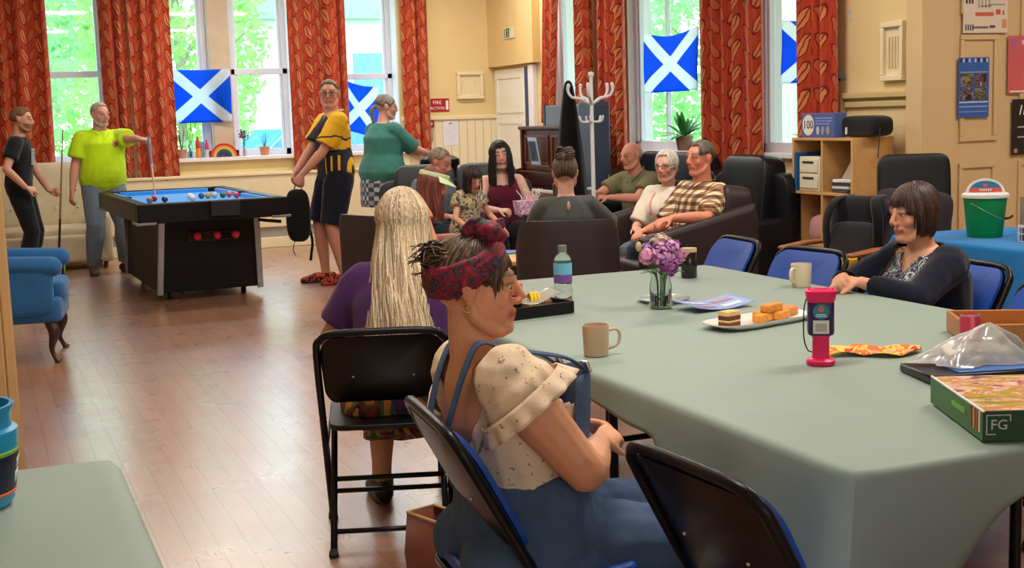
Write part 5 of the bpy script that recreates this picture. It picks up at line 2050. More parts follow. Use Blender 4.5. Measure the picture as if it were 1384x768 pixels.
# local x along the piano (towards +Y of the room turned), front faces local +y  (room -X)
mb = MB(); mb.box(-0.70, 0.70, -0.28, 0.02, 0.08, 1.28); mb.build('case', WOODD, pn, 30, 0.008)
mb = MB(); mb.box(-0.73, 0.73, -0.30, 0.06, 1.28, 1.315); mb.build('lid', WOODD, pn, 30, 0.01, 3)
for x in (-0.70, 0.66):
    mb = MB(); mb.box(x, x + 0.04, 0.0, 0.05, 0.66, 1.28); mb.build('end_post', WOODD, pn, 30, 0.006)
    mb = MB(); mb.prism([(0.0, 0.60), (0.30, 0.62), (0.31, 0.78), (0.22, 0.86), (0.0, 0.90)], x, x + 0.045, lambda a, b, h: (h, a, b)); mb.build('key_cheek', WOODD, pn, 30, 0.01)
    mb = MB(); mb.tube([(x + 0.02, 0.27, 0.62), (x + 0.02, 0.29, 0.40), (x + 0.02, 0.26, 0.1), (x + 0.02, 0.27, 0.0)], [0.035, 0.025, 0.028, 0.036], 12, 4); mb.build('leg', WOODD, pn, 180)
for x0, x1 in ((-0.62, -0.04), (0.04, 0.62)):
    mb = MB()
    for a0, a1, c0, c1 in ((x0, x1, 1.20, 1.225), (x0, x1, 0.93, 0.955), (x0, x0 + 0.025, 0.955, 1.20), (x1 - 0.025, x1, 0.955, 1.20)):
        mb.box(a0, a1, 0.02, 0.035, c0, c1)
    mb.build('panel_moulding', M('mahogany_light', (104, 54, 38), 0.3, var=0.1), pn, 30, 0.004)
mb = MB(); mb.box(-0.66, 0.66, 0.02, 0.30, 0.62, 0.69); mb.build('key_bed', WOODD, pn, 30, 0.006)
mb = MB()
for i in range(52):
    x = -0.645 + 1.29 * i / 52
    mb.box(x + 0.0008, x + 1.29 / 52 - 0.0008, 0.15, 0.285, 0.692, 0.712)
k = mb.build('white_keys', M('ivory', (226, 220, 204), 0.3, var=0.02), pn, 30, 0.001)
mb = MB()
for i in range(52):
    if i % 7 in (0, 1, 3, 4, 5):
        x = -0.645 + 1.29 * (i + 1) / 52
        mb.box(x - 0.006, x + 0.006, 0.14, 0.225, 0.712, 0.724)
mb.build('black_keys', BLACK, k, 30, 0.001)
mb = MB(); mb.obox((0, 0.07, 0.80), (1.29, 0.02, 0.14), rotx(-0.35)); mb.build('fall_board', WOODD, pn, 30, 0.004)
mb = MB(); mb.obox((0.05, 0.10, 0.925), (0.50, 0.05, 0.016)); mb.build('music_desk', WOODD, pn, 30, 0.004)
sh = thing('sheet_music', 'open music book with black and white keyboard cover on the piano desk', 'book', (5.25 - 0.11, 11.93, 0.934), PI / 2)
mb = MB(); mb.obox((0, -0.012, 0.135), (0.21, 0.012, 0.27), rotx(-0.16)); sb = mb.build('cover', M('paper_blue', (180, 200, 224), 0.5), sh, 30, 0.002)
for i in range(6):
    mb = MB(); mb.obox((-0.078 + 0.031 * i, -0.0025, 0.135), (0.016, 0.004, 0.20), rotx(-0.16)); mb.build('key_stripe', M('stripe_navy', (40, 60, 96), 0.5), sb, 30)

gs = thing('display_screen', 'tall grey freestanding screen behind the piano', 'screen', (5.63, 12.06, 0))
mb = MB(); mb.box(-0.03, 0.03, -0.58, 0.58, 0.06, 1.52); mb.build('panel', M('screen_grey', (112, 126, 136), 0.7, var=0.05), gs, 30, 0.01)
mb = MB(); mb.box(-0.04, 0.04, -0.62, -0.58, 0.0, 1.53); mb.build('post', M('screen_dark', (60, 70, 86), 0.5), gs, 30, 0.004)
mb = MB(); mb.box(-0.04, 0.04, 0.58, 0.62, 0.0, 1.53); mb.build('post', M('screen_dark', (60, 70, 86)), gs, 30, 0.004)
for y in (-0.6, 0.6):
    mb = MB(); mb.box(-0.06, 0.06, y - 0.03, y + 0.03, 0, 0.03); mb.build('foot', M('screen_dark', (60, 70, 86)), gs, 30, 0.006)
# slim slate-blue locker beside the piano
lk = thing('slim_locker', 'slim slate blue locker at the near end of the piano', 'locker', (5.27, 10.78, 0))
mb = MB(); mb.box(-0.10, 0.10, -0.11, 0.13, 0.03, 1.53); mb.build('body', M('slate_blue', (66, 82, 100), 0.45), lk, 30, 0.008)
mb = MB(); mb.box(-0.09, 0.09, -0.122, -0.1105, 0.06, 1.50); d_ = mb.build('door', M('slate_blue', (66, 82, 100)), lk, 30, 0.004)
mb = MB(); mb.tube([(0.07, -0.123, 0.74), (0.07, -0.14, 0.80), (0.07, -0.123, 0.86)], 0.007, 8, 3); mb.build('handle', CHROME, d_)

# furled black parasol and the white hat stand
pr = thing('furled_parasol', 'furled black parasol standing upright in front of the piano', 'parasol', (4.64, 9.98, 0))
mb = MB(); mb.tube([(0, 0, 0.42), (0, 0, 0.7), (0, 0, 1.1), (0, 0, 1.45), (0, 0, 1.66), (0, 0, 1.705)], [0.11, 0.128, 0.105, 0.068, 0.036, 0.012], 20, 3)
v_, f_ = mb.v, mb.f
mb2 = MB()
for p in v_:
    a = math.atan2(p[1], p[0])
    m_ = 1 + 0.10 * math.cos(a * 8 + p[2] * 3)
    mb2.v.append(V(p[0] * m_, p[1] * m_, p[2])); mb2.uv.append((0, 0)); mb2.cols.append((1, 1, 1))
mb2.f, mb2.m = f_, [0] * len(f_)
mb2.build('canopy', cloth('parasol_black', (12, 12, 14)), pr, 180)
mb = MB(); mb.cyl((0, 0, 0.05), (0, 0, 0.5), 0.018, 0.018, 12); mb.build('pole', BLKMETAL, pr)
mb = MB(); mb.lathe([(0, 0), (0.18, 0), (0.18, 0.03), (0.05, 0.06), (0.03, 0.12), (0, 0.12)], n=28, caps=False); mb.build('base', BLKMETAL, pr)

hs_ = thing('hat_stand', 'white hat stand with curved hooks in front of the grey screen', 'hat stand', (4.62, 9.50, 0))
WM = M('white_metal', (226, 228, 232), 0.35, var=0.02)
mb = MB(); mb.tube([(0, 0, 0.02), (0, 0, 1.0), (0, 0, 1.72)], [0.019, 0.017, 0.014], 12); mb.ball((0, 0, 1.735), 0.025, 12); mb.build('pole', WM, hs_)
for i in range(5):
    a = i * 2 * PI / 5 + 0.35
    c, s_ = math.cos(a), math.sin(a)
    mb = MB(); mb.tube([(0.01 * c, 0.01 * s_, 1.50), (0.09 * c, 0.09 * s_, 1.545), (0.16 * c, 0.16 * s_, 1.56), (0.19 * c, 0.19 * s_, 1.61), (0.185 * c, 0.185 * s_, 1.655)], [0.012, 0.012, 0.012, 0.012, 0.015], 8, 4, capround=True); mb.build('hook', WM, hs_, 180)
    mb = MB(); mb.tube([(0.01 * c, 0.01 * s_, 1.36), (0.08 * c, 0.08 * s_, 1.36), (0.10 * c, 0.10 * s_, 1.40)], 0.009, 8, 4, capround=True); mb.build('hook', WM, hs_, 180)
for i in range(4):
    a = i * PI / 2 + 0.4
    mb = MB(); mb.tube([(0, 0, 0.16), (0.12 * math.cos(a), 0.12 * math.sin(a), 0.08), (0.24 * math.cos(a), 0.24 * math.sin(a), 0.012)], 0.012, 8, 4, capround=True); mb.build('leg', WM, hs_, 180)

# black lidded bin behind the charcoal sofa
bn = thing('lidded_bin', 'black lidded bin behind the charcoal sofa, under the teal-shirted woman\'s hand', 'bin', (4.06, 11.66, 0))
mb = MB(); mb.lathe([(0, 0), (0.13, 0), (0.15, 0.2), (0.17, 0.98), (0, 0.98)], n=28, caps=False); mb.build('body', BLKLEATH, bn, 40)
mb = MB(); mb.lathe([(0, 0.98), (0.185, 0.98), (0.19, 1.0), (0.185, 1.04), (0.12, 1.075), (0, 1.08)], n=32, caps=False); mb.build('lid', BLACKV, bn, 40)

# ------------------------------------------------------------------ cube shelf and what is in it
SHX, SHY0, SHY1, SHZ = 5.60, 7.42, 8.14, 1.20
sf = thing('cube_shelf', 'tall beech cube shelf of two columns against the right wall', 'shelf', (SHX, SHY0, 0))
SHW, SHD = SHY1 - SHY0, 0.35
TH = 0.02
for name, (x0, x1, y0, y1, z0, z1) in (('side_panel', (0, SHD, 0, TH, 0, SHZ)), ('side_panel', (0, SHD, SHW - TH, SHW, 0, SHZ)), ('divider', (0.004, SHD - 0.01, SHW / 2 - TH / 2, SHW / 2 + TH / 2, TH, SHZ - TH)),
                                       ('top', (0, SHD, TH, SHW - TH, SHZ - TH, SHZ)), ('bottom', (0, SHD, TH, SHW - TH, 0.0, TH))):
    mb = MB(); mb.box(x0, x1, y0, y1, z0, z1); mb.build(name, WOODL, sf, 30, 0.002)
mb = MB(); mb.box(SHD - 0.01, SHD, TH, SHW - TH, TH, SHZ - TH); mb.build('back_panel', M('beech_dark', (170, 120, 72), 0.6, var=0.06), sf, 30)
for z in (0.42, 0.80):
    for y0, y1 in ((TH, SHW / 2 - TH / 2), (SHW / 2 + TH / 2, SHW - TH)):
        mb = MB(); mb.box(0.002, SHD - 0.01, y0, y1, z - TH / 2, z + TH / 2); mb.build('shelf_board', WOODL, sf, 30, 0.002)
CY0, CY1 = SHY0 + SHW * 0.27, SHY0 + SHW * 0.73      # column centres: near, far

st = thing('drawer_box', 'cream plastic drawer box in the upper far cube of the shelf', 'box', (5.78, CY1, 0.812))
mb = MB(); mb.box(-0.16, 0.14, -0.12, 0.13, 0, 0.25); mb.build('body', M('box_cream', (226, 218, 190), 0.5), st, 30, 0.006)
for z in (0.02, 0.135):
    mb = MB(); mb.box(-0.170, -0.161, -0.105, 0.115, z, z + 0.10); dd = mb.build('drawer', M('box_cream', (226, 218, 190)), st, 30, 0.004)
    mb = MB(); mb.box(-0.176, -0.1705, -0.06, 0.07, z + 0.07, z + 0.082); mb.build('handle', M('slot_dark', (40, 36, 34)), dd, 30)
for i, (z, c, w) in enumerate(((0.812, (70, 74, 70), 0.22), (0.838, (214, 214, 206), 0.2), (0.862, (60, 62, 66), 0.21), (0.885, (230, 226, 220), 0.19))):
    mb = MB(); mb.box(-0.13, 0.13, -w / 2, w / 2, 0, 0.021)
    one('file', ('dark', 'pale grey', 'charcoal', 'white')[i] + ' file in the stack in the upper near cube of the shelf', 'file', mb, M('file%d' % i, c, 0.6), (5.76, CY0 - 0.02, z + 0.0005), 0.1 * (i - 1.5), bevel=0.003)
mb = MB(); mb.add([(0, -0.12, 0), (0, 0.06, 0), (0.02, -0.12, 0.24), (0.012, -0.12, 0), (0.012, 0.06, 0), (0.032, -0.12, 0.24)], [(0, 1, 2), (5, 4, 3), (0, 3, 4, 1), (1, 4, 5, 2), (2, 5, 3, 0)])
one('paper_sheaf', 'grey paper sheaf leaning in the upper near cube above the stacked files', 'papers', mb, M('paper_grey', (176, 160, 150), 0.7), (5.70, CY0, 0.908))
mb = MB(); mb.ball((0, 0, 0.10), (0.13, 0.13, 0.11), 20, e=(0.7, 0.7)); v_, f_ = mb.v, mb.f
mb.v = [p + 0.018 * mnoise.noise(Vector(p * 11)) * nrm(p) for p in mb.v]
mb.v = [V(p[0], p[1], max(p[2], 0.002)) for p in mb.v]
one('pink_bag', 'crumpled pink bag in the middle far cube of the shelf', 'bag', mb, cloth('pink_cloth', (196, 140, 140)), (5.76, CY1 - 0.04, 0.431), smooth=180)
for i, (c, w, h, nm, n2) in enumerate((((190, 60, 30), 0.11, 0.09, 'orange-red box', 'box'), ((140, 26, 30), 0.10, 0.15, 'dark red tin', 'tin'))):
    mb = MB(); mb.box(-0.1, 0.1, -w / 2, w / 2, 0, h)
    one('small_box', nm + ' in the middle near cube of the shelf', n2, mb, M('smallbox%d' % i, c, 0.5), (5.76, CY0 + 0.07 - 0.14 * i, 0.431), bevel=0.004)
mb = MB(); mb.box(-0.02, 0.26, -0.012, 0.012, 0, 0.28)
one('blue_folder', 'blue folder standing on the window side of the cube shelf top cube', 'folder', mb, M('folder_blue', (30, 92, 150), 0.5), (5.62, SHY1 - 0.04, 0.811), bevel=0.003)

fbx = thing('picture_box', 'blue picture box with a white oval on top of the cube shelf', 'box', (5.63, 7.86, SHZ + 0.001))
mb = MB(); mb.box(0, 0.11, -0.19, 0.20, 0, 0.175); mb.build('body', M('box_blue', (78, 96, 160), 0.5), fbx, 30, 0.004)
mb = MB(); mb.prism([(0.115 + 0.07 * math.cos(i * PI / 16), 0.09 + 0.075 * math.sin(i * PI / 16)) for i in range(32)], -0.002, -0.0005, lambda a, b, h: (h, a, b)); ov = mb.build('oval', M('oval_cream', (226, 222, 200), 0.5), fbx, 30)
RLT = np.array([[0, 0, -1.0], [-1.0, 0, 0], [0, 1.0, 0]]).T        # columns right(-y), up(z), out(-x)
RLT = np.column_stack([V(0, -1, 0), V(0, 0, 1), V(-1, 0, 0)])
text_mesh('100', 0.085, M('num_blue', (60, 74, 110), 0.5), 'number', ov, (-0.003, 0.115, 0.09), RLT)
for z, w in ((0.135, 0.2), (0.115, 0.2), (0.095, 0.17)):
    mb = MB(); mb.box(-0.0016, -0.0004, 0.03 - w, 0.03, z, z + 0.007); mb.build('line', M('line_pale', (150, 170, 220)), fbx, 30)
for i in range(3):
    mb = MB(); mb.ball((-0.0015, 0.0 - 0.06 * i, 0.05), (0.0015, 0.02, 0.032), 12); mb.build('figure', M('fig%d' % i, ((190, 190, 200), (140, 150, 170), (170, 150, 120))[i]), fbx, 180)

rb = thing('roll_bag', 'long black zipped bag lying on top of the cube shelf', 'bag', (5.78, 7.50, SHZ + 0.002))
mb = MB(); mb.pillow((0, 0.0, 0.075), (0.17, 0.42, 0.15), e=(0.5, 0.3), n=32); mb.build('bag_body', cloth('bag_black', (16, 16, 18), 0.7), rb, 180)
mb = MB(); mb.box(-0.095, -0.086, 0.10, 0.115, 0.02, 0.07); mb.build('tag', WHITE, rb, 30, 0.002)
mb = MB(); mb.tube([(-0.06, -0.19, 0.06), (-0.085, -0.215, 0.0), (-0.085, -0.20, -0.14)], [(0.012, 0.003)] * 3, 6, 4); mb.v = [V(p[0], p[1] - 0.035, p[2]) for p in mb.v]; mb.build('strap', cloth('bag_black', (16, 16, 18)), rb, 180)

# ------------------------------------------------------------------ blue table with the collection bucket
bt = thing('charity_table', 'low-backed side table under a bright blue cloth by the beige wall', 'table', (4.72, 4.93, 0), 0)
mb = MB(); mb.box(-0.36, 0.36, -0.60, 0.50, 0.70, 0.74); mb.build('tabletop', M('table_laminate', (196, 186, 168)), bt, 30, 0.005)
for sx in (-0.3, 0.3):
    for sy in (-0.5, 0.4):
        mb = MB(); mb.cyl((sx, sy, 0), (sx, sy, 0.70), 0.018, 0.018, 10); mb.build('leg', BLKMETAL, bt)
bt['label'] = 'small table wholly draped in bright blue cloth, holding the green bucket'
_sv = SAGE
SAGE = cloth('azure_cloth', (0, 112, 178), 0.8, 0.06)
draped_cloth(4.34, 5.10, 4.30, 5.46, 0.752, lambda k, u: 0.52 + 0.04 * math.sin(u * 7 + k), 'blue_tablecloth', 'bright azure blue cloth draped to near the floor under the green bucket', rr=0.02, wob=0.03, seed=6, corner=0.11, n=260)
SAGE = _sv

bk = thing('collection_bucket', 'green collection bucket with white lid and arched sign on the blue table', 'bucket', (4.62, 5.06, 0.7535), rad(-35))
GRNB = M('bucket_green', (10, 140, 70), 0.4, var=0.04)
mb = MB(); mb.lathe([(0, 0), (0.080, 0), (0.084, 0.004), (0.104, 0.20), (0.100, 0.20), (0.08, 0.01), (0, 0.01)], n=36, caps=False); mb.build('pail', GRNB, bk, 40)
mb = MB(); mb.lathe([(0, 0.2), (0.113, 0.198), (0.115, 0.206), (0.112, 0.216), (0.10, 0.222), (0, 0.222)], n=36, caps=False); ld = mb.build('lid', M('lid_white', (226, 224, 220), 0.4), bk, 40)
arch = [(0.092 * math.cos(i * PI / 20), 0.222 + 0.070 * math.sin(i * PI / 20)) for i in range(21)]
arch2 = [(0.078 * math.cos(i * PI / 20), 0.226 + 0.054 * math.sin(i * PI / 20)) for i in range(21)]
fy = lambda a, b, h: (a, h, b)
mb = MB(); mb.prism(arch, -0.004, 0.004, fy); sg_ = mb.build('arched_sign', M('lid_white', (226, 224, 220)), bk, 40)
mb = MB(); mb.prism(arch2, -0.0055, -0.0042, fy); mb.build('blue_field', M('sign_blue', (30, 120, 170), 0.5), sg_, 40)
mb = MB(); mb.prism([(-0.078, 0.226), (0.078, 0.226), (0.070, 0.246), (-0.070, 0.246)], -0.0068, -0.0056, fy); mb.build('red_band', M('sign_red', (214, 80, 60), 0.5), sg_, 40)
for i in range(6):
    mb = MB(); mb.box(-0.028 + i * 0.010, -0.022 + i * 0.010, -0.0078, -0.0069, 0.231, 0.241); mb.build('band_mark', M('lid_white', (226, 224, 220)), sg_, 30)
mb = MB(); mb.ball((0.0, -0.0064, 0.258), (0.012, 0.0012, 0.010), 12); mb.build('red_emblem', M('sign_red', (214, 80, 60)), sg_, 180)
mb = MB(); mb.tube([(-0.103, 0, 0.185), (-0.06, -0.09, 0.165), (0.0, -0.112, 0.13), (0.06, -0.098, 0.10), (0.112, -0.02, 0.09)], 0.0022, 6, 5); hn = mb.build('wire_handle', GREYMETAL, bk, 180)
mb = MB(); mb.tube([(0.085, -0.075, 0.098), (0.11, -0.03, 0.096), (0.13, 0.0, 0.104)], 0.006, 8, 3); mb.build('grip', BLACK, hn, 180)

BTX = 0.7535
mb = MB(); mb.box(-0.10, 0.12, -0.02, 0.02, 0, 0.0)
wr = thing('wire_basket', 'small white wire basket of cards beside the green bucket', 'basket', (4.62, 4.76, BTX), rad(-40))
mb = MB()
for z in (0.004, 0.04, 0.075):
    mb.tube([(-0.05, -0.035, z), (0.05, -0.035, z), (0.05, 0.035, z), (-0.05, 0.035, z)], 0.002, 6, 1, closed=True)
for i in range(9):
    x = -0.05 + 0.0125 * i
    mb.tube([(x, -0.035, 0.004), (x, -0.035, 0.075)], 0.0014, 5); mb.tube([(x, 0.035, 0.004), (x, 0.035, 0.075)], 0.0014, 5)
mb.build('wires', WM, wr, 60)
for i in range(5):
    mb = MB(); mb.box(-0.042, 0.042, -0.026 + 0.011 * i, -0.019 + 0.011 * i, 0.006, 0.068); mb.build('card', M('card%d' % (i % 3), ((70, 60, 84), (180, 176, 170), (110, 60, 70))[i % 3], 0.6), wr, 30)
cb = thing('card_box', 'black and white patterned box at the right edge on the blue table', 'box', (4.66, 4.60, BTX), rad(-40))
mb = MB(); mb.box(-0.05, 0.09, -0.05, 0.05, 0, 0.055); mb.build('lower_box', M('box_navy', (20, 24, 60), 0.5), cb, 30, 0.004)
mb = MB(); mb.box(-0.05, 0.09, -0.05, 0.05, 0.055, 0.125); mb.build('upper_box', patches('box_zebra', [(20, 20, 24), (226, 222, 214), (20, 20, 24), (226, 222, 214)], 30, 1.5), cb, 30, 0.004)
hb = thing('display_hutch', 'taupe display board with a cream roll on top behind the green bucket', 'display', (4.95, 4.98, BTX), rad(-38))
mb = MB(); mb.box(-0.13, 0.22, 0.0, 0.03, 0, 0.19); mb.build('board', M('taupe', (150, 130, 104), 0.7), hb, 30, 0.004)
mb = MB(); mb.tube([(-0.06, 0.0, 0.215), (0.05, -0.002, 0.222), (0.16, 0.0, 0.214)], [(0.028, 0.024)] * 3, 14, 3, capround=True); mb.build('cloth_roll', cloth('roll_cream', (232, 190, 124)), hb, 180)
mb = MB(); mb.box(-0.10, 0.05, -0.05, 0.04, 0, 0.045)
one('card_pack', 'white pack lying behind the green bucket on the blue table', 'pack', mb, M('lid_white', (226, 224, 220)), (4.80, 5.24, BTX), rad(-38), bevel=0.004)

# ------------------------------------------------------------------ things on the long table
TT = TZ + 0.0035


def mug(label, loc, rz, col, w=0.041, h=0.092):
    t = thing('mug', label, 'mug', loc, rz)
    m = M('mug_%d' % col[0], col, 0.3, var=0.02, coat=0.3)
    mb = MB(); mb.lathe([(0, 0), (w * 0.86, 0), (w * 0.93, 0.006), (w, h * 0.9), (w * 0.99, h), (w * 0.92, h), (w * 0.90, h * 0.9), (w * 0.84, 0.01), (0, 0.01)], n=36, caps=False); mb.build('cup', m, t, 60)
    mb = MB(); mb.tube([(w * 0.92, 0, h * 0.80), (w + 0.022, 0, h * 0.82), (w + 0.032, 0, h * 0.62), (w + 0.024, 0, h * 0.32), (w * 0.90, 0, h * 0.20)], [(0.006, 0.0045)] * 5, 10, 5, side=(0, 1, 0)); mb.build('handle', m, t, 180)
    mb = MB(); mb.lathe([(0, h * 0.84), (w * 0.893, h * 0.84)], n=30, caps=False); mb.build('tea', M('tea', (120, 70, 40), 0.1), t)
    return t


mug('beige china mug on the green cloth nearest the woman in dungarees', (1.615, 3.33, TT), rad(-15), (206, 178, 146), 0.039, 0.090)
mug('cream mug beside the collection tin, in front of the empty blue chair', (2.93, 4.20, TT), rad(200), (226, 212, 184), 0.040, 0.090)

vs = thing('flower_vase', 'glass jar of pink and lilac blooms in the middle of the green cloth', 'vase', (2.21, 4.02, TT))
GLASS = M('clear_glass', (232, 240, 236), 0.03, 0, 0, trans=1.0, ior=1.35)
mb = MB(); mb.lathe([(0, 0), (0.036, 0), (0.040, 0.006), (0.040, 0.085), (0.034, 0.10), (0.036, 0.125), (0.0345, 0.125), (0.032, 0.10), (0.0375, 0.084), (0.0375, 0.008), (0, 0.008)], n=32, caps=False); mb.build('jar', GLASS, vs, 60)
mb = MB(); mb.lathe([(0, 0.0085), (0.037, 0.0085), (0.037, 0.05), (0, 0.05)], n=28, caps=False); mb.build('water', M('water', (216, 226, 220), 0.02, 0, 0, trans=1.0, ior=1.2), vs, 60)
rng = random.Random(5)
heads = [((-0.055, -0.01, 0.19), (0.036, 0.034, 0.034), (222, 150, 190)), ((0.005, -0.025, 0.185), (0.042, 0.038, 0.050), (200, 140, 196)), ((0.075, 0.01, 0.185), (0.036, 0.034, 0.032), (222, 156, 190)),
         ((0.015, 0.02, 0.235), (0.036, 0.03, 0.030), (206, 176, 166)), ((-0.02, 0.03, 0.21), (0.032, 0.03, 0.030), (180, 146, 206)), ((0.045, -0.005, 0.205), (0.034, 0.03, 0.036), (206, 150, 202)), ((0.02, -0.03, 0.145), (0.026, 0.024, 0.028), (172, 96, 166))]
for c, r, col in heads:
    mb = MB()
    for i in range(70):
        d = nrm(V(rng.gauss(0, 1), rng.gauss(0, 1), rng.gauss(0, 1)))
        p = V(*c) + d * V(*r) * rng.uniform(0.55, 1.0)
        a = nrm(np.cross(d, V(rng.random(), rng.random(), rng.random())))
        b = np.cross(d, a)
        q = rng.uniform(0.009, 0.015)
        mb.add([p - a * q, p - b * q * 0.8 + d * q * .3, p + a * q + d * q * 0.5, p + b * q * 0.8 + d * q * .3], [(0, 1, 2, 3)])
    mb.build('bloom', M('petal_%d_%d' % col[:2], col, 0.7, var=0.2, vscale=40), vs, 180, fix=False)
    mb = MB(); mb.tube([(c[0] * 0.2, c[1] * 0.3, 0.012), (c[0] * 0.35, c[1] * 0.4, 0.11), (c[0], c[1], c[2])], 0.0022, 6, 4); mb.build('stem', M('stem_green', (70, 120, 50), 0.6), vs, 180)
for i in range(6):
    a = i * 1.1
    mb = MB()
    p0 = V(0.015 * math.cos(a), 0.015 * math.sin(a), 0.12)
    d = V(math.cos(a), math.sin(a), 0.55)
    mb.grid(4, 8, lambda u, v: p0 + d * 0.075 * v + V(-math.sin(a), math.cos(a), 0) * 0.026 * (u - 0.5) * math.sin(PI * min(v * 0.95 + 0.05, 1)) * 1.2 - V(0, 0, 0.03) * v * v)
    mb.build('leaf', M('leaf_dark', (60, 110, 50), 0.5, var=0.15), vs, 180, solid=0.0008)
mb = MB(); mb.ball((-0.085, 0.0, 0.225), (0.012, 0.01, 0.018), 10); mb.build('bud', M('bud_pale', (200, 180, 120)), vs, 180)
mb = MB(); mb.tube([(-0.01, 0, 0.10), (-0.06, 0, 0.18), (-0.085, 0, 0.215)], 0.0018, 6, 4); mb.build('stem', M('stem_green', (70, 120, 50)), vs, 180)

wb = thing('water_bottle', 'clear plastic water bottle with blue and purple label, behind the black tray', 'bottle', (1.985, 4.36, TT))
mb = MB(); mb.lathe([(0, 0), (0.030, 0), (0.034, 0.008), (0.034, 0.05), (0.031, 0.062), (0.034, 0.075), (0.034, 0.15), (0.030, 0.17), (0.015, 0.185), (0.014, 0.20), (0, 0.20)], n=32, caps=False); mb.build('bottle_body', GLASS, wb, 60)
mb = MB(); mb.lathe([(0.0348, 0.075), (0.0348, 0.105)], n=32, caps=False); lb = mb.build('label_band', M('label_purple', (120, 84, 160), 0.4), wb, 60)
mb = MB(); mb.lathe([(0.0348, 0.105), (0.0348, 0.148)], n=32, caps=False); mb.build('label_band', M('label_aqua', (110, 190, 216), 0.4), wb, 60)
mb = MB(); mb.lathe([(0.0165, 0.187), (0.017, 0.205), (0.016, 0.212), (0, 0.212)], n=24, caps=False); mb.build('cap', M('cap_grey', (120, 116, 124), 0.5), wb, 40)

bj = thing('dark_jar', 'small dark glass jar with pale lid at the far end behind the flowers', 'jar', (2.72, 4.70, TT))
mb = MB(); mb.lathe([(0, 0), (0.031, 0), (0.034, 0.004), (0.034, 0.10), (0.028, 0.108), (0, 0.108)], n=28, caps=False); mb.build('jar', M('jar_dark', (18, 16, 18), 0.12, coat=0.5), bj, 40)
mb = MB(); mb.lathe([(0.0, 0.108), (0.033, 0.108), (0.033, 0.124), (0, 0.126)], n=28, caps=False); mb.build('lid', M('lid_tan', (206, 176, 140), 0.5), bj, 40)
mb = MB(); mb.lathe([(0, 0), (0.07, 0), (0.095, 0.010), (0.097, 0.013), (0.07, 0.005), (0, 0.004)], n=40, caps=False)
one('side_plate', 'clear glass plate behind the flower jar', 'plate', mb, M('plate_glass', (214, 224, 214), 0.1, trans=0.5, var=0), (2.30, 4.16, TT), smooth=40)

bl = thing('blue_leaflet', 'pale blue folded leaflet beside the flower jar', 'leaflet', (2.37, 3.93, TT), rad(8))
mb = MB(); mb.grid(14, 10, lambda u, v: (-0.13 + 0.26 * u, -0.075 + 0.15 * v, 0.003 + 0.016 * (1 - math.sin(PI * u)) * 1.0 + 0.012 * v)); mb.build('sheet', M('leaflet_blue', (140, 164, 214), 0.5), bl, 60, solid=0.002)
for i in range(2):
    for j in range(2):
        mb = MB(); mb.grid(5, 4, lambda u, v: (-0.105 + 0.115 * i + 0.085 * u, -0.05 + 0.06 * j + 0.028 * v, 0.0055 + 0.016 * (1 - math.sin(PI * ((0.025 + 0.115 * i + 0.085 * u) / 0.26))) + 0.012 * ((0.025 + 0.06 * j + 0.028 * v) / 0.15))); mb.build('print_block', M('print_%d' % ((i + j) % 2), ((176, 130, 140), (206, 214, 232))[(i + j) % 2], 0.5), bl, 60)

pl = thing('cake_plate', 'oblong white plate of cakes in the middle of the long table', 'plate', (2.31, 3.55, TT), rad(12))
def plate_fn(u, v):
    a = 2 * PI * u
    r = [0.0, 0.70, 0.82, 1.0, 1.0, 0.8, 0.0][int(round(v * 6))]
    z = [0.006, 0.006, 0.008, 0.020, 0.016, 0.0, 0.0][int(round(v * 6))]
    s4 = lambda q: math.copysign(abs(q) ** 0.5, q)
    return (0.205 * s4(math.cos(a)) * r, 0.085 * s4(math.sin(a)) * r, z)
mb = MB(); mb.grid(48, 7, plate_fn, closed_u=True); mb.build('dish', M('porcelain', (232, 230, 224), 0.25, var=0.01, coat=0.3), pl, 60)
PZ = TT + 0.0085
def cake(name, label, off, size, m, rz, z=PZ, **kw):
    R = rotz(rad(12))
    p = V(2.31, 3.55, z) + R @ V(off[0], off[1], 0)
    mb = MB(); mb.pillow((0, 0, size[2] / 2), size, e=(0.25, 0.2), n=24)
    return one(name, label, 'cake', mb, m, tuple(p), rz + rad(12), smooth=180)
CAKE = M('sponge_gold', (222, 150, 62), 0.8, var=0.25, vscale=60, bump=0.4, bscale=150)
CAKE2 = M('tart_orange', (226, 140, 80), 0.7, var=0.2, vscale=50)
for i, (x, y, r, z) in enumerate(((-0.0, -0.02, 0.3, 0), (0.045, 0.02, 0.15, 0), (0.085, -0.02, 0.4, 0), (0.05, -0.01, 0.2, 0.026))):
    cake('cake_slice', ('golden cake slice at the left of the pile on the oblong plate', 'golden cake slice at the back of the pile on the oblong plate', 'golden cake slice at the right of the pile on the oblong plate', 'golden cake slice on top of the pile on the oblong plate')[i], (x, y), (0.085, 0.036, 0.026), CAKE, r, PZ + z + 0.0005)
cake('tart', 'round orange tart at the far right of the oblong plate', (0.15, 0.025), (0.07, 0.06, 0.03), CAKE2, 0)
ck = thing('layer_cake', 'dark chocolate layer cake piece with pale top at the left of the plate', 'cake', tuple(V(2.31, 3.55, PZ) + rotz(rad(12)) @ V(-0.135, -0.005, 0)), rad(20))
for i, (z0, z1, c) in enumerate(((0, 0.014, (120, 66, 30)), (0.014, 0.02, (226, 196, 140)), (0.02, 0.034, (104, 56, 26)), (0.034, 0.048, (226, 190, 130)))):
    mb = MB(); mb.box(-0.028, 0.032, -0.022, 0.022, z0, z1); mb.build('layer', M('cake_layer%d' % i, c, 0.8, var=0.15, vscale=60), ck, 30, 0.0015)

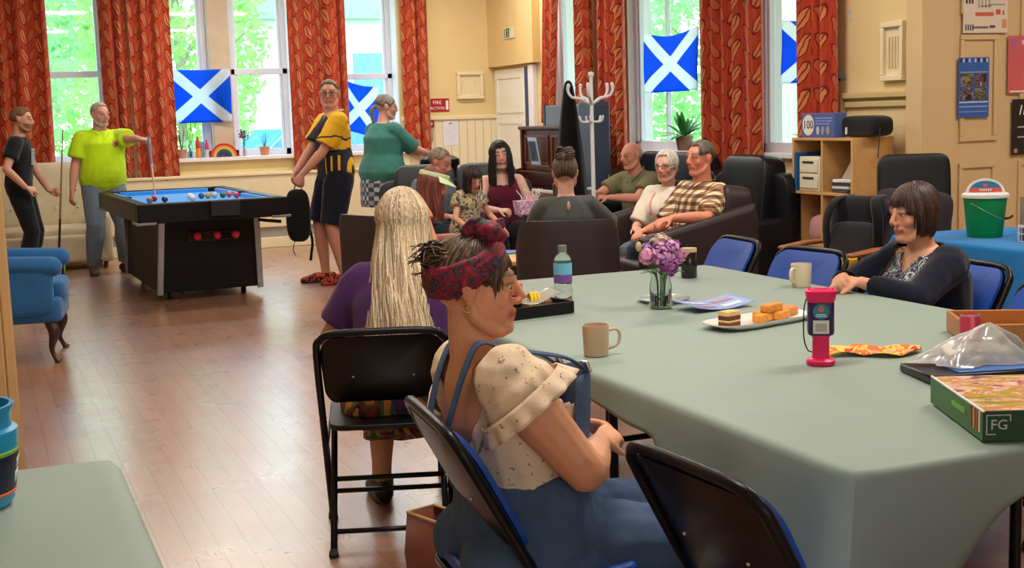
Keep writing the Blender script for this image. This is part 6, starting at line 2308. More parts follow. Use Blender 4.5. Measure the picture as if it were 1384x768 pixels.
# pink collection tin with lettered label
tn = thing('collection_tin', 'bright pink charity collection tin with purple label on the green cloth', 'collection tin', (2.075, 2.885, TT), rad(-34))
PINK = M('tin_pink', (232, 20, 92), 0.35, var=0.03)
PURP = M('tin_purple', (52, 26, 84), 0.4, var=0.03)
sq = lambda r, n=40, e=0.45: [(r * math.copysign(abs(math.cos(2 * PI * i / n)) ** e, math.cos(2 * PI * i / n)), r * math.copysign(abs(math.sin(2 * PI * i / n)) ** e, math.sin(2 * PI * i / n))) for i in range(n)]
def sqloft(prof, name, m, par, smooth=50):
    vs, fs = [], []
    n = 40
    for r, z in prof:
        vs += [V(a, b, z) for a, b in sq(r)]
    for i in range(len(prof) - 1):
        for j in range(n):
            j2 = (j + 1) % n
            fs.append((i * n + j, i * n + j2, (i + 1) * n + j2, (i + 1) * n + j))
    fs.append(tuple(reversed(range(n)))); fs.append(tuple((len(prof) - 1) * n + j for j in range(n)))
    mb = MB(); mb.add(vs, fs); return mb.build(name, m, par, smooth)
mb = MB(); mb.lathe([(0, 0), (0.036, 0), (0.039, 0.004), (0.039, 0.013), (0.030, 0.020), (0, 0.020)], n=36, caps=False); mb.build('base', PINK, tn, 40)
sqloft([(0.0235, 0.018), (0.0225, 0.028), (0.0225, 0.075), (0.031, 0.088)], 'handle', PINK, tn)
sqloft([(0.0325, 0.084), (0.0355, 0.090), (0.0355, 0.172), (0.034, 0.175)], 'barrel', PURP, tn)
lid = sqloft([(0.034, 0.172), (0.0385, 0.180), (0.041, 0.196), (0.041, 0.204), (0.034, 0.206), (0.033, 0.200), (0.030, 0.200), (0.030, 0.2065), (0.012, 0.2065)], 'lid', PINK, tn)
mb = MB(); mb.box(-0.018, 0.018, -0.003, 0.003, 0.2066, 0.2072); mb.build('coin_slot', BLACK, lid, 30)
RF = np.column_stack([V(1, 0, 0), V(0, 0, 1), V(0, -1, 0)])
YF = -0.0362
def disc(par, name, m, cx, cz, r, d, y=YF, n=32):
    mb = MB(); mb.prism([(cx + r * math.cos(2 * PI * i / n), cz + r * math.sin(2 * PI * i / n)) for i in range(n)], y - d, y, fy); return mb.build(name, m, par, 40)
lbl = disc(tn, 'label_disc', M('label_teal', (20, 130, 150), 0.4), 0, 0.150, 0.021, 0.0006)
disc(lbl, 'emblem', M('sign_red', (214, 80, 60)), 0, 0.157, 0.0075, 0.0006, YF - 0.0007)
mb = MB(); mb.box(-0.012, 0.012, YF - 0.0013, YF - 0.0007, 0.1405, 0.1425); mb.build('line', WHITE, lbl, 30)
mb = MB(); mb.box(-0.016, 0.016, YF - 0.0013, YF - 0.0007, 0.136, 0.1375); mb.build('line', WHITE, lbl, 30)
mb = MB(); mb.box(-0.021, 0.021, YF - 0.0006, YF, 0.090, 0.126); wl = mb.build('white_panel', M('panel_white', (214, 210, 206), 0.5), tn, 30)
mb = MB(); mb.box(-0.015, 0.015, YF - 0.0012, YF - 0.0007, 0.096, 0.118); mb.build('grey_square', M('panel_grey', (176, 168, 164), 0.5), wl, 30)
for i in range(5):
    mb = MB(); mb.box(YF - 0.0006, YF, -0.016, 0.016 - 0.004 * (i % 3), 0.098 + 0.011 * i, 0.103 + 0.011 * i); mb.build('side_text', M('text_lilac', (150, 130, 180), 0.5), tn, 30)
mb = MB(); mb.tube([(-0.038, -0.02, 0.185), (-0.045, -0.024, 0.15), (-0.045, -0.026, 0.08), (-0.036, -0.022, 0.045), (-0.022, -0.012, 0.035)], 0.0018, 6, 5); mb.build('cord', BLACK, tn, 180)

lf = thing('paper_leaf', 'crumpled yellow, orange and red paper leaf behind the pink tin', 'paper leaf', (2.27, 2.93, TT), rad(-20))
def leaf_fn(u, v):
    x = -0.12 + 0.27 * u
    w = 0.055 * math.sin(PI * (0.08 + 0.88 * u)) ** 0.7
    y = (v - 0.5) * 2 * w + 0.02 * math.sin(u * 7)
    return (x, y, 0.005 + 0.010 * abs(math.sin(u * 9 + v * 4)) + 0.006 * v)
mb = MB(); mb.grid(24, 9, leaf_fn); mb.build('leaf', patches('autumn_leaf', [(226, 150, 150), (236, 190, 70), (226, 110, 50), (236, 200, 90), (200, 60, 50)], 12, 1.2), lf, 180, solid=0.001)

# black tray with a plastic cutlery pack, red jar and rolls of tape
tr = thing('black_tray', 'black shallow tray at the left end of the table, hidden partly by the headscarf woman', 'tray', (1.72, 4.19, TT), rad(10))
mb = MB(); mb.box(-0.17, 0.16, -0.12, 0.12, 0, 0.006); mb.build('floor_panel', BLACKV, tr, 30)
for x0, x1, y0, y1 in ((-0.17, 0.16, -0.126, -0.12), (-0.17, 0.16, 0.12, 0.126), (-0.176, -0.17, -0.126, 0.126), (0.16, 0.166, -0.126, 0.126)):
    mb = MB(); mb.box(x0, x1, y0, y1, 0, 0.042); mb.build('rim', BLACKV, tr, 30, 0.002)
t_ = rotz(rad(10))
tp = lambda x, y, z: tuple(V(1.72, 4.19, TT) + t_ @ V(x, y, z))
mb = MB(); mb.grid(16, 8, lambda u, v: (-0.14 + 0.29 * u, -0.09 + 0.08 * v, 0.035 + 0.012 * math.sin(u * 8) + 0.02 * u + 0.01 * v)); 
one('plastic_wrap', 'clear crinkled wrapper lying across the black tray', 'wrapper', mb, M('wrap_clear', (226, 222, 210), 0.15, trans=0.6, var=0), tp(0, 0, 0.006), rad(10), smooth=180, solid=0.001)
rj = thing('sweet_jar', 'round jar with a red lid standing in the black tray', 'jar', tp(0.0, 0.045, 0.0068))
mb = MB(); mb.lathe([(0, 0), (0.046, 0), (0.048, 0.005), (0.048, 0.06), (0, 0.06)], n=28, caps=False); mb.build('jar', M('jar_brown', (70, 46, 44), 0.2), rj, 40)
mb = MB(); mb.lathe([(0, 0.06), (0.051, 0.06), (0.052, 0.095), (0.046, 0.10), (0, 0.10)], n=28, caps=False); mb.build('lid', M('lid_red', (206, 70, 80), 0.35), rj, 40)
for i in range(3):
    mb = MB()
    mb.tube([(0.030 * math.cos(2 * PI * k_ / 24), 0, 0.030 * math.sin(2 * PI * k_ / 24)) for k_ in range(24)], [(0.006, 0.0045)] * 24, 8, 1, side=(0, 1, 0), closed=True)
    one('tape_roll', ('nearest', 'middle', 'farthest')[i] + ' of three yellow tape rolls beside the red-lidded jar', 'tape', mb, M('tape_yellow', (236, 196, 20), 0.4), tp(0.045 + 0.014 * i, -0.03, 0.0415), rad(80), smooth=180)
mb = MB(); mb.pillow((0, 0, 0.016), (0.13, 0.11, 0.032), e=(0.5, 0.4))
one('bread_roll', 'brown roll on the black tray beside the tape', 'bread', mb, M('bread', (150, 104, 84), 0.7, var=0.15), tp(0.105, 0.05, 0.0068), 0.2, smooth=180)

# black phone-like tablet, blue sheet and clear bag
tb = thing('tablet', 'flat black tablet under the clear plastic bag', 'tablet', (2.38, 2.56, TT), rad(-14))
mb = MB(); mb.box(-0.22, 0.11, -0.09, 0.09, 0, 0.022); mb.build('tablet_case', M('tablet_black', (20, 22, 28), 0.3), tb, 30, 0.005)
mb = MB(); mb.box(-0.14, 0.10, -0.082, 0.06, 0.0222, 0.026); mb.build('blue_sheet', M('sheet_blue', (70, 110, 180), 0.4), tb, 30)
bg = thing('plastic_bag', 'clear crumpled plastic bag resting on the black tablet', 'bag', (2.36, 2.60, TT + 0.0275), rad(-12))
def bag_fn(u, v):
    a = 2 * PI * u
    r = (1 - v) ** 0.75
    k_ = 1 + 0.16 * math.sin(a * 5 + v * 3) + 0.10 * math.sin(a * 9 + 1 + v * 6)
    x, y = 0.155 * math.cos(a) * r * k_, 0.085 * math.sin(a) * r * k_
    return (x + 0.03 * v, y, 0.002 + 0.098 * v ** 1.15 + 0.012 * mnoise.noise(Vector((x * 22, y * 22, v * 4))) * (1 if v > 0.05 else 0))
BAGM = NT('thin_polythene')
_tp, _gl, _df, _m1, _m2 = BAGM.n('BsdfTransparent'), BAGM.n('BsdfGlossy'), BAGM.n('BsdfDiffuse'), BAGM.n('MixShader'), BAGM.n('MixShader')
_gl.inputs['Roughness'].default_value = 0.18
_df.inputs[0].default_value = (0.72, 0.74, 0.74, 1)
_m1.inputs[0].default_value = 0.45
_m2.inputs[0].default_value = 0.22
BAGM.l(_tp.outputs[0], _m1.inputs[1]); BAGM.l(_df.outputs[0], _m1.inputs[2]); BAGM.l(_m1.outputs[0], _m2.inputs[1]); BAGM.l(_gl.outputs[0], _m2.inputs[2])
BAGM.l(_m2.outputs[0], BAGM.t.nodes['Material Output'].inputs['Surface'])
mb = MB(); mb.grid(60, 14, bag_fn, closed_u=True); mb.build('bag', BAGM.m, bg, 180, fix=False)
mb = MB(); mb.pillow((-0.01, 0, 0.024), (0.18, 0.09, 0.045), e=(0.7, 0.6)); mb.v = [p + V(0, 0, 0.012 * mnoise.noise(Vector(p * 25))) * (p[2] > 0.01) for p in mb.v]; mb.build('contents', M('bag_contents', (206, 200, 192), 0.6, var=0.12, vscale=20), bg, 180)

cn = thing('drink_can', 'pink-red drinks can behind the clear plastic bag', 'can', (2.60, 2.90, TT))
mb = MB(); mb.lathe([(0, 0), (0.024, 0), (0.031, 0.008), (0.031, 0.075), (0.026, 0.086), (0.026, 0.089), (0.023, 0.0885), (0.022, 0.084), (0, 0.084)], n=32, caps=False); mb.build('can_body', M('can_pink', (206, 70, 96), 0.3, 0.3, var=0.06), cn, 40)
mb = MB(); mb.lathe([(0.0262, 0.0862), (0.0268, 0.089), (0.0235, 0.0892)], n=32, caps=False); mb.build('rim', CHROME, cn, 60)
wt = thing('wooden_tray', 'shallow honey-brown wooden tray at the right edge on the long table', 'tray', (2.80, 2.92, TT), rad(-30))
WT_ = M('tray_wood', (176, 112, 52), 0.45, var=0.12, vscale=8)
mb = MB(); mb.box(-0.17, 0.19, -0.13, 0.13, 0.012, 0.020); mb.build('floor_panel', WT_, wt, 30)
for x0, x1, y0, y1 in ((-0.18, 0.20, -0.14, -0.13), (-0.18, 0.20, 0.13, 0.14), (-0.18, -0.17, -0.13, 0.13), (0.19, 0.20, -0.13, 0.13)):
    mb = MB(); mb.box(x0, x1, y0, y1, 0.0, 0.062); mb.build('rim', WT_, wt, 30, 0.003)
mb = MB(); mb.box(-0.20, 0.16, -0.09, 0.09, 0, 0.020)
one('dark_folder', 'dark blue-grey folder lying in front of the wooden tray', 'folder', mb, M('folder_dark', (44, 50, 62), 0.5), (2.72, 2.56, TT), rad(-14), bevel=0.004)

# jigsaw box
jb = thing('jigsaw_box', 'green jigsaw box with a painted picture lid at the right edge', 'box', (2.12, 2.12, TT), rad(-24))
# local x to the right, y away; nearest left corner of the box is (-.24,-.19)
JG = M('jig_green', (54, 108, 50), 0.45, var=0.05)
mb = MB(); mb.box(-0.195, 0.195, -0.175, 0.175, 0.0, 0.06); mb.build('box_base', JG, jb, 30, 0.002)
jl = NT('jigsaw_picture')
_nz = jl.noise(jl.coord('Object', scale=(1, 2.2, 1)), 7.5, 5, 0.65, 1.1)
jl.base(jl.ramp(_nz, [(0.26, srgb(50, 66, 24)), (0.37, srgb(130, 140, 36)), (0.44, srgb(190, 170, 50)), (0.49, srgb(196, 100, 50)), (0.53, srgb(236, 216, 190)), (0.58, srgb(180, 60, 60)), (0.62, srgb(90, 80, 110)), (0.68, srgb(120, 140, 50)), (0.8, srgb(206, 196, 150))]))
jl.set(Roughness=0.3)
mb = MB(); mb.box(-0.200, 0.200, -0.180, 0.180, 0.0605, 0.064); lid_ = mb.build('picture_lid', jl.m, jb, 30, 0.001)
mb = MB(); mb.box(-0.202, 0.202, -0.182, -0.180, 0.003, 0.066); mb.build('lid_skirt', M('jig_dark', (36, 70, 34), 0.45), lid_, 30)
mb = MB(); mb.box(-0.202, -0.200, -0.180, 0.182, 0.003, 0.066); lsk = mb.build('lid_skirt', JG, lid_, 30)
mb = MB(); mb.box(-0.2025, -0.198, -0.1825, 0.182, 0.0635, 0.0665); mb.build('white_edge', WHITE, lid_, 30)
for i in range(4):
    mb = MB(); mb.box(-0.2035, -0.2022, -0.17 + 0.018 * i, -0.158 + 0.018 * i, 0.018, 0.062); mb.build('picture_strip', M('strip%d' % i, ((206, 196, 170), (160, 70, 40), (200, 140, 90), (120, 60, 40))[i], 0.5), lsk, 30)
mb = MB(); mb.box(-0.2035, -0.2022, -0.07, 0.02, 0.034, 0.046); mb.build('green_title', M('title_lime', (110, 170, 60), 0.5), lsk, 30)
LGT = M('logo_pale', (196, 206, 180), 0.5)
for x0, x1, z0, z1 in ((-0.195, -0.145, 0.056, 0.058), (-0.195, -0.193, 0.016, 0.056), (-0.147, -0.145, 0.044, 0.056), (-0.195, -0.175, 0.016, 0.018)):
    mb = MB(); mb.box(x0, x1, -0.1832, -0.1822, z0, z1); mb.build('logo_line', LGT, lid_, 30)
text_mesh('FG', 0.030, LGT, 'logo', lid_, (-0.169, -0.183, 0.036), RF, 0.0006)

# ------------------------------------------------------------------ blue tub on the near left table, tote bag, green bag
bb = thing('blue_tub', 'turquoise plastic tub with printed label, cut by the left edge', 'tub', (-0.065, 2.58, TT), rad(15))
mb = MB(); mb.lathe([(0, 0), (0.075, 0), (0.083, 0.01), (0.098, 0.13), (0.098, 0.145), (0.088, 0.150), (0.088, 0.175), (0.094, 0.185), (0.094, 0.192), (0.086, 0.192), (0.082, 0.15), (0.09, 0.13), (0.07, 0.012), (0, 0.012)], n=44, caps=False); mb.build('tub_body', M('tub_blue', (40, 150, 196), 0.3, var=0.03), bb, 50)
def lab(u, v):
    a = rad(-75) + rad(80) * u
    z = 0.025 + 0.08 * v
    r = 0.0995 + 0.0 - (0.13 - z) * 0.125 + 0.0
    return (r * math.cos(a), r * math.sin(a), z)
mb = MB(); mb.grid(20, 8, lab); lb_ = mb.build('label_patch', M('label_navy', (18, 22, 50), 0.4), bb, 180, solid=0.001)
def lab2(z0, z1):
    return lambda u, v: V(*lab(u, (z0 + (z1 - z0) * v))) * V(1.006, 1.006, 1)
mb = MB(); mb.grid(20, 3, lab2(0.0, 0.07)); mb.build('orange_band', M('label_orange', (226, 100, 50), 0.4), lb_, 180, solid=0.001)
mb = MB(); mb.grid(20, 3, lab2(0.95, 1.06)); mb.build('green_band', M('label_green', (120, 180, 60), 0.4), lb_, 180, solid=0.001)
for i, (z0, z1, u0, u1) in enumerate(((0.58, 0.78, 0.55, 0.70), (0.58, 0.78, 0.76, 0.95), (0.22, 0.48, 0.50, 0.66), (0.22, 0.48, 0.70, 0.92))):
    mb = MB(); mb.grid(8, 3, lambda u, v: V(*lab(u0 + (u1 - u0) * u, z0 + (z1 - z0) * v + 0.06 * u)) * V(1.007, 1.007, 1)); mb.build('letter_bar', M('text_pale', (206, 214, 226), 0.4), lb_, 180, solid=0.001)

tg = thing('tote_bag', 'brown tote bag with tan rim on the floor between the dungarees woman and the blonde', 'bag', (1.21, 3.40, 0), rad(-72))
def tote(k):
    w, d = (0.19, 0.07) if k else (0.19, 0.065)
    return w, d
mb = MB()
vs_ = []
for z, w, d in ((0.0, 0.18, 0.06), (0.15, 0.20, 0.065), (0.27, 0.20, 0.05)):
    vs_ += [V(-w, -d, z), V(w, -d, z), V(w, d, z), V(-w, d, z)]
mb.add(vs_, [(3, 2, 1, 0)] + [(a + k_, a + (k_ + 1) % 4, a + 4 + (k_ + 1) % 4, a + 4 + k_) for a in (0, 4) for k_ in range(4)])
mb.build('bag_body', cloth('tote_brown', (120, 66, 48)), tg, 40, solid=0.004)
mb = MB(); mb.tube([(-0.20, -0.05, 0.272), (0.20, -0.05, 0.272), (0.20, 0.05, 0.272), (-0.20, 0.05, 0.272)], [(0.005, 0.006)] * 4, 8, 1, closed=True); mb.build('rim', M('rim_tan', (196, 160, 110), 0.6), tg, 60)
gb = thing('striped_bag', 'small dark bag with neon green stripes on the floor behind the blue armchair', 'bag', (0.62, 13.45, 0))
mb = MB(); mb.pillow((0, 0, 0.11), (0.22, 0.16, 0.22), e=(0.5, 0.4)); mb.build('bag_body', stripes('neon_stripe', (30, 34, 34), (120, 230, 40), 0, 22, 0.4), gb, 180)
mb = MB(); mb.tube([(-0.05, 0, 0.20), (-0.04, 0, 0.26), (0.04, 0, 0.26), (0.05, 0, 0.20)], 0.008, 8, 4); mb.build('handle', BLACK, gb, 180)

# ------------------------------------------------------------------ window sill ornaments at the back
SZ = SILL + 0.0035
def pot(label, loc, r, h, col, kind, seed, fol=(60, 120, 50), fh=0.2, n=14):
    t = thing('pot_plant', label, 'pot plant', loc)
    mb = MB(); mb.lathe([(0, 0), (r * 0.72, 0), (r * 0.95, h * 0.82), (r, h * 0.84), (r, h), (r * 0.88, h), (r * 0.84, h * 0.85), (0, h * 0.82)], n=28, caps=False); mb.build('pot', M('pot_%d_%d' % col[:2], col, 0.7, var=0.1), t, 40)
    rng = random.Random(seed)
    if kind == 'twigs':
        for i in range(n):
            a = rng.uniform(0, 6.28)
            mb = MB(); mb.tube([(0, 0, h * 0.8), (0.03 * math.cos(a), 0.02 * math.sin(a), h + fh * 0.5), (0.07 * math.cos(a) * rng.random(), 0.03 * math.sin(a), h + fh * rng.uniform(0.8, 1.1))], [0.004, 0.003, 0.0015], 6, 4); mb.build('stem', M('twig', (90, 100, 80), 0.7), t, 180)
    else:
        for i in range(n):
            a = rng.uniform(0, 6.28)
            el = rng.uniform(0.25, 1.3)
            L = fh * rng.uniform(0.7, 1.1)
            d = V(math.cos(a) * math.cos(el), math.sin(a) * math.cos(el), math.sin(el))
            sd = nrm(np.cross(d, V(0, 0, 1)) + V(0, 0, 1e-3))
            mb = MB(); mb.grid(4, 9, lambda u, v: V(0, 0, h * 0.85) + d * L * v - V(0, 0, 0.35 * L) * v * v * math.cos(el) + sd * (u - 0.5) * 0.055 * math.sin(PI * (0.06 + 0.94 * v)) ** 0.8 + V(0, 0, 0.01) * abs(u - 0.5))
            mb.build('leaf', M('plant_%d' % (i % 3), ((50, 120, 40), (90, 160, 60), (70, 140, 60))[i % 3], 0.45, var=0.12), t, 180, solid=0.001)
    return t


pot('terracotta pot with thin twigs at the left end of the rainbow window sill', (2.16, 15.06, SZ), 0.055, 0.10, (196, 130, 96), 'twigs', 2, fh=0.34, n=5)
pot('terracotta pot with sparse stems at the right end of the rainbow window sill', (3.10, 15.06, SZ), 0.06, 0.10, (204, 140, 90), 'twigs', 3, fh=0.16, n=6)
def bottle(label, loc, r, h, col, col2, nm='spray_bottle'):
    t = thing(nm, label, 'bottle', loc)
    mb = MB(); mb.lathe([(0, 0), (r, 0), (r, h * 0.45), (0, h * 0.45)], n=24, caps=False); mb.build('lower_body', M('b_%d_%d' % col2[:2], col2, 0.3), t, 40)
    mb = MB(); mb.lathe([(0, h * 0.45), (r, h * 0.45), (r * 0.9, h * 0.75), (r * 0.4, h * 0.88), (r * 0.38, h), (0, h)], n=24, caps=False); mb.build('upper_body', M('b_%d_%d' % col[:2], col, 0.3), t, 40)
bottle('red and orange bottle on the sill left of the rainbow ornament', (2.33, 14.985, SZ), 0.028, 0.24, (214, 40, 70), (246, 150, 30))
bottle('small pink bottle on the sill nearest the rainbow ornament', (2.44, 15.05, SZ + 0.0), 0.024, 0.20, (206, 70, 110), (226, 216, 226))
mb = MB(); mb.lathe([(0, 0), (0.03, 0), (0.038, 0.18), (0.036, 0.18), (0.028, 0.005), (0, 0.005)], n=24, caps=False)
one('blue_glass', 'pale blue tumbler on the sill between red bottle and pink bottle', 'tumbler', mb, M('tumbler_blue', (150, 200, 224), 0.1, trans=0.5, var=0), (2.385, 15.09, SZ), smooth=40)
vg = thing('glass_vase', 'clear glass vase with green stalks at the left of the rainbow sill', 'vase', (2.255, 15.09, SZ))
mb = MB(); mb.lathe([(0, 0), (0.035, 0), (0.032, 0.1), (0.04, 0.2), (0.038, 0.2), (0.03, 0.1), (0.032, 0.006), (0, 0.006)], n=24, caps=False); mb.build('glass', GLASS, vg, 60)
for i in range(4):
    mb = MB(); mb.tube([(0.004 * i, 0, 0.01), (0.02 * (i - 1.5), 0.01, 0.22), (0.06 * (i - 1.5), 0.0, 0.42)], 0.003, 6, 4); mb.build('stalk', M('stem_green', (70, 120, 50)), vg, 180)
rn = thing('rainbow_ornament', 'wooden rainbow arch standing on the back window sill', 'ornament', (2.62, 15.0, SZ))
for i, (r, c) in enumerate(((0.155, (200, 50, 40)), (0.133, (226, 140, 50)), (0.112, (226, 190, 80)), (0.093, (40, 110, 60)), (0.074, (40, 70, 130)), (0.054, (70, 40, 90)))):
    r2 = r - 0.022 if i < 5 else 0.03
    n_ = 24
    out = [(r * math.cos(PI * k_ / n_), r * math.sin(PI * k_ / n_)) for k_ in range(n_ + 1)] + [(r2 * math.cos(PI * k_ / n_), r2 * math.sin(PI * k_ / n_)) for k_ in range(n_, -1, -1)]
    mb = MB()
    for k_ in range(n_):
        q = [out[k_], out[k_ + 1], out[2 * n_ - k_], out[2 * n_ + 1 - k_]]
        mb.prism(q, -0.02, 0.02, fy)
    mb.build('arch', M('arch_%d' % i, c, 0.5, var=0.05), rn, 40)
lv = thing('flower_vase', 'small vase of purple flowers beside the rainbow ornament', 'vase', (2.86, 15.02, SZ))
mb = MB(); mb.lathe([(0, 0), (0.018, 0), (0.022, 0.05), (0.012, 0.10), (0.015, 0.115), (0, 0.11)], n=20, caps=False); mb.build('vase', M('vase_lilac', (190, 160, 180), 0.3), lv, 60)
rng = random.Random(8)
for i in range(9):
    a, sp_ = rng.uniform(0, 6.28), rng.uniform(0.02, 0.10)
    tip = V(math.cos(a) * sp_, math.sin(a) * sp_ * 0.5, 0.24 + rng.uniform(-0.04, 0.05))
    mb = MB(); mb.tube([(0, 0, 0.09), tip * V(0.5, 0.5, 0.75), tip], 0.002, 6, 3); mb.build('stem', M('stem_green', (70, 120, 50)), lv, 180)
    mb = MB()
    for k_ in range(26):
        p = tip + V(rng.gauss(0, 0.014), rng.gauss(0, 0.012), rng.gauss(0, 0.022)); q = rng.uniform(0.008, 0.014)
        dd = nrm(V(rng.gauss(0, 1), rng.gauss(0, 1), rng.gauss(0, 1))); e_ = nrm(np.cross(dd, V(0.2, 0.4, 1)))
        mb.add([p - dd * q, p + e_ * q * 0.6, p + dd * q, p - e_ * q * 0.6], [(0, 1, 2, 3)])
    mb.build('bloom', M('bloom_purple', (126, 60, 140), 0.7, var=0.25, vscale=40), lv, 180, fix=False)
pot('leafy green plant in a brown ribbed pot on the side window sill', (6.0, 10.42, SZ), 0.085, 0.13, (150, 110, 88), 'leaf', 5, fh=0.30, n=22)
pot('thin aloe-like plant on the sill behind the rightmost curtain', (6.0, 8.46, SZ), 0.06, 0.10, (186, 150, 130), 'leaf', 9, fh=0.26, n=6)

# ------------------------------------------------------------------ signs, notices and posters
yb = BY - 0.001
def plaque(name, label, cat, x0, x1, z0, z1, m, dep=0.006, y=yb):
    t = thing(name, label, cat, ((x0 + x1) / 2, y, (z0 + z1) / 2))
    mb = MB(); mb.box(-(x1 - x0) / 2, (x1 - x0) / 2, -dep, 0, -(z1 - z0) / 2, (z1 - z0) / 2)
    return t, mb.build('plate', m, t, 30, 0.0015)
fs_, pp = plaque('fire_sign', 'red fire sign with white lettering on the cream back wall', 'sign', 5.13, 5.37, 1.50, 1.66, M('sign_crimson', (176, 24, 34), 0.45))
text_mesh('FIRE', 0.062, WHITE, 'lettering', pp, (-0.035, -0.0065, 0.032), RF)
text_mesh('ACTION', 0.048, WHITE, 'lettering', pp, (-0.032, -0.0065, -0.036), RF)
mb = MB(); mb.box(0.075, 0.108, -0.0075, -0.006, -0.055, 0.055); mb.build('pictogram', WHITE, pp, 30)
vp = thing('wall_ventilator', 'square cream framed ventilator on the back wall', 'ventilator', (5.64, BY - 0.001, 1.81))
mb = MB()
for x0, x1, z0, z1 in ((-0.17, 0.17, 0.125, 0.165), (-0.17, 0.17, -0.165, -0.125), (-0.17, -0.13, -0.125, 0.125), (0.13, 0.17, -0.125, 0.125)):
    mb.box(x0, x1, -0.05, 0, z0, z1)
mb.build('frame', CREAM2, vp, 30, 0.006)
mb = MB(); mb.box(-0.13, 0.13, -0.018, 0, -0.125, 0.125); mb.build('panel', CREAM2, vp, 30)
mb = MB()
for i in range(7):
    mb.box(-0.095 + 0.03 * i, -0.08 + 0.03 * i, -0.024, -0.018, -0.09, 0.09)
mb.build('slats', CREAM2, vp, 30)
vp2 = thing('wall_ventilator', 'tall cream framed vent on the right wall above the cube shelf', 'ventilator', (RX_ - 0.001, 7.46, 1.79), PI / 2)
mb = MB()
for x0, x1, z0, z1 in ((-0.12, 0.12, 0.165, 0.205), (-0.12, 0.12, -0.205, -0.165), (-0.12, -0.085, -0.165, 0.165), (0.085, 0.12, -0.165, 0.165)):
    mb.box(x0, x1, 0, 0.05, z0, z1)
mb.build('frame', CREAM2, vp2, 30, 0.006)
mb = MB(); mb.box(-0.085, 0.085, 0, 0.018, -0.165, 0.165); mb.build('panel', CREAM2, vp2, 30)
mb = MB()
for i in range(4):
    mb.box(-0.055 + 0.032 * i, -0.042 + 0.032 * i, 0.018, 0.025, -0.12, 0.10)
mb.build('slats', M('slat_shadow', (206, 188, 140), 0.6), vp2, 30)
ac_ = thing('fire_call_point', 'dark red fire call point below the fire sign', 'call point', (5.10, BY - 0.024, 1.36))
mb = MB(); mb.box(-0.045, 0.045, -0.05, 0, -0.045, 0.045); cpb = mb.build('case', M('callpoint_red', (140, 26, 36), 0.4), ac_, 30, 0.006)
mb = MB(); mb.box(-0.022, 0.022, -0.052, -0.05, -0.02, 0.02); mb.build('glass', M('panel_grey', (176, 168, 164)), cpb, 30)
sw_ = thing('switch_plate', 'small brass-brown switch plate below the red call point', 'switch', (5.10, BY - 0.024, 1.20))
mb = MB(); mb.box(-0.04, 0.04, -0.012, 0, -0.05, 0.05); spb = mb.build('plate', M('plate_brown', (190, 150, 120), 0.4), sw_, 30, 0.003)
mb = MB(); mb.box(-0.012, 0.012, -0.02, -0.012, -0.016, 0.016); mb.build('rocker', M('callpoint_red', (140, 26, 36)), spb, 30, 0.002)
nt_, np_ = plaque('paper_notice', 'white paper notice pinned to the boards beside the call point', 'notice', 5.27, 5.47, 1.09, 1.38, M('paper_white', (228, 228, 240), 0.7, var=0.01), 0.003, BY - 0.0235)
mb = MB(); mb.box(-0.02, 0.02, -0.0045, -0.003, 0.115, 0.13); mb.build('heading', M('text_red', (170, 80, 90), 0.6), np_, 30)
for i in range(6):
    mb = MB(); mb.box(-0.07, 0.07 - 0.02 * (i % 3), -0.0042, -0.003, 0.08 - 0.032 * i, 0.084 - 0.032 * i); mb.build('line', M('text_pale_grey', (196, 196, 210), 0.6), np_, 30)
# running-man exit sign on the bulkhead
ex = thing('exit_sign', 'small white exit sign with green pictogram on the cream bulkhead', 'sign', (RX_ - 0.102, 14.30, 2.39), PI / 2)
mb = MB(); mb.box(-0.17, 0.17, 0, 0.012, -0.065, 0.065); exb = mb.build('plate', M('sign_cream', (214, 206, 170), 0.5), ex, 30, 0.003)
EG = M('exit_green', (20, 80, 50), 0.5)
mb = MB(); mb.box(-0.04, -0.015, 0.012, 0.0135, -0.055, 0.055); mb.box(0.035, 0.06, 0.012, 0.0135, -0.055, 0.055); mb.box(-0.015, 0.035, 0.012, 0.0135, 0.04, 0.055); mb.build('door_pictogram', EG, exb, 30)
mb = MB(); mb.ball((0.012, 0.0135, 0.022), (0.010, 0.001, 0.011), 12); mb.tube([(0.01, 0.0135, 0.01), (0.012, 0.0135, -0.016)], [(0.010, 0.001)] * 2, 8); mb.tube([(0.012, 0.0135, -0.014), (0.022, 0.0135, -0.032), (0.016, 0.0135, -0.05)], [(0.005, 0.001)] * 3, 6); mb.tube([(0.012, 0.0135, -0.014), (0.0, 0.0135, -0.03), (-0.008, 0.0135, -0.046)], [(0.005, 0.001)] * 3, 6); mb.build('running_man', EG, exb, 60)
mb = MB(); mb.box(0.10, 0.12, 0.012, 0.0135, -0.05, 0.05); mb.build('arrow', EG, exb, 30)

# posters on the beige panelled wall
yp = 7.1385
def poster(label, x0, x1, z0, z1, m, y=yp):
    return plaque('poster', label, 'poster', x0, x1, z0, z1, m, 0.002, y)
po, pq = poster('white poster with red price line, topmost on the beige wall', 6.30, 6.69, 1.89, 2.235, M('poster_white', (222, 208, 190), 0.6, var=0.02))
tx = lambda par, x, z, w, h, c, nm='text_line', y=-0.0022: (lambda mb: mb.build(nm, M('ink_%d_%d_%d' % c, c, 0.6, var=0), par, 30))(MB().box(x - w / 2, x + w / 2, y - 0.0006, y, z - h / 2, z + h / 2))
for x in (-0.165, -0.14, -0.115):
    tx(pq, x, 0.055, 0.014, 0.06, (40, 34, 36))
for x in (-0.06, -0.03, 0.0, 0.03):
    tx(pq, x, 0.04, 0.008, 0.09, (150, 130, 140))
tx(pq, 0.10, 0.02, 0.14, 0.010, (120, 170, 140)); tx(pq, 0.0, 0.01, 0.1, 0.008, (150, 140, 150))
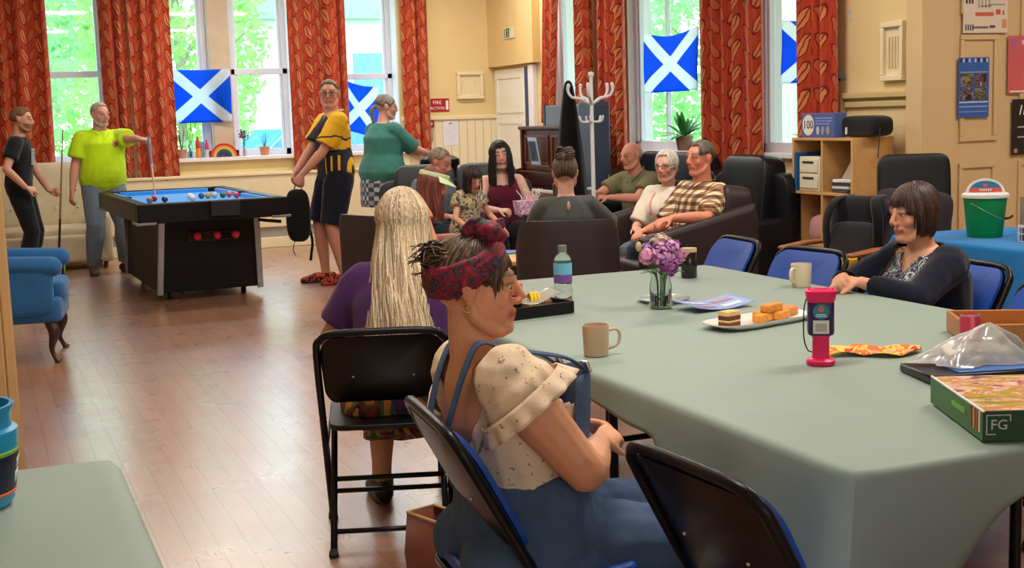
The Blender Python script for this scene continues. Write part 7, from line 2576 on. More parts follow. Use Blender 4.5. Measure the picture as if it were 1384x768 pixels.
tx(pq, -0.01, -0.045, 0.16, 0.026, (206, 100, 80)); tx(pq, 0.11, -0.03, 0.04, 0.035, (206, 90, 70)); tx(pq, 0.155, -0.035, 0.014, 0.03, (150, 110, 90))
for i in range(4):
    tx(pq, -0.17 + 0.02 * i, -0.135, 0.012, 0.04, (90, 70, 90))
tx(pq, -0.04, -0.135, 0.13, 0.014, (110, 90, 110)); tx(pq, 0.06, -0.13, 0.05, 0.018, (90, 84, 84)); tx(pq, 0.165, -0.11, 0.04, 0.06, (214, 150, 110))
po, pq = poster('blue poster with four photographs on the beige panelled wall', 6.265, 6.535, 1.315, 1.725, M('poster_blue', (52, 96, 172), 0.5, var=0.04))
for i in range(10):
    if i != 4:
        tx(pq, -0.115 + 0.0256 * i, 0.185, 0.013, 0.026, (206, 210, 224) if i % 2 else (30, 34, 60))
for i in range(2):
    for j in range(2):
        mb = MB(); mb.box(-0.115 + 0.12 * i, -0.008 + 0.12 * i, -0.0034, -0.0022, -0.085 + 0.095 * j, 0.002 + 0.095 * j); mb.build('photograph', patches('photo_%d%d' % (i, j), [((40, 30, 34), (120, 90, 84), (70, 66, 90), (176, 150, 130)), ((90, 80, 50), (50, 60, 44), (140, 130, 100), (80, 76, 70))][(i + j) % 2], 24, 1), pq, 30)
tx(pq, 0.0, 0.105, 0.24, 0.006, (150, 176, 220)); tx(pq, 0.0, -0.10, 0.25, 0.008, (206, 214, 230)); tx(pq, 0.0, -0.13, 0.25, 0.007, (150, 180, 226)); tx(pq, 0.0, -0.165, 0.25, 0.006, (120, 156, 214))
po, pq = poster('pink and yellow poster cut by the right edge, above the black one', 6.70, 7.10, 1.47, 1.87, M('poster_pink', (206, 96, 104), 0.5, var=0.06))
mb = MB(); mb.ball((0.01, -0.003, -0.10), (0.07, 0.001, 0.075), 20); mb.build('yellow_disc', M('poster_yellow', (220, 180, 40), 0.5), pq, 180)
mb = MB(); mb.ball((-0.15, -0.003, 0.155), (0.03, 0.001, 0.03), 16); mb.build('mauve_disc', M('poster_mauve', (170, 110, 150), 0.5), pq, 180)
tx(pq, 0.02, 0.155, 0.2, 0.03, (236, 196, 196)); tx(pq, 0.0, -0.185, 0.36, 0.012, (236, 226, 206))
po, pq = poster('black poster with white strokes cut by the right edge', 6.745, 7.10, 1.04, 1.43, M('poster_black', (26, 26, 30), 0.4, var=0.04))
for i in range(3):
    mb = MB(); mb.obox((-0.10 + 0.035 * i, -0.0027, 0.12), (0.010, 0.001, 0.07), roty(0.25)); mb.build('white_stroke', WHITE, pq, 30)
tx(pq, -0.08, 0.0, 0.09, 0.010, (176, 176, 180)); tx(pq, -0.08, -0.07, 0.09, 0.010, (176, 176, 180)); tx(pq, -0.14, -0.165, 0.03, 0.03, (206, 120, 130))

# ------------------------------------------------------------------ the people in the room
def A_(a):       # azimuth on the head, folded to 0..180 from the front
    return abs((a + 180) % 360 - 180)


def tee(p, mat, name='tshirt', sl=0.62, hem=-0.12, off=0.016, s0=0.014, s1=0.030, top=0.985, keep=None, amp=0.006, vox=0.010, bot=0.0, label=None, sleeves='RL'):
    mb = MB()
    p.torso(mb, hem, top, off, bot_w=bot)
    for q in sleeves:
        if sl > 0:
            p.arm(mb, q, 0, sl, s0, s1)
    return p.garment(name, mb, mat, vox, 4, amp, keep=keep, label=label)


def trousers(p, mat, name='trousers', t1=1.93, off=0.013, off1=0.028, top=0.22, amp=0.006):
    mb = MB()
    p.torso(mb, -0.2, top, 0.010)
    for q in 'RL':
        p.leg(mb, q, t1, off, off1)
    return p.garment(name, mb, mat, 0.010, 3, amp, seed=3)


SHOE_BLK, SHOE_SOLE = M('shoe_black', (26, 24, 26), 0.5), M('shoe_sole', (196, 190, 184), 0.7)
SHORT = lambda f, s, b: (lambda a: f if A_(a) < 42 else (f + (s - f) * (A_(a) - 42) / 30 if A_(a) < 72 else (s if A_(a) < 105 else b)))


def rod(name, label, cat, p0, p1, r0, r1, m, m2=None, f=0.6):
    """two-tone tapered stick standing at p0"""
    p0, p1 = V(*p0), V(*p1)
    t = thing(name, label, cat, tuple(p0))
    d = p1 - p0
    c = d * f
    rc = r0 + (r1 - r0) * f
    mb = MB(); mb.tube([V(0, 0, 0), c], [r0, rc], 12); mb.build('butt', m, t, 60)
    mb = MB(); mb.tube([c, d * 0.99], [rc, r1], 12); mb.build('shaft', m2 or m, t, 60)
    mb = MB(); mb.tube([d * 0.99, d], [r1, r1 * 0.9], 10); mb.build('tip', M('cue_tip', (60, 100, 150), 0.8), t, 60)
    return t


CUE_D, CUE_L = M('cue_dark', (44, 30, 26), 0.3), M('cue_maple', (150, 112, 76), 0.3)

# --- man in black T-shirt by the left window
p = Person('bearded man in black printed T-shirt, standing at the left holding a pool cue', (0.36, 13.22, 0), rad(102), 1.66, 1.0, 'm', lean=0.06, head=(rad(2), 0.12, 0), skin=(206, 152, 124),
           arms={'R': {'w': (0.22, 0.10, 0.90), 'pole': (0.8, -1, 0)}, 'L': {'w': (-0.20, 0.29, 0.72), 'pole': (-0.3, -1, -0.4)}},
           hands={'R': {'dir': (-0.5, 0.75, -0.25), 'n': (0.6, 0.3, 0.6), 'curl': 0.5}, 'L': {'dir': (-0.1, 1, 0.0), 'n': (-1, 0.1, 0.2), 'curl': 1.15, 'thumb': 0.9}})
p.body(beard=((120, 78, 48), 0.75), brow=(110, 74, 46)); p.eyes()
p.hair([(120, 80, 50), (98, 64, 40), (136, 92, 58)], SHORT(50, 84, 118), 0, 300, 0.0055, 3)
o = tee(p, cloth('tee_black', (20, 21, 26)), hem=-0.22)
mb = MB()      # pale print on the chest
for i in range(6):
    x0 = -0.055 + 0.019 * i
    c, w_ = p.P(0.62), p.F(0.62)
    for j in range(5):
        z0 = 0.06 - 0.032 * j
        mb.mat = 0
        mb.obox(c + w_ @ V(x0 + 0.03, 0.142 - 2.2 * (x0 + 0.03) ** 2, z0), (0.011, 0.004, 0.028), w_ @ rotz(-0.3 * (x0 + .03) / 0.06))
mb.build('chest_print', M('print_grey', (176, 176, 180), 0.7), o, 30)
trousers(p, cloth('trousers_black', (22, 22, 28)))
p.shoes(SHOE_BLK, SHOE_SOLE)
g = p.wl + rotz(-p.az) @ p.grip['L']
rod('pool_cue', 'upright pool cue held by the man in the black T-shirt', 'pool cue', (g[0] - 0.06, g[1], 0.0), (g[0] + 0.085, g[1], 1.43), 0.014, 0.006, CUE_D, CUE_L, 0.4)

# --- lime green polo man
TIP = V(1.415, 11.62, 0.832)
BUT = TIP + nrm(V(0.13, 1.32, 0.50)) * 1.42
p = Person('bearded man in lime green polo shirt, leaning a cue on the pool table', (1.14, 13.42, 0), rad(166), 1.69, 1.32, 'm', lean=0.03, head=(rad(-14), 0.10, 0), skin=(206, 146, 124), belly=0.05,
           arms={'L': {'w': rotz(rad(166)) @ (BUT - nrm(BUT - TIP) * 0.10 + V(-0.06, 0.06, 0.02) - V(1.14, 13.42, 0)), 'pole': (-0.6, -0.4, -1)}, 'R': {'w': (0.34, 0.06, 0.78), 'pole': (0.8, -1, 0)}},
           hands={'L': {'dir': (-0.6, 0.7, -0.1), 'n': (0.1, 0.3, 1), 'curl': 1.2, 'thumb': 0.9}, 'R': {'curl': 0.5}}, legs={'R': {'a': (0.16, 0.02, 0.085)}, 'L': {'a': (-0.15, 0.06, 0.085)}})
p.body(beard=((176, 160, 150), 0.55), brow=(150, 130, 116), cheek=1.08, jaw=1.1); p.eyes()
p.hair([(170, 162, 154), (146, 138, 130), (190, 184, 176)], SHORT(44, 80, 112), 0, 260, 0.005, 5)
o = tee(p, cloth('polo_lime', (190, 226, 20), 0.8, 0.06), 'polo_shirt', sl=0.72, hem=-0.17, off=0.022, s1=0.045, amp=0.009)
c, w_ = p.P(0.94), p.F(0.94)
mb = MB()
for sg in (-1, 1):
    mb.tube([c + w_ @ V(sg * 0.015, 0.105, -0.035), c + w_ @ V(sg * 0.06, 0.06, 0.015), c + w_ @ V(sg * 0.075, -0.01, 0.03), c + w_ @ V(sg * 0.03, -0.07, 0.04)], [(0.007, 0.022)] * 4, 8, 4)
mb.build('collar', cloth('polo_lime', (190, 226, 20)), o, 180)
c, w_ = p.P(0.70), p.F(0.70)
mb = MB(); mb.ball(c + w_ @ V(-0.095, 0.158, 0.02), (0.034, 0.012, 0.038), 16, w_ @ rotz(0.35)); bd = mb.build('badge', M('badge_pink', (206, 130, 110), 0.6), o, 180)
mb = MB(); mb.ball(c + w_ @ V(-0.097, 0.166, 0.02), (0.017, 0.01, 0.02), 12, w_ @ rotz(0.35)); mb.build('badge_centre', M('badge_red', (150, 40, 60), 0.6), bd, 180)
mb = MB()
for j in range(3):
    mb.ball(c + w_ @ V(0.0, 0.150 - 0.012 * j, 0.035 + 0.045 * j), (0.005, 0.005, 0.005), 8)
mb.build('buttons', M('button_lime', (150, 180, 30), 0.4), o, 180)
trousers(p, cloth('jeans_grey', (104, 118, 132)), 'jeans', off=0.016)
p.shoes(M('shoe_brown', (70, 56, 50), 0.6), M('sole_dark', (40, 36, 34)))
rod('pool_cue', 'pool cue held by the lime-shirted man, its tip on the blue cloth', 'pool cue', tuple(BUT), tuple(TIP), 0.0145, 0.006, CUE_D, CUE_L, 0.5)

# --- man in yellow and black jersey
def jersey_mat():
    t = NT('jersey_yellow_black')
    sp = t.n('SeparateXYZ')
    co = t.coord('Object')
    t.l(co, sp.inputs[0])
    x, y, z = sp.outputs
    zz = t.math('ADD', z, t.math('MULTIPLY', t.noise(co, 6, 2), 0.10))
    up = t.math('GREATER_THAN', zz, 1.24)
    st = t.math('LESS_THAN', t.math('FRACT', t.math('MULTIPLY', t.math('ADD', x, y), 11.0)), 0.30)
    hem = t.math('LESS_THAN', z, 0.92)
    line = t.math('MULTIPLY', t.math('GREATER_THAN', zz, 1.33), t.math('LESS_THAN', zz, 1.345))
    front = t.math('MULTIPLY', t.math('GREATER_THAN', y, 0.085), t.math('LESS_THAN', t.math('ABSOLUTE', x), 0.115))
    Y, K = srgb(236, 178, 20), srgb(24, 22, 34)
    c = t.mix(t.math('MULTIPLY', st, t.math('LESS_THAN', zz, 1.18)), K, Y)
    c = t.mix(up, c, Y)
    c = t.mix(line, c, K)
    c = t.mix(hem, c, Y)
    c = t.mix(front, c, srgb(36, 32, 44))
    t.base(c)
    t.set(Roughness=0.75)
    return t.m


p = Person('man with glasses in yellow and black jersey, holding a black bag by the pool table', (2.93, 11.22, 0), rad(266), 1.80, 1.08, 'm', lean=0.02, head=(rad(-66), 0.06, 0), skin=(206, 146, 122),
           arms={'L': {'w': (-0.10, 0.34, 0.98), 'pole': (-0.6, -1, -0.3)}, 'R': {'w': (0.06, 0.36, 0.98), 'pole': (0.7, -1, -0.3)}},
           hands={'L': {'dir': (0.25, 0.5, -0.8), 'n': (-0.8, 0.6, 0.2), 'curl': 1.0, 'thumb': 0.8}, 'R': {'dir': (-0.6, 0.5, -0.6), 'n': (0.4, 0.9, 0.2), 'curl': 0.8}},
           legs={'R': {'a': (0.12, 0.10, 0.085), 'toe': (0.3, 1, 0)}, 'L': {'a': (-0.10, 0.0, 0.085), 'toe': (-0.1, 1, 0)}})
p.body(brow=(84, 64, 48), nose=1.05); p.eyes()
p.hair([(112, 92, 70), (92, 74, 56), (130, 108, 84)], SHORT(46, 80, 112), 0, 300, 0.005, 7)
p.glasses(M('frame_dark', (30, 28, 34), 0.3))
o = tee(p, jersey_mat(), 'jersey', sl=0.80, hem=-0.14, off=0.024, s0=0.02, s1=0.05, amp=0.011, bot=0.01)
c, w_ = p.P(0.96), p.F(0.96)
mb = MB()
for sg in (-1, 1):
    mb.tube([c + w_ @ V(sg * 0.02, 0.09, -0.06), c + w_ @ V(sg * 0.055, 0.06, 0.0), c + w_ @ V(sg * 0.08, -0.02, 0.02), c + w_ @ V(sg * 0.03, -0.085, 0.03)], [(0.012, 0.024)] * 4, 8, 4)
mb.build('collar', M('collar_sand', (216, 176, 130), 0.8), o, 180)
trousers(p, cloth('shorts_navy', (26, 28, 42)), 'shorts', 0.97, 0.03, 0.045)
p.shoes(patches('trainer_orange', [(28, 24, 26), (206, 70, 40), (28, 24, 26), (190, 60, 36)], 16, 0.8), SHOE_BLK, 0.012)
g = p.wl + rotz(-p.az) @ p.grip['L']
hb_ = thing('sling_bag', 'black sling bag hanging from the hand of the man in the jersey', 'bag', (g[0], g[1], 0.40), rad(-20))
zt = g[2] - 0.40
mb = MB(); mb.pillow((-0.01, 0, zt - 0.28), (0.21, 0.11, 0.46), e=(0.6, 0.5)); mb.build('bag_body', cloth('bag_black2', (18, 18, 22)), hb_, 180)
mb = MB(); mb.tube([(-0.04, 0, zt - 0.08), (-0.012, 0, zt + 0.01), (0.012, 0, zt + 0.01), (0.04, 0, zt - 0.08)], [(0.012, 0.004)] * 4, 8, 4); mb.build('strap', cloth('bag_black2', (18, 18, 22)), hb_, 180)
mb = MB(); mb.tube([(0.07, 0.0, zt - 0.35), (0.10, 0.01, zt - 0.50), (0.085, 0.02, zt - 0.62), (0.075, 0.02, zt - 0.68)], [(0.013, 0.004)] * 4, 8, 4); mb.build('strap', cloth('bag_black2', (18, 18, 22)), hb_, 180)
mb = MB(); mb.tube([(-0.05, 0, zt - 0.50), (-0.07, 0.01, zt - 0.58), (-0.045, 0.01, zt - 0.64)], [(0.008, 0.003)] * 3, 8, 4); mb.build('strap', cloth('bag_black2', (18, 18, 22)), hb_, 180)

# --- woman in teal shirt
p = Person('woman with glasses in teal shirt and checked skirt, standing behind the charcoal sofa', (3.60, 12.02, 0), rad(68), 1.67, 1.38, 'f', lean=0.07, head=(rad(26), 0.10, 0), skin=(214, 160, 138),
           arms={'R': {'w': (0.20, 0.47, 1.07), 'pole': (0.5, -0.6, -1)}, 'L': {'w': (-0.12, 0.36, 0.98), 'pole': (-0.6, -1, -0.5)}},
           hands={'R': {'dir': (0.0, 1, 0.1), 'n': (0.3, 0.0, 1), 'curl': 0.5}, 'L': {'n': (-0.2, 0, 1), 'curl': 0.5}})
p.body(brow=(110, 96, 84)); p.eyes()
p.hair([(128, 118, 110), (108, 98, 92), (146, 136, 126)], SHORT(46, 86, 118), 0, 260, 0.0055, 9, crown=-0.5)
mb = MB(); q0 = p.hp(0, -0.11, 0.0); mb.tube([q0, q0 + p.H @ V(0, -0.03, -0.03), q0 + V(-0.0, -0.0, -0.12) + p.H @ V(0, -0.03, 0), q0 + V(0, 0, -0.2) + p.H @ V(0, -0.015, 0)], [0.018, 0.022, 0.018, 0.006], 10, 4); mb.c = srgb(*(118, 108, 100)); mb.cols = [mb.c] * len(mb.v); mb.build('ponytail', attr_mat('hair'), p.root, 180, col=True)
p.glasses(M('frame_dark', (30, 28, 34)))
tee(p, cloth('shirt_teal', (62, 124, 114), 0.8, 0.06), 'shirt', sl=0.95, hem=-0.12, off=0.024, s0=0.018, s1=0.045, amp=0.009, bot=0.02)
mb = MB()
mb.tube([p.P(0.1), p.P(-0.05), p.P(-0.2), V(0, 0.01, 0.74), V(0, 0.01, 0.60)], [(0.205, 0.15), (0.245, 0.18), (0.255, 0.19), (0.26, 0.20), (0.265, 0.205)], 24, 3, side=(1, 0, 0))
p.garment('skirt', mb, plaid('skirt_check', (150, 156, 164), (70, 76, 86), (196, 200, 206), 12), 0.012, 3, 0.012, (14, 14, 2))
p.shoes(M('shoe_brown', (70, 56, 50)), SHOE_SOLE)

# --- grey-haired sitter on the charcoal sofa
p = Person('short-haired person in blue-grey top sitting at the left of the charcoal sofa', (3.50, 10.44, 0), rad(150), 1.62, 1.1, 'm', pz=0.455, sit=True, lean=0.18, head=(rad(-20), 0.42, 0.1), skin=(206, 142, 116),
           arms={'R': {'w': (0.14, 0.36, 0.62)}, 'L': {'w': (-0.12, 0.36, 0.62)}}, hands={'R': {'n': (0.2, 0, 1)}, 'L': {'n': (-0.2, 0, 1)}})
p.body(brow=(110, 92, 76)); p.eyes(closed=0.3)
p.hair([(146, 132, 110), (120, 106, 88), (164, 150, 128)], SHORT(44, 84, 116), 0, 260, 0.0055, 11)
tee(p, cloth('top_bluegrey', (106, 118, 124)), 'top', sl=0.9, s1=0.035)
trousers(p, cloth('trousers_navy', (36, 42, 58)))
p.shoes(SHOE_BLK, SHOE_SOLE)

# --- dark-haired woman in maroon
p = Person('woman with long black hair in maroon sleeveless top on the charcoal sofa', (4.06, 10.12, 0), rad(188), 1.66, 1.05, 'f', pz=0.46, sit=True, lean=0.05, head=(rad(8), 0.06, rad(6)), skin=(222, 176, 156),
           arms={'R': {'w': (0.12, 0.40, 0.67), 'pole': (0.8, -0.6, -0.6)}, 'L': {'w': (-0.10, 0.42, 0.67), 'pole': (-0.8, -0.6, -0.6)}},
           hands={'R': {'dir': (-0.7, 0.7, 0.0), 'n': (0.3, 0.3, 1), 'curl': 0.8}, 'L': {'dir': (0.7, 0.7, 0.0), 'n': (-0.3, 0.3, 1), 'curl': 0.8}})
p.body(brow=(40, 28, 28), lips=(176, 76, 84)); p.eyes((50, 34, 28))
p.hair([(24, 18, 20), (34, 26, 28), (18, 14, 16)], lambda a: 40 if A_(a) < 34 else (92 if A_(a) < 75 else 112), lambda a: 0.05 if A_(a) < 34 else 0.30, 520, 0.0048, 13, start=(3, 45), flare=0.016, wave=0.008, lift=1.13, ears=0.10)
tee(p, cloth('top_maroon', (92, 24, 50)), 'top', sl=0, hem=-0.14, off=0.015, top=0.93, keep=lambda v: (v[:, 2] < p.P(0.83)[2] + 0.9 * np.abs(np.abs(v[:, 0]) - 0.095) * 0 + np.where(np.abs(np.abs(v[:, 0]) - 0.09) < 0.03, 0.2, -0.01)))
trousers(p, cloth('trousers_black', (22, 22, 28)))
p.shoes(SHOE_BLK, SHOE_SOLE)
gb_ = thing('gift_bag', 'pink and white gift bag with shredded tissue on the maroon-topped woman\'s lap', 'gift bag', (4.02, 9.50, 0.645), rad(12))
mb = MB(); mb.frustum((-0.08, 0.07, -0.045, 0.045), (-0.095, 0.085, -0.055, 0.055), 0, 0.11); mb.build('bag_body', patches('gift_print', [(206, 90, 130), (226, 196, 216), (170, 120, 170), (236, 226, 232)], 26, 1.4), gb_, 30, 0.004)
rng = random.Random(3)
for i in range(16):
    x, y, a = rng.uniform(-0.02, 0.17), rng.uniform(-0.04, 0.04), rng.uniform(-0.7, 0.7)
    mb = MB(); mb.grid(3, 6, lambda u, v: V(min(x, 0.08), y, 0.09) + V(math.sin(a) * 0.12 * v + 0.05 * v * (x > 0.07), 0.02 * math.sin(v * 6 + i), 0.11 * v * math.cos(a)) + V(0.016 * (u - 0.5) * (1 - v * 0.7), 0, 0)); mb.build('tissue', M('tissue_%d' % (i % 2), ((238, 226, 214), (226, 200, 206))[i % 2], 0.8), gb_, 180, solid=0.0008)

# --- auburn-haired visitor with a pale green visor cap
p = Person('auburn-haired woman in pale green visor, half hidden behind the blonde woman', (2.62, 8.52, 0), rad(96), 1.56, 1.0, 'f', pz=0.44, sit=True, lean=0.42, head=(rad(20), 0.42, -0.1), skin=(222, 150, 116),
           arms={'R': {'w': (0.14, 0.44, 0.56)}, 'L': {'w': (-0.10, 0.44, 0.60)}}, hands={'R': {'n': (0.2, 0, 1)}, 'L': {'n': (-0.2, 0, 1)}})
p.body(brow=(120, 70, 50)); p.eyes(closed=0.3)
p.hair([(120, 66, 58), (98, 52, 48), (140, 84, 70)], lambda a: 46 if A_(a) < 40 else (90 if A_(a) < 75 else 112), lambda a: 0.0 if A_(a) < 40 else 0.26, 460, 0.0045, 15, wave=0.008, ears=0.14)
tee(p, cloth('top_salmon', (222, 140, 106)), 'top', sl=0.3, hem=-0.1)
trousers(p, cloth('jeans_blue', (78, 104, 140)), 'jeans')
p.shoes(SHOE_BLK, SHOE_SOLE)
mb = MB()
mb.grid(40, 5, lambda u, v: p.hp(0.086 * math.sin(2 * PI * u), -0.012 + 0.108 * math.cos(2 * PI * u), 0.050 + 0.034 * v + 0.018 * math.cos(2 * PI * u)), closed_u=True)
vz = mb.build('visor_band', cloth('visor_green', (196, 216, 166)), p.root, 180, solid=0.005)
mb = MB()
mb.grid(24, 8, lambda u, v: p.hp(math.sin((u - 0.5) * 2.4) * (0.088 + 0.035 * v), -0.012 + math.cos((u - 0.5) * 2.4) * (0.110 + 0.075 * v), 0.068 - 0.022 * v - 0.03 * abs(u - 0.5) * v))
mb.build('visor_peak', cloth('visor_green', (196, 216, 166)), vz, 180, solid=0.004)

# --- child at the coffee table
p = Person('dark-haired child in patterned top standing by the round coffee table', (3.42, 9.28, 0), rad(158), 1.08, 1.05, 'f', pz=0.56, lean=0.16, head=(rad(10), 0.5, 0.1), skin=(214, 160, 134), bust=0,
           arms={'R': {'w': (0.16, 0.22, 0.60)}, 'L': {'w': (-0.20, 0.20, 0.58)}}, hands={'R': {'n': (0.2, 0, 1)}, 'L': {'n': (-0.2, 0, 1)}})
p.body(brow=(40, 30, 28)); p.eyes((50, 36, 28))
p.hair([(46, 36, 34), (36, 28, 28), (58, 46, 42)], lambda a: 62 if A_(a) < 40 else (92 if A_(a) < 75 else 112), lambda a: 0.02 if A_(a) < 40 else 0.10, 320, 0.0050, 17, ears=0.12)
tee(p, patches('top_patterned', [(120, 130, 120), (206, 176, 120), (60, 66, 70), (190, 190, 180)], 22, 1.2), 'top', sl=0.5, hem=-0.2, bot=0.02)
trousers(p, cloth('leggings_plum', (70, 52, 76)), 'leggings', off=0.008, off1=0.010)
p.shoes(SHOE_BLK, SHOE_SOLE)

# --- woman seen from behind in the tub chair
p = Person('woman with brown hair pinned up, grey top, seen from behind in the tub chair', (3.40, 7.38, 0), rad(18), 1.60, 1.12, 'f', pz=0.44, sit=True, lean=0.06, head=(rad(8), 0.0, 0), skin=(214, 164, 140),
           arms={'R': {'w': (0.22, 0.40, 0.72), 'pole': (1, -0.4, -0.6)}, 'L': {'w': (-0.16, 0.38, 0.62)}}, hands={'R': {'dir': (-0.2, 0.8, 0.4), 'n': (1, 0, 0.2), 'curl': 0.7}, 'L': {'n': (-0.2, 0, 1)}})
p.body(brow=(80, 60, 50)); p.eyes()
HB = [(92, 74, 60), (76, 60, 50), (112, 92, 76)]
p.hair(HB, SHORT(48, 96, 142), 0, 420, 0.0042, 19, crown=-0.45, lift=1.09)
mb = MB()
rng = random.Random(4)
for i in range(150):
    a, b = rng.uniform(0, 6.28), rng.uniform(-0.9, 1.2)
    mb.c = srgb(*HB[i % 3])
    r = V(0.052 * math.cos(b) * math.cos(a), 0.042 * math.cos(b) * math.sin(a), 0.05 * math.sin(b))
    e = V(-math.sin(a), math.cos(a), 0.3)
    c = V(0.0, -0.062, 0.112)
    mb.tube([p.hp(*(c + r)), p.hp(*(c + r * 1.08 + e * 0.022)), p.hp(*(c + r * 0.95 + e * 0.045))], [0.0034, 0.0042, 0.0026], 6, 3)
mb.build('hair_bun', attr_mat('hair'), p.root, 180, col=True)
o = tee(p, cloth('top_charcoal', (76, 78, 76)), 'top', sl=0.95, hem=-0.1, s1=0.03)
c, w_ = p.P(0.86), p.F(0.86)
mb = MB(); mb.ball(c + w_ @ V(0.0, -0.112 * 1.06, 0.0), (0.010, 0.010, 0.030), 14, w_); mb.build('keyhole', M('skin_gap', (206, 160, 132), 0.6), o, 180)
trousers(p, cloth('trousers_black', (22, 22, 28)))
p.shoes(SHOE_BLK, SHOE_SOLE)

# --- bald man in khaki
p = Person('bald man in khaki polo shirt on the black sofa, facing left', (5.36, 9.98, 0), rad(252), 1.64, 1.2, 'm', pz=0.44, sit=True, lean=0.26, head=(rad(4), 0.12, 0), skin=(216, 150, 124), belly=0.04,
           arms={'L': {'w': (-0.06, 0.52, 0.72), 'pole': (-1, -0.6, -0.4)}, 'R': {'w': (0.10, 0.54, 0.74), 'pole': (1, -0.6, -0.4)}},
           hands={'L': {'dir': (0.4, 0.8, 0.1), 'n': (-0.4, 0.1, 0.9), 'curl': 0.9}, 'R': {'dir': (-0.3, 0.8, 0.3), 'n': (0.6, 0.1, 0.8), 'curl': 1.0}})
p.body(brow=(176, 150, 130), cheek=1.04); p.eyes((90, 100, 110))
p.hair([(196, 180, 166), (180, 164, 150)], lambda a: 100 if A_(a) < 105 else 118, 0, 160, 0.0045, 21, start=(82, 90), lift=1.02, cap=False, az=(70, 290))
o = tee(p, cloth('polo_khaki', (122, 118, 86)), 'polo_shirt', sl=0.7, s1=0.035, amp=0.008)
c, w_ = p.P(0.95), p.F(0.95)
mb = MB()
for sg in (-1, 1):
    mb.tube([c + w_ @ V(sg * 0.015, 0.095, -0.03), c + w_ @ V(sg * 0.06, 0.055, 0.012), c + w_ @ V(sg * 0.072, -0.01, 0.028), c + w_ @ V(sg * 0.03, -0.066, 0.036)], [(0.006, 0.02)] * 4, 8, 4)
mb.build('collar', cloth('polo_khaki', (122, 118, 86)), o, 180)
trousers(p, cloth('jeans_dark', (44, 52, 68)), 'jeans')
p.shoes(SHOE_BLK, SHOE_SOLE)
g = p.wl + rotz(-p.az) @ p.grip['R']
ph = thing('held_cup', 'small grey cup with white top in the hands of the bald man', 'cup', (g[0], g[1], g[2] - 0.03))
mb = MB(); mb.lathe([(0, 0), (0.026, 0), (0.031, 0.07), (0, 0.07)], n=24, caps=False); mb.build('cup', M('cup_grey', (96, 96, 100), 0.4), ph, 40)
mb = MB(); mb.lathe([(0, 0.07), (0.033, 0.07), (0.03, 0.088), (0, 0.09)], n=24, caps=False); mb.build('lid', M('lid_white', (226, 224, 220)), ph, 40)

# --- white-haired woman
p = Person('white-haired woman with glasses in white blouse on the brown tub sofa', (4.56, 8.14, 0), rad(236), 1.54, 1.12, 'f', pz=0.44, sit=True, lean=0.02, head=(rad(0), 0.10, 0), skin=(222, 166, 146),
           arms={'L': {'w': (-0.08, 0.34, 0.60)}, 'R': {'w': (0.10, 0.34, 0.62)}}, hands={'R': {'dir': (-0.6, 0.7, 0), 'n': (0.2, 0, 1)}, 'L': {'dir': (0.6, 0.7, 0), 'n': (-0.2, 0, 1)}})
p.body(brow=(190, 180, 170)); p.eyes((90, 100, 110))
p.hair([(206, 198, 190), (186, 178, 170), (222, 216, 210)], lambda a: 50 if A_(a) < 38 else (98 if A_(a) < 90 else 118), lambda a: 0.0 if A_(a) < 38 else 0.03, 280, 0.0058, 23, lift=1.08)
p.glasses(M('frame_dark', (30, 28, 34)))
tee(p, cloth('blouse_white', (232, 222, 204), 0.8, 0.03), 'blouse', sl=0.9, s1=0.04, amp=0.010, bot=0.01)
mb = MB()
for sg in (-1, 1):
    mb.tube([p.P(0.93) + p.F(0.9) @ V(sg * 0.06, 0.02, 0.01), p.P(0.8) + p.F(0.8) @ V(sg * 0.07, 0.135, 0.0), p.P(0.58) + p.F(0.6) @ V(sg * 0.06, 0.185, 0)], [(0.012, 0.004)] * 3, 8, 4)
mb.build('lanyard', M('lanyard_pink', (206, 150, 150), 0.7), p.root, 180)
trousers(p, cloth('jeans_faded', (96, 106, 118)), 'trousers')
p.shoes(SHOE_BLK, SHOE_SOLE)

# --- man in plaid shirt
p = Person('grey-haired man in brown plaid shirt on the near seat of the tub sofa', (4.46, 7.56, 0), rad(262), 1.68, 1.18, 'm', pz=0.45, sit=True, lean=-0.06, head=(rad(-4), 0.0, 0), skin=(216, 140, 112), belly=0.04,
           arms={'L': {'w': (-0.24, 0.42, 0.745), 'pole': (-0.8, -0.8, -0.5)}, 'R': {'w': (0.10, 0.38, 0.64)}},
           hands={'L': {'dir': (0.0, 1, -0.15), 'n': (-0.2, 0.1, 1), 'curl': 0.45}, 'R': {'n': (0.2, 0, 1)}})
p.body(brow=(110, 90, 76), nose=1.15, lips=(190, 96, 90)); p.eyes()
p.hair([(92, 80, 74), (74, 64, 60), (112, 100, 92)], lambda a: 34 if A_(a) < 50 else (82 if A_(a) < 100 else 116), 0, 260, 0.0055, 25, crown=-0.25)
o = tee(p, plaid('shirt_plaid', (222, 206, 176), (150, 112, 76), (84, 58, 44), 20), 'shirt', sl=0.9, s1=0.04, amp=0.009)
c, w_ = p.P(0.95), p.F(0.95)
mb = MB()
for sg in (-1, 1):
    mb.tube([c + w_ @ V(sg * 0.015, 0.095, -0.03), c + w_ @ V(sg * 0.06, 0.055, 0.012), c + w_ @ V(sg * 0.072, -0.01, 0.028), c + w_ @ V(sg * 0.03, -0.066, 0.036)], [(0.006, 0.02)] * 4, 8, 4)
mb.build('collar', plaid('shirt_plaid', (222, 206, 176), (150, 112, 76), (84, 58, 44)), o, 180)
trousers(p, cloth('jeans_dark', (44, 52, 68)), 'jeans')
p.shoes(SHOE_BLK, SHOE_SOLE)

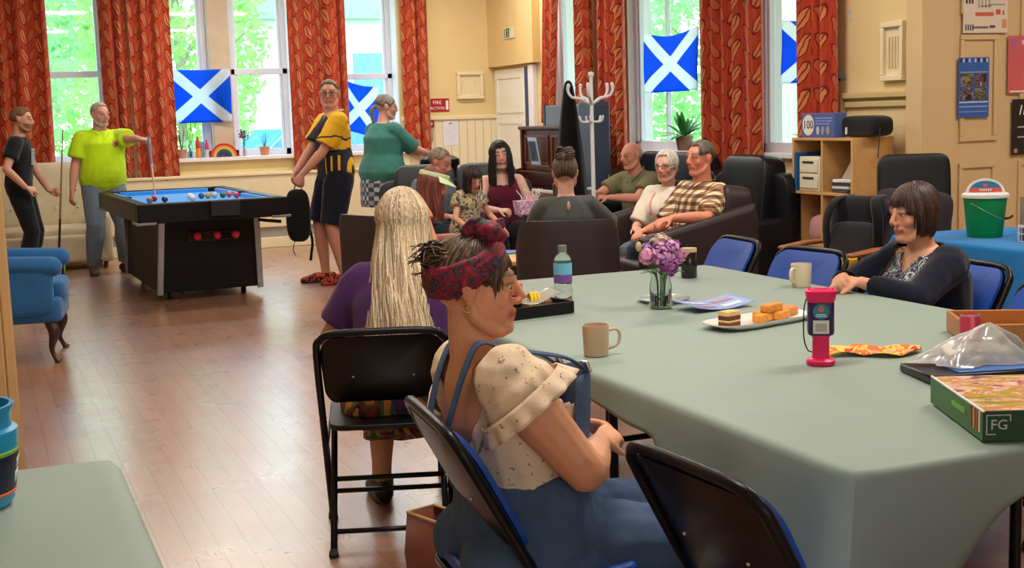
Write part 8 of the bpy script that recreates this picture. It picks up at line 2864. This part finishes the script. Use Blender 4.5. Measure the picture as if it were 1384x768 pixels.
# --- blonde woman in purple, back to us
p = Person('woman with long pale blonde hair in purple T-shirt, back to the camera', (1.33, 4.28, 0), rad(24), 1.56, 1.24, 'f', pz=0.47, sit=True, lean=0.18, head=(rad(14), 0.05, 0), skin=(206, 150, 116), voxel=0.0065,
           arms={'L': {'w': (-0.14, 0.30, 0.62), 'pole': (-1, -0.6, -0.5)}, 'R': {'w': (0.02, 0.30, 0.64), 'pole': (0.8, -0.8, -0.5)}}, hands={'R': {'n': (0.2, 0, 1)}, 'L': {'n': (-0.2, 0, 1)}},
           legs={'R': {'a': (0.16, 0.34, 0.085)}, 'L': {'a': (-0.14, 0.30, 0.085)}})
p.body(brow=(170, 140, 100)); p.eyes()
BL = [(222, 200, 164), (196, 172, 138), (170, 146, 118), (232, 214, 182), (206, 184, 150), (150, 128, 106)]
p.hair(BL, lambda a: 70 if A_(a) < 40 else (100 if A_(a) < 80 else 112), lambda a: 0.05 if A_(a) < 30 else (0.26 if A_(a) < 70 else 0.50), 1300, 0.0036, 27, start=(2, 40), flare=0.020, wave=0.012, lift=1.16, ears=0.14, down=p.H.T @ V(0, 0, -1) * 0 + V(0, -0.44, -1), tip=0.25)
tee(p, cloth('tee_purple', (78, 42, 96), 0.85, 0.06), sl=0.72, hem=-0.06, off=0.018, s0=0.016, s1=0.034, amp=0.009, bot=0.015)
mb = MB()
p.torso(mb, -0.2, 0.14, 0.022)
for q in 'RL':
    p.leg(mb, q, 1.45, 0.02, 0.06)
mb.tube([p.pel + V(0, 0.02, -0.01), (p.L['R'][1] + p.L['L'][1]) / 2 + V(0, -0.06, -0.02)], [(0.13, 0.10), (0.14, 0.08)], 18, 2, side=(1, 0, 0))
mb.tube([(p.L['R'][1] + p.L['L'][1]) / 2 + V(0, -0.02, -0.02), (p.L['R'][2] + p.L['L'][2]) / 2 + V(0, -0.03, 0.16)], [(0.19, 0.07), (0.22, 0.09)], 18, 2, side=(1, 0, 0))
p.garment('skirt', mb, patches('skirt_tropical', [(20, 96, 60), (190, 110, 34), (24, 100, 64), (120, 36, 30), (30, 40, 36), (196, 130, 40), (24, 90, 70)], 5.0, 2.0), 0.011, 3, 0.01, (10, 10, 5))
p.shoes(SHOE_BLK, M('sole_dark', (40, 36, 34)))

# --- woman in denim dungarees (foreground)
p = Person('woman in red patterned headscarf and denim dungarees, seated nearest the camera', (1.09, 2.61, 0), rad(92), 1.50, 1.32, 'f', pz=0.485, sit=True, lean=-0.25, side=-0.15, sh=1.18, arm_fat=2.0, twist=0.0, head=(rad(20), 0.06, -0.04), skin=(226, 162, 124), voxel=0.0048,
           arms={'R': {'w': (0.02, 0.17, 0.69), 'pole': (1.0, -0.1, -0.6)}, 'L': {'w': (-0.13, 0.19, 0.695), 'pole': (-0.9, -0.5, -0.8)}},
           hands={'R': {'dir': (-0.65, 0.75, 0.05), 'n': (0.45, 0.35, 0.8), 'curl': [0.55, 0.65, 0.75, 0.85], 'thumb': 0.6}, 'L': {'dir': (0.75, 0.55, 0.0), 'n': (-0.25, 0.55, 0.75), 'curl': 0.6, 'thumb': 0.6}},
           legs={'R': {'a': (0.10, 0.40, 0.085)}, 'L': {'a': (-0.12, 0.36, 0.085)}})
p.body(brow=(104, 76, 56), nose=1.12, lips=(186, 98, 92), cheek=1.10, jaw=1.12, blush=1.1, smooth=3); p.eyes((90, 80, 60), closed=0.25)
HBR = [(72, 54, 42), (96, 74, 56), (56, 42, 34), (120, 94, 70)]
p.hair(HBR, lambda a: 56 if A_(a) < 40 else (94 if A_(a) < 95 else 124), lambda a: 0.010 if A_(a) < 30 else (0.034 if A_(a) < 48 else 0.0), 900, 0.0032, 29, start=(3, 50), flare=0.006, lift=1.07, crown=-0.2)
# loose pinned-up hair behind the crown, with wisps
mb = MB()
rng = random.Random(6)
mb.c = srgb(*HBR[2]); mb.ball(p.hp(0, -0.082, 0.066), (0.050, 0.036, 0.034), 20, p.H)
for i in range(420):
    a, b = rng.uniform(0, 6.28), rng.uniform(-1.2, 1.2)
    mb.c = srgb(*HBR[i % 4])
    r = V(0.054 * math.cos(b) * math.cos(a), 0.040 * math.cos(b) * math.sin(a), 0.036 * math.sin(b))
    e = V(-math.sin(a), math.cos(a), rng.uniform(-0.25, 0.25))
    c = V(0, -0.082, 0.066)
    L = 0.034 if i % 15 else 0.07
    mb.tube([p.hp(*(c + r)), p.hp(*(c + r * 1.1 + e * L * 0.5)), p.hp(*(c + r * 1.0 + e * L - V(0, 0, 0.02 * (i % 6 == 0))))], [0.0018, 0.0023, 0.0012], 5, 3)
mb.build('pinned_hair', attr_mat('hair'), p.root, 180, col=True)
def scarf_mat():
    t = NT('scarf_print')
    co = t.coord('Object')
    nz = t.noise(co, 26, 2, 0.5, 1.6)
    t.base(t.ramp(nz, [(0.0, srgb(128, 18, 44)), (0.44, srgb(146, 22, 50)), (0.47, srgb(50, 30, 50)), (0.53, srgb(60, 70, 76)), (0.56, srgb(140, 20, 48)), (0.66, srgb(170, 40, 70))], 'CONSTANT'))
    t.set(Roughness=0.7)
    return t.m
SCF = scarf_mat()
def band(u, v):
    a = 2 * PI * u
    d = A_(math.degrees(a))
    pc = float(np.interp(d, [0, 40, 80, 120, 180], [30, 48, 82, 100, 104]))
    wd = float(np.interp(d, [0, 60, 100, 180], [12, 21, 24, 22]))
    q = rad(pc + (v - 0.5) * 2 * wd)
    m = 1.115 + 0.035 * math.sin(PI * v) + 0.012 * math.sin(v * 22 + d * 0.05) + (0.03 if abs(v - 0.5) < 0.45 else -0.03)
    return p.hp(*(HC + V(math.sin(q) * math.sin(a) * RX, math.sin(q) * math.cos(a) * RY, math.cos(q) * RZ) * m))
mb = MB(); mb.grid(72, 16, band, closed_u=True); sb_ = mb.build('headscarf', SCF, p.root, 180, solid=0.004)
mb = MB()
K0 = V(0, 0.038, 0.118)
for sg, ang in ((1, 0.5), (-1, 0.35)):
    mb.ball(p.hp(*(K0 + V(sg * 0.026, -0.010, 0.014))), (0.034, 0.028, 0.024), 18, p.H @ roty(-sg * ang) @ rotz(0.3 * sg))
mb.ball(p.hp(*(K0 + V(0, 0.006, 0.006))), (0.026, 0.026, 0.024), 16, p.H)
mb.tube([p.hp(*(K0 + V(0.01, -0.01, 0.02))), p.hp(*(K0 + V(0.02, -0.045, 0.024))), p.hp(*(K0 + V(0.03, -0.07, 0.012)))], [(0.02, 0.012), (0.026, 0.010), (0.012, 0.006)], 10, 4, capround=True)
mb.tube([p.hp(*(K0 + V(-0.01, 0.0, 0.02))), p.hp(*(K0 + V(-0.03, 0.012, 0.026))), p.hp(*(K0 + V(-0.05, 0.018, 0.016)))], [(0.02, 0.012), (0.024, 0.010), (0.010, 0.006)], 10, 4, capround=True)
v_, f_ = remesh(mb, 0.004, 2); v_ = wrinkle(v_, f_, 0.004, (40, 40, 40))
link_mesh('scarf_knot', v_, f_, SCF, sb_, 180)
mb = MB(); mb.tube([p.hp(0.083 + 0.001 * math.cos(i), -0.016 + 0.009 * math.sin(2 * PI * i / 12), -0.044 + 0.009 * math.cos(2 * PI * i / 12)) for i in range(12)], 0.0014, 6, 1, closed=True); mb.build('earring', M('gold', (206, 170, 90), 0.2, 1.0), p.root, 180)
BLOUSE = floral('blouse_sprig', (228, 204, 172), [(176, 116, 108), (150, 128, 110)], 30, 0.17)
zn = p.P(0.84)[2]
def blouse_keep(v):
    ax = np.abs(v[:, 0])
    lim = np.where(v[:, 1] < p.P(0.8)[1], zn - 0.135, zn - 0.07) + np.where(ax > 0.15, 0.2, 0) + np.clip(ax - 0.09, 0, 0.06) * 1.2
    return v[:, 2] < lim
mb = MB(); p.torso(mb, 0.16, 0.9, 0.013)
for q in 'RL':
    p.arm(mb, q, 0, 0.24, 0.014, 0.030)
bo = p.garment('blouse', mb, BLOUSE, 0.006, 4, 0.006, (16, 16, 8), keep=blouse_keep, solid=0.004)
# gathered frill along the neckline at the back and over the shoulders
mb = MB()
tb = p.F(0.8)
def frill(u, v):
    a = rad(-128) + rad(256) * u
    w, d, o_ = p.rad_at(0.80)
    x, y = math.sin(a) * (w + 0.012), -math.cos(a) * (d + 0.022)
    z = -0.155 + 0.145 * (abs(math.sin(a)) ** 2.4) + 0.034 * v - 0.01
    r = 1 + 0.05 * math.sin(u * 95) * v + 0.04 * v
    return p.P(0.84) + tb @ V(x * r, y * r + o_, z)
mb.grid(180, 7, frill); mb.build('frill', BLOUSE, bo, 180, solid=0.003)
for q, sg in (('R', 1), ('L', -1)):
    S, e, w = p.A[q]
    d = nrm(e - S)
    a_ = nrm(np.cross(d, V(0, 1, 0.2))); b_ = np.cross(d, a_)
    def cuff(u, v):
        th = 2 * PI * u
        r = 0.104 + 0.020 * v + 0.006 * math.sin(th * 14) * v
        return S + d * (0.045 + 0.040 * v) + (a_ * math.cos(th) + b_ * math.sin(th)) * r
    mb = MB(); mb.grid(90, 6, cuff, closed_u=True); mb.build('sleeve_frill', BLOUSE, bo, 180, solid=0.003)
DEN = M('denim', (72, 92, 122), 0.85, 0, 0.16, 14, 0.25, 260, 0.2)
mb = MB(); p.torso(mb, -0.2, 0.38, 0.026)
for q in 'RL':
    p.leg(mb, q, 1.9, 0.020, 0.036)
dn = p.garment('dungarees', mb, DEN, 0.009, 3, 0.010, seed=3)
mb = MB()
def bib(u, v):
    t = 0.30 + 0.42 * v
    w, d, o_ = p.rad_at(t)
    a = (u - 0.5) * (2.3 - 0.9 * v)
    bw = 0.10 * p.fat * v * (0.6 + 0.4 * math.cos(a * 2))
    return p.P(t) + p.F(t) @ V(math.sin(a) * (w + 0.022), math.cos(a) * (d + 0.026 + 0.55 * bw) + o_, 0)
mb.grid(30, 14, bib); mb.build('bib', DEN, dn, 180, solid=0.006)
for sg in (-1, 1):
    pts = []
    for t, x, sd in ((0.72, 0.085, 1), (0.82, 0.10, 1), (0.90, 0.108, 0.8), (0.935, 0.108, 0.1), (0.92, 0.105, -0.7), (0.84, 0.092, -1), (0.70, 0.07, -1), (0.52, 0.045, -1), (0.36, 0.03, -1)):
        w, d, o_ = p.rad_at(t)
        y = o_ + sd * ((d * math.sqrt(max(0.1, 1 - (x / (w + 0.01)) ** 2))) + 0.024 + (0.055 if sd == 1 and t < 0.85 else 0))
        pts.append(p.P(t) + p.F(t) @ V(sg * x, y, (0.055 if abs(sd) < 0.9 else 0) * (1 - abs(sd) * 0.6)))
    mb = MB(); mb.tube(pts, [(0.019, 0.004)] * 9, 8, 5, side=(1, 0, 0)); mb.build('strap', DEN, dn, 180)
    mb = MB(); mb.obox(p.P(0.735) + p.F(0.73) @ V(sg * 0.085, p.rad_at(0.73)[1] + 0.075, 0), (0.034, 0.008, 0.026), p.F(0.73)); mb.build('buckle', CHROME, dn, 30, 0.002)
p.shoes(SHOE_BLK, SHOE_SOLE)

# --- woman with dark brown bob at the right of the table
p = Person('woman with dark brown bob in navy cardigan, hands together on the table', (3.40, 4.00, 0), rad(266), 1.47, 1.30, 'f', pz=0.445, sit=True, lean=0.14, head=(rad(4), 0.12, 0), skin=(218, 158, 128), voxel=0.0055,
           arms={'L': {'w': (-0.03, 0.40, 0.775), 'pole': (-1, -0.5, -0.5)}, 'R': {'w': (0.05, 0.40, 0.78), 'pole': (1, -0.5, -0.5)}},
           hands={'L': {'dir': (0.5, 0.85, 0.05), 'n': (-0.5, 0.2, 0.8), 'curl': [0.3, 0.55, 0.7, 0.8], 'thumb': 0.4}, 'R': {'dir': (-0.5, 0.8, 0.15), 'n': (0.5, 0.3, 0.8), 'curl': 0.7, 'thumb': 0.5}})
p.body(brow=(70, 48, 40), nose=1.08, cheek=1.04); p.eyes((70, 54, 40))
p.hair([(50, 32, 28), (66, 42, 34), (40, 26, 24), (84, 56, 42)], lambda a: 60 if A_(a) < 38 else (84 if A_(a) < 60 else (104 if A_(a) < 100 else 116)), lambda a: 0.03 if A_(a) < 38 else (0.02 if A_(a) < 55 else 0.085), 700, 0.0040, 31, start=(3, 45), lift=1.13, flare=0.006, curlin=0.4, crown=-0.1, ears=0.14)
tee(p, patches('blouse_navy_print', [(30, 36, 54), (190, 196, 190), (44, 50, 70), (120, 130, 140), (30, 36, 54)], 20, 1.4), 'blouse', sl=0, hem=-0.12, off=0.014, top=0.95, keep=lambda v: ~((v[:, 1] > p.P(0.8)[1] + 0.02) & (v[:, 2] > p.P(0.80)[2] + np.abs(v[:, 0]) * 1.3)))
CARD = cloth('cardigan_navy', (20, 24, 40), 0.9, 0.08)
mb = MB(); p.torso(mb, -0.14, 0.985, 0.028, bot_w=0.01)
for q in 'RL':
    p.arm(mb, q, 0, 1.86, 0.024, 0.018)
p.garment('cardigan', mb, CARD, 0.009, 4, 0.008, keep=lambda v: ~((np.abs(v[:, 0]) < 0.055 + 0.10 * np.clip((v[:, 2] - 0.55) / 0.4, 0, 1) * 0.5) & (v[:, 1] > p.P(0.6)[1] + 0.06 - 0.08 * np.clip((v[:, 2] - p.P(0.85)[2]) / 0.06, 0, 1))), solid=0.006)
trousers(p, cloth('trousers_navy', (36, 42, 58)))
p.shoes(SHOE_BLK, SHOE_SOLE)
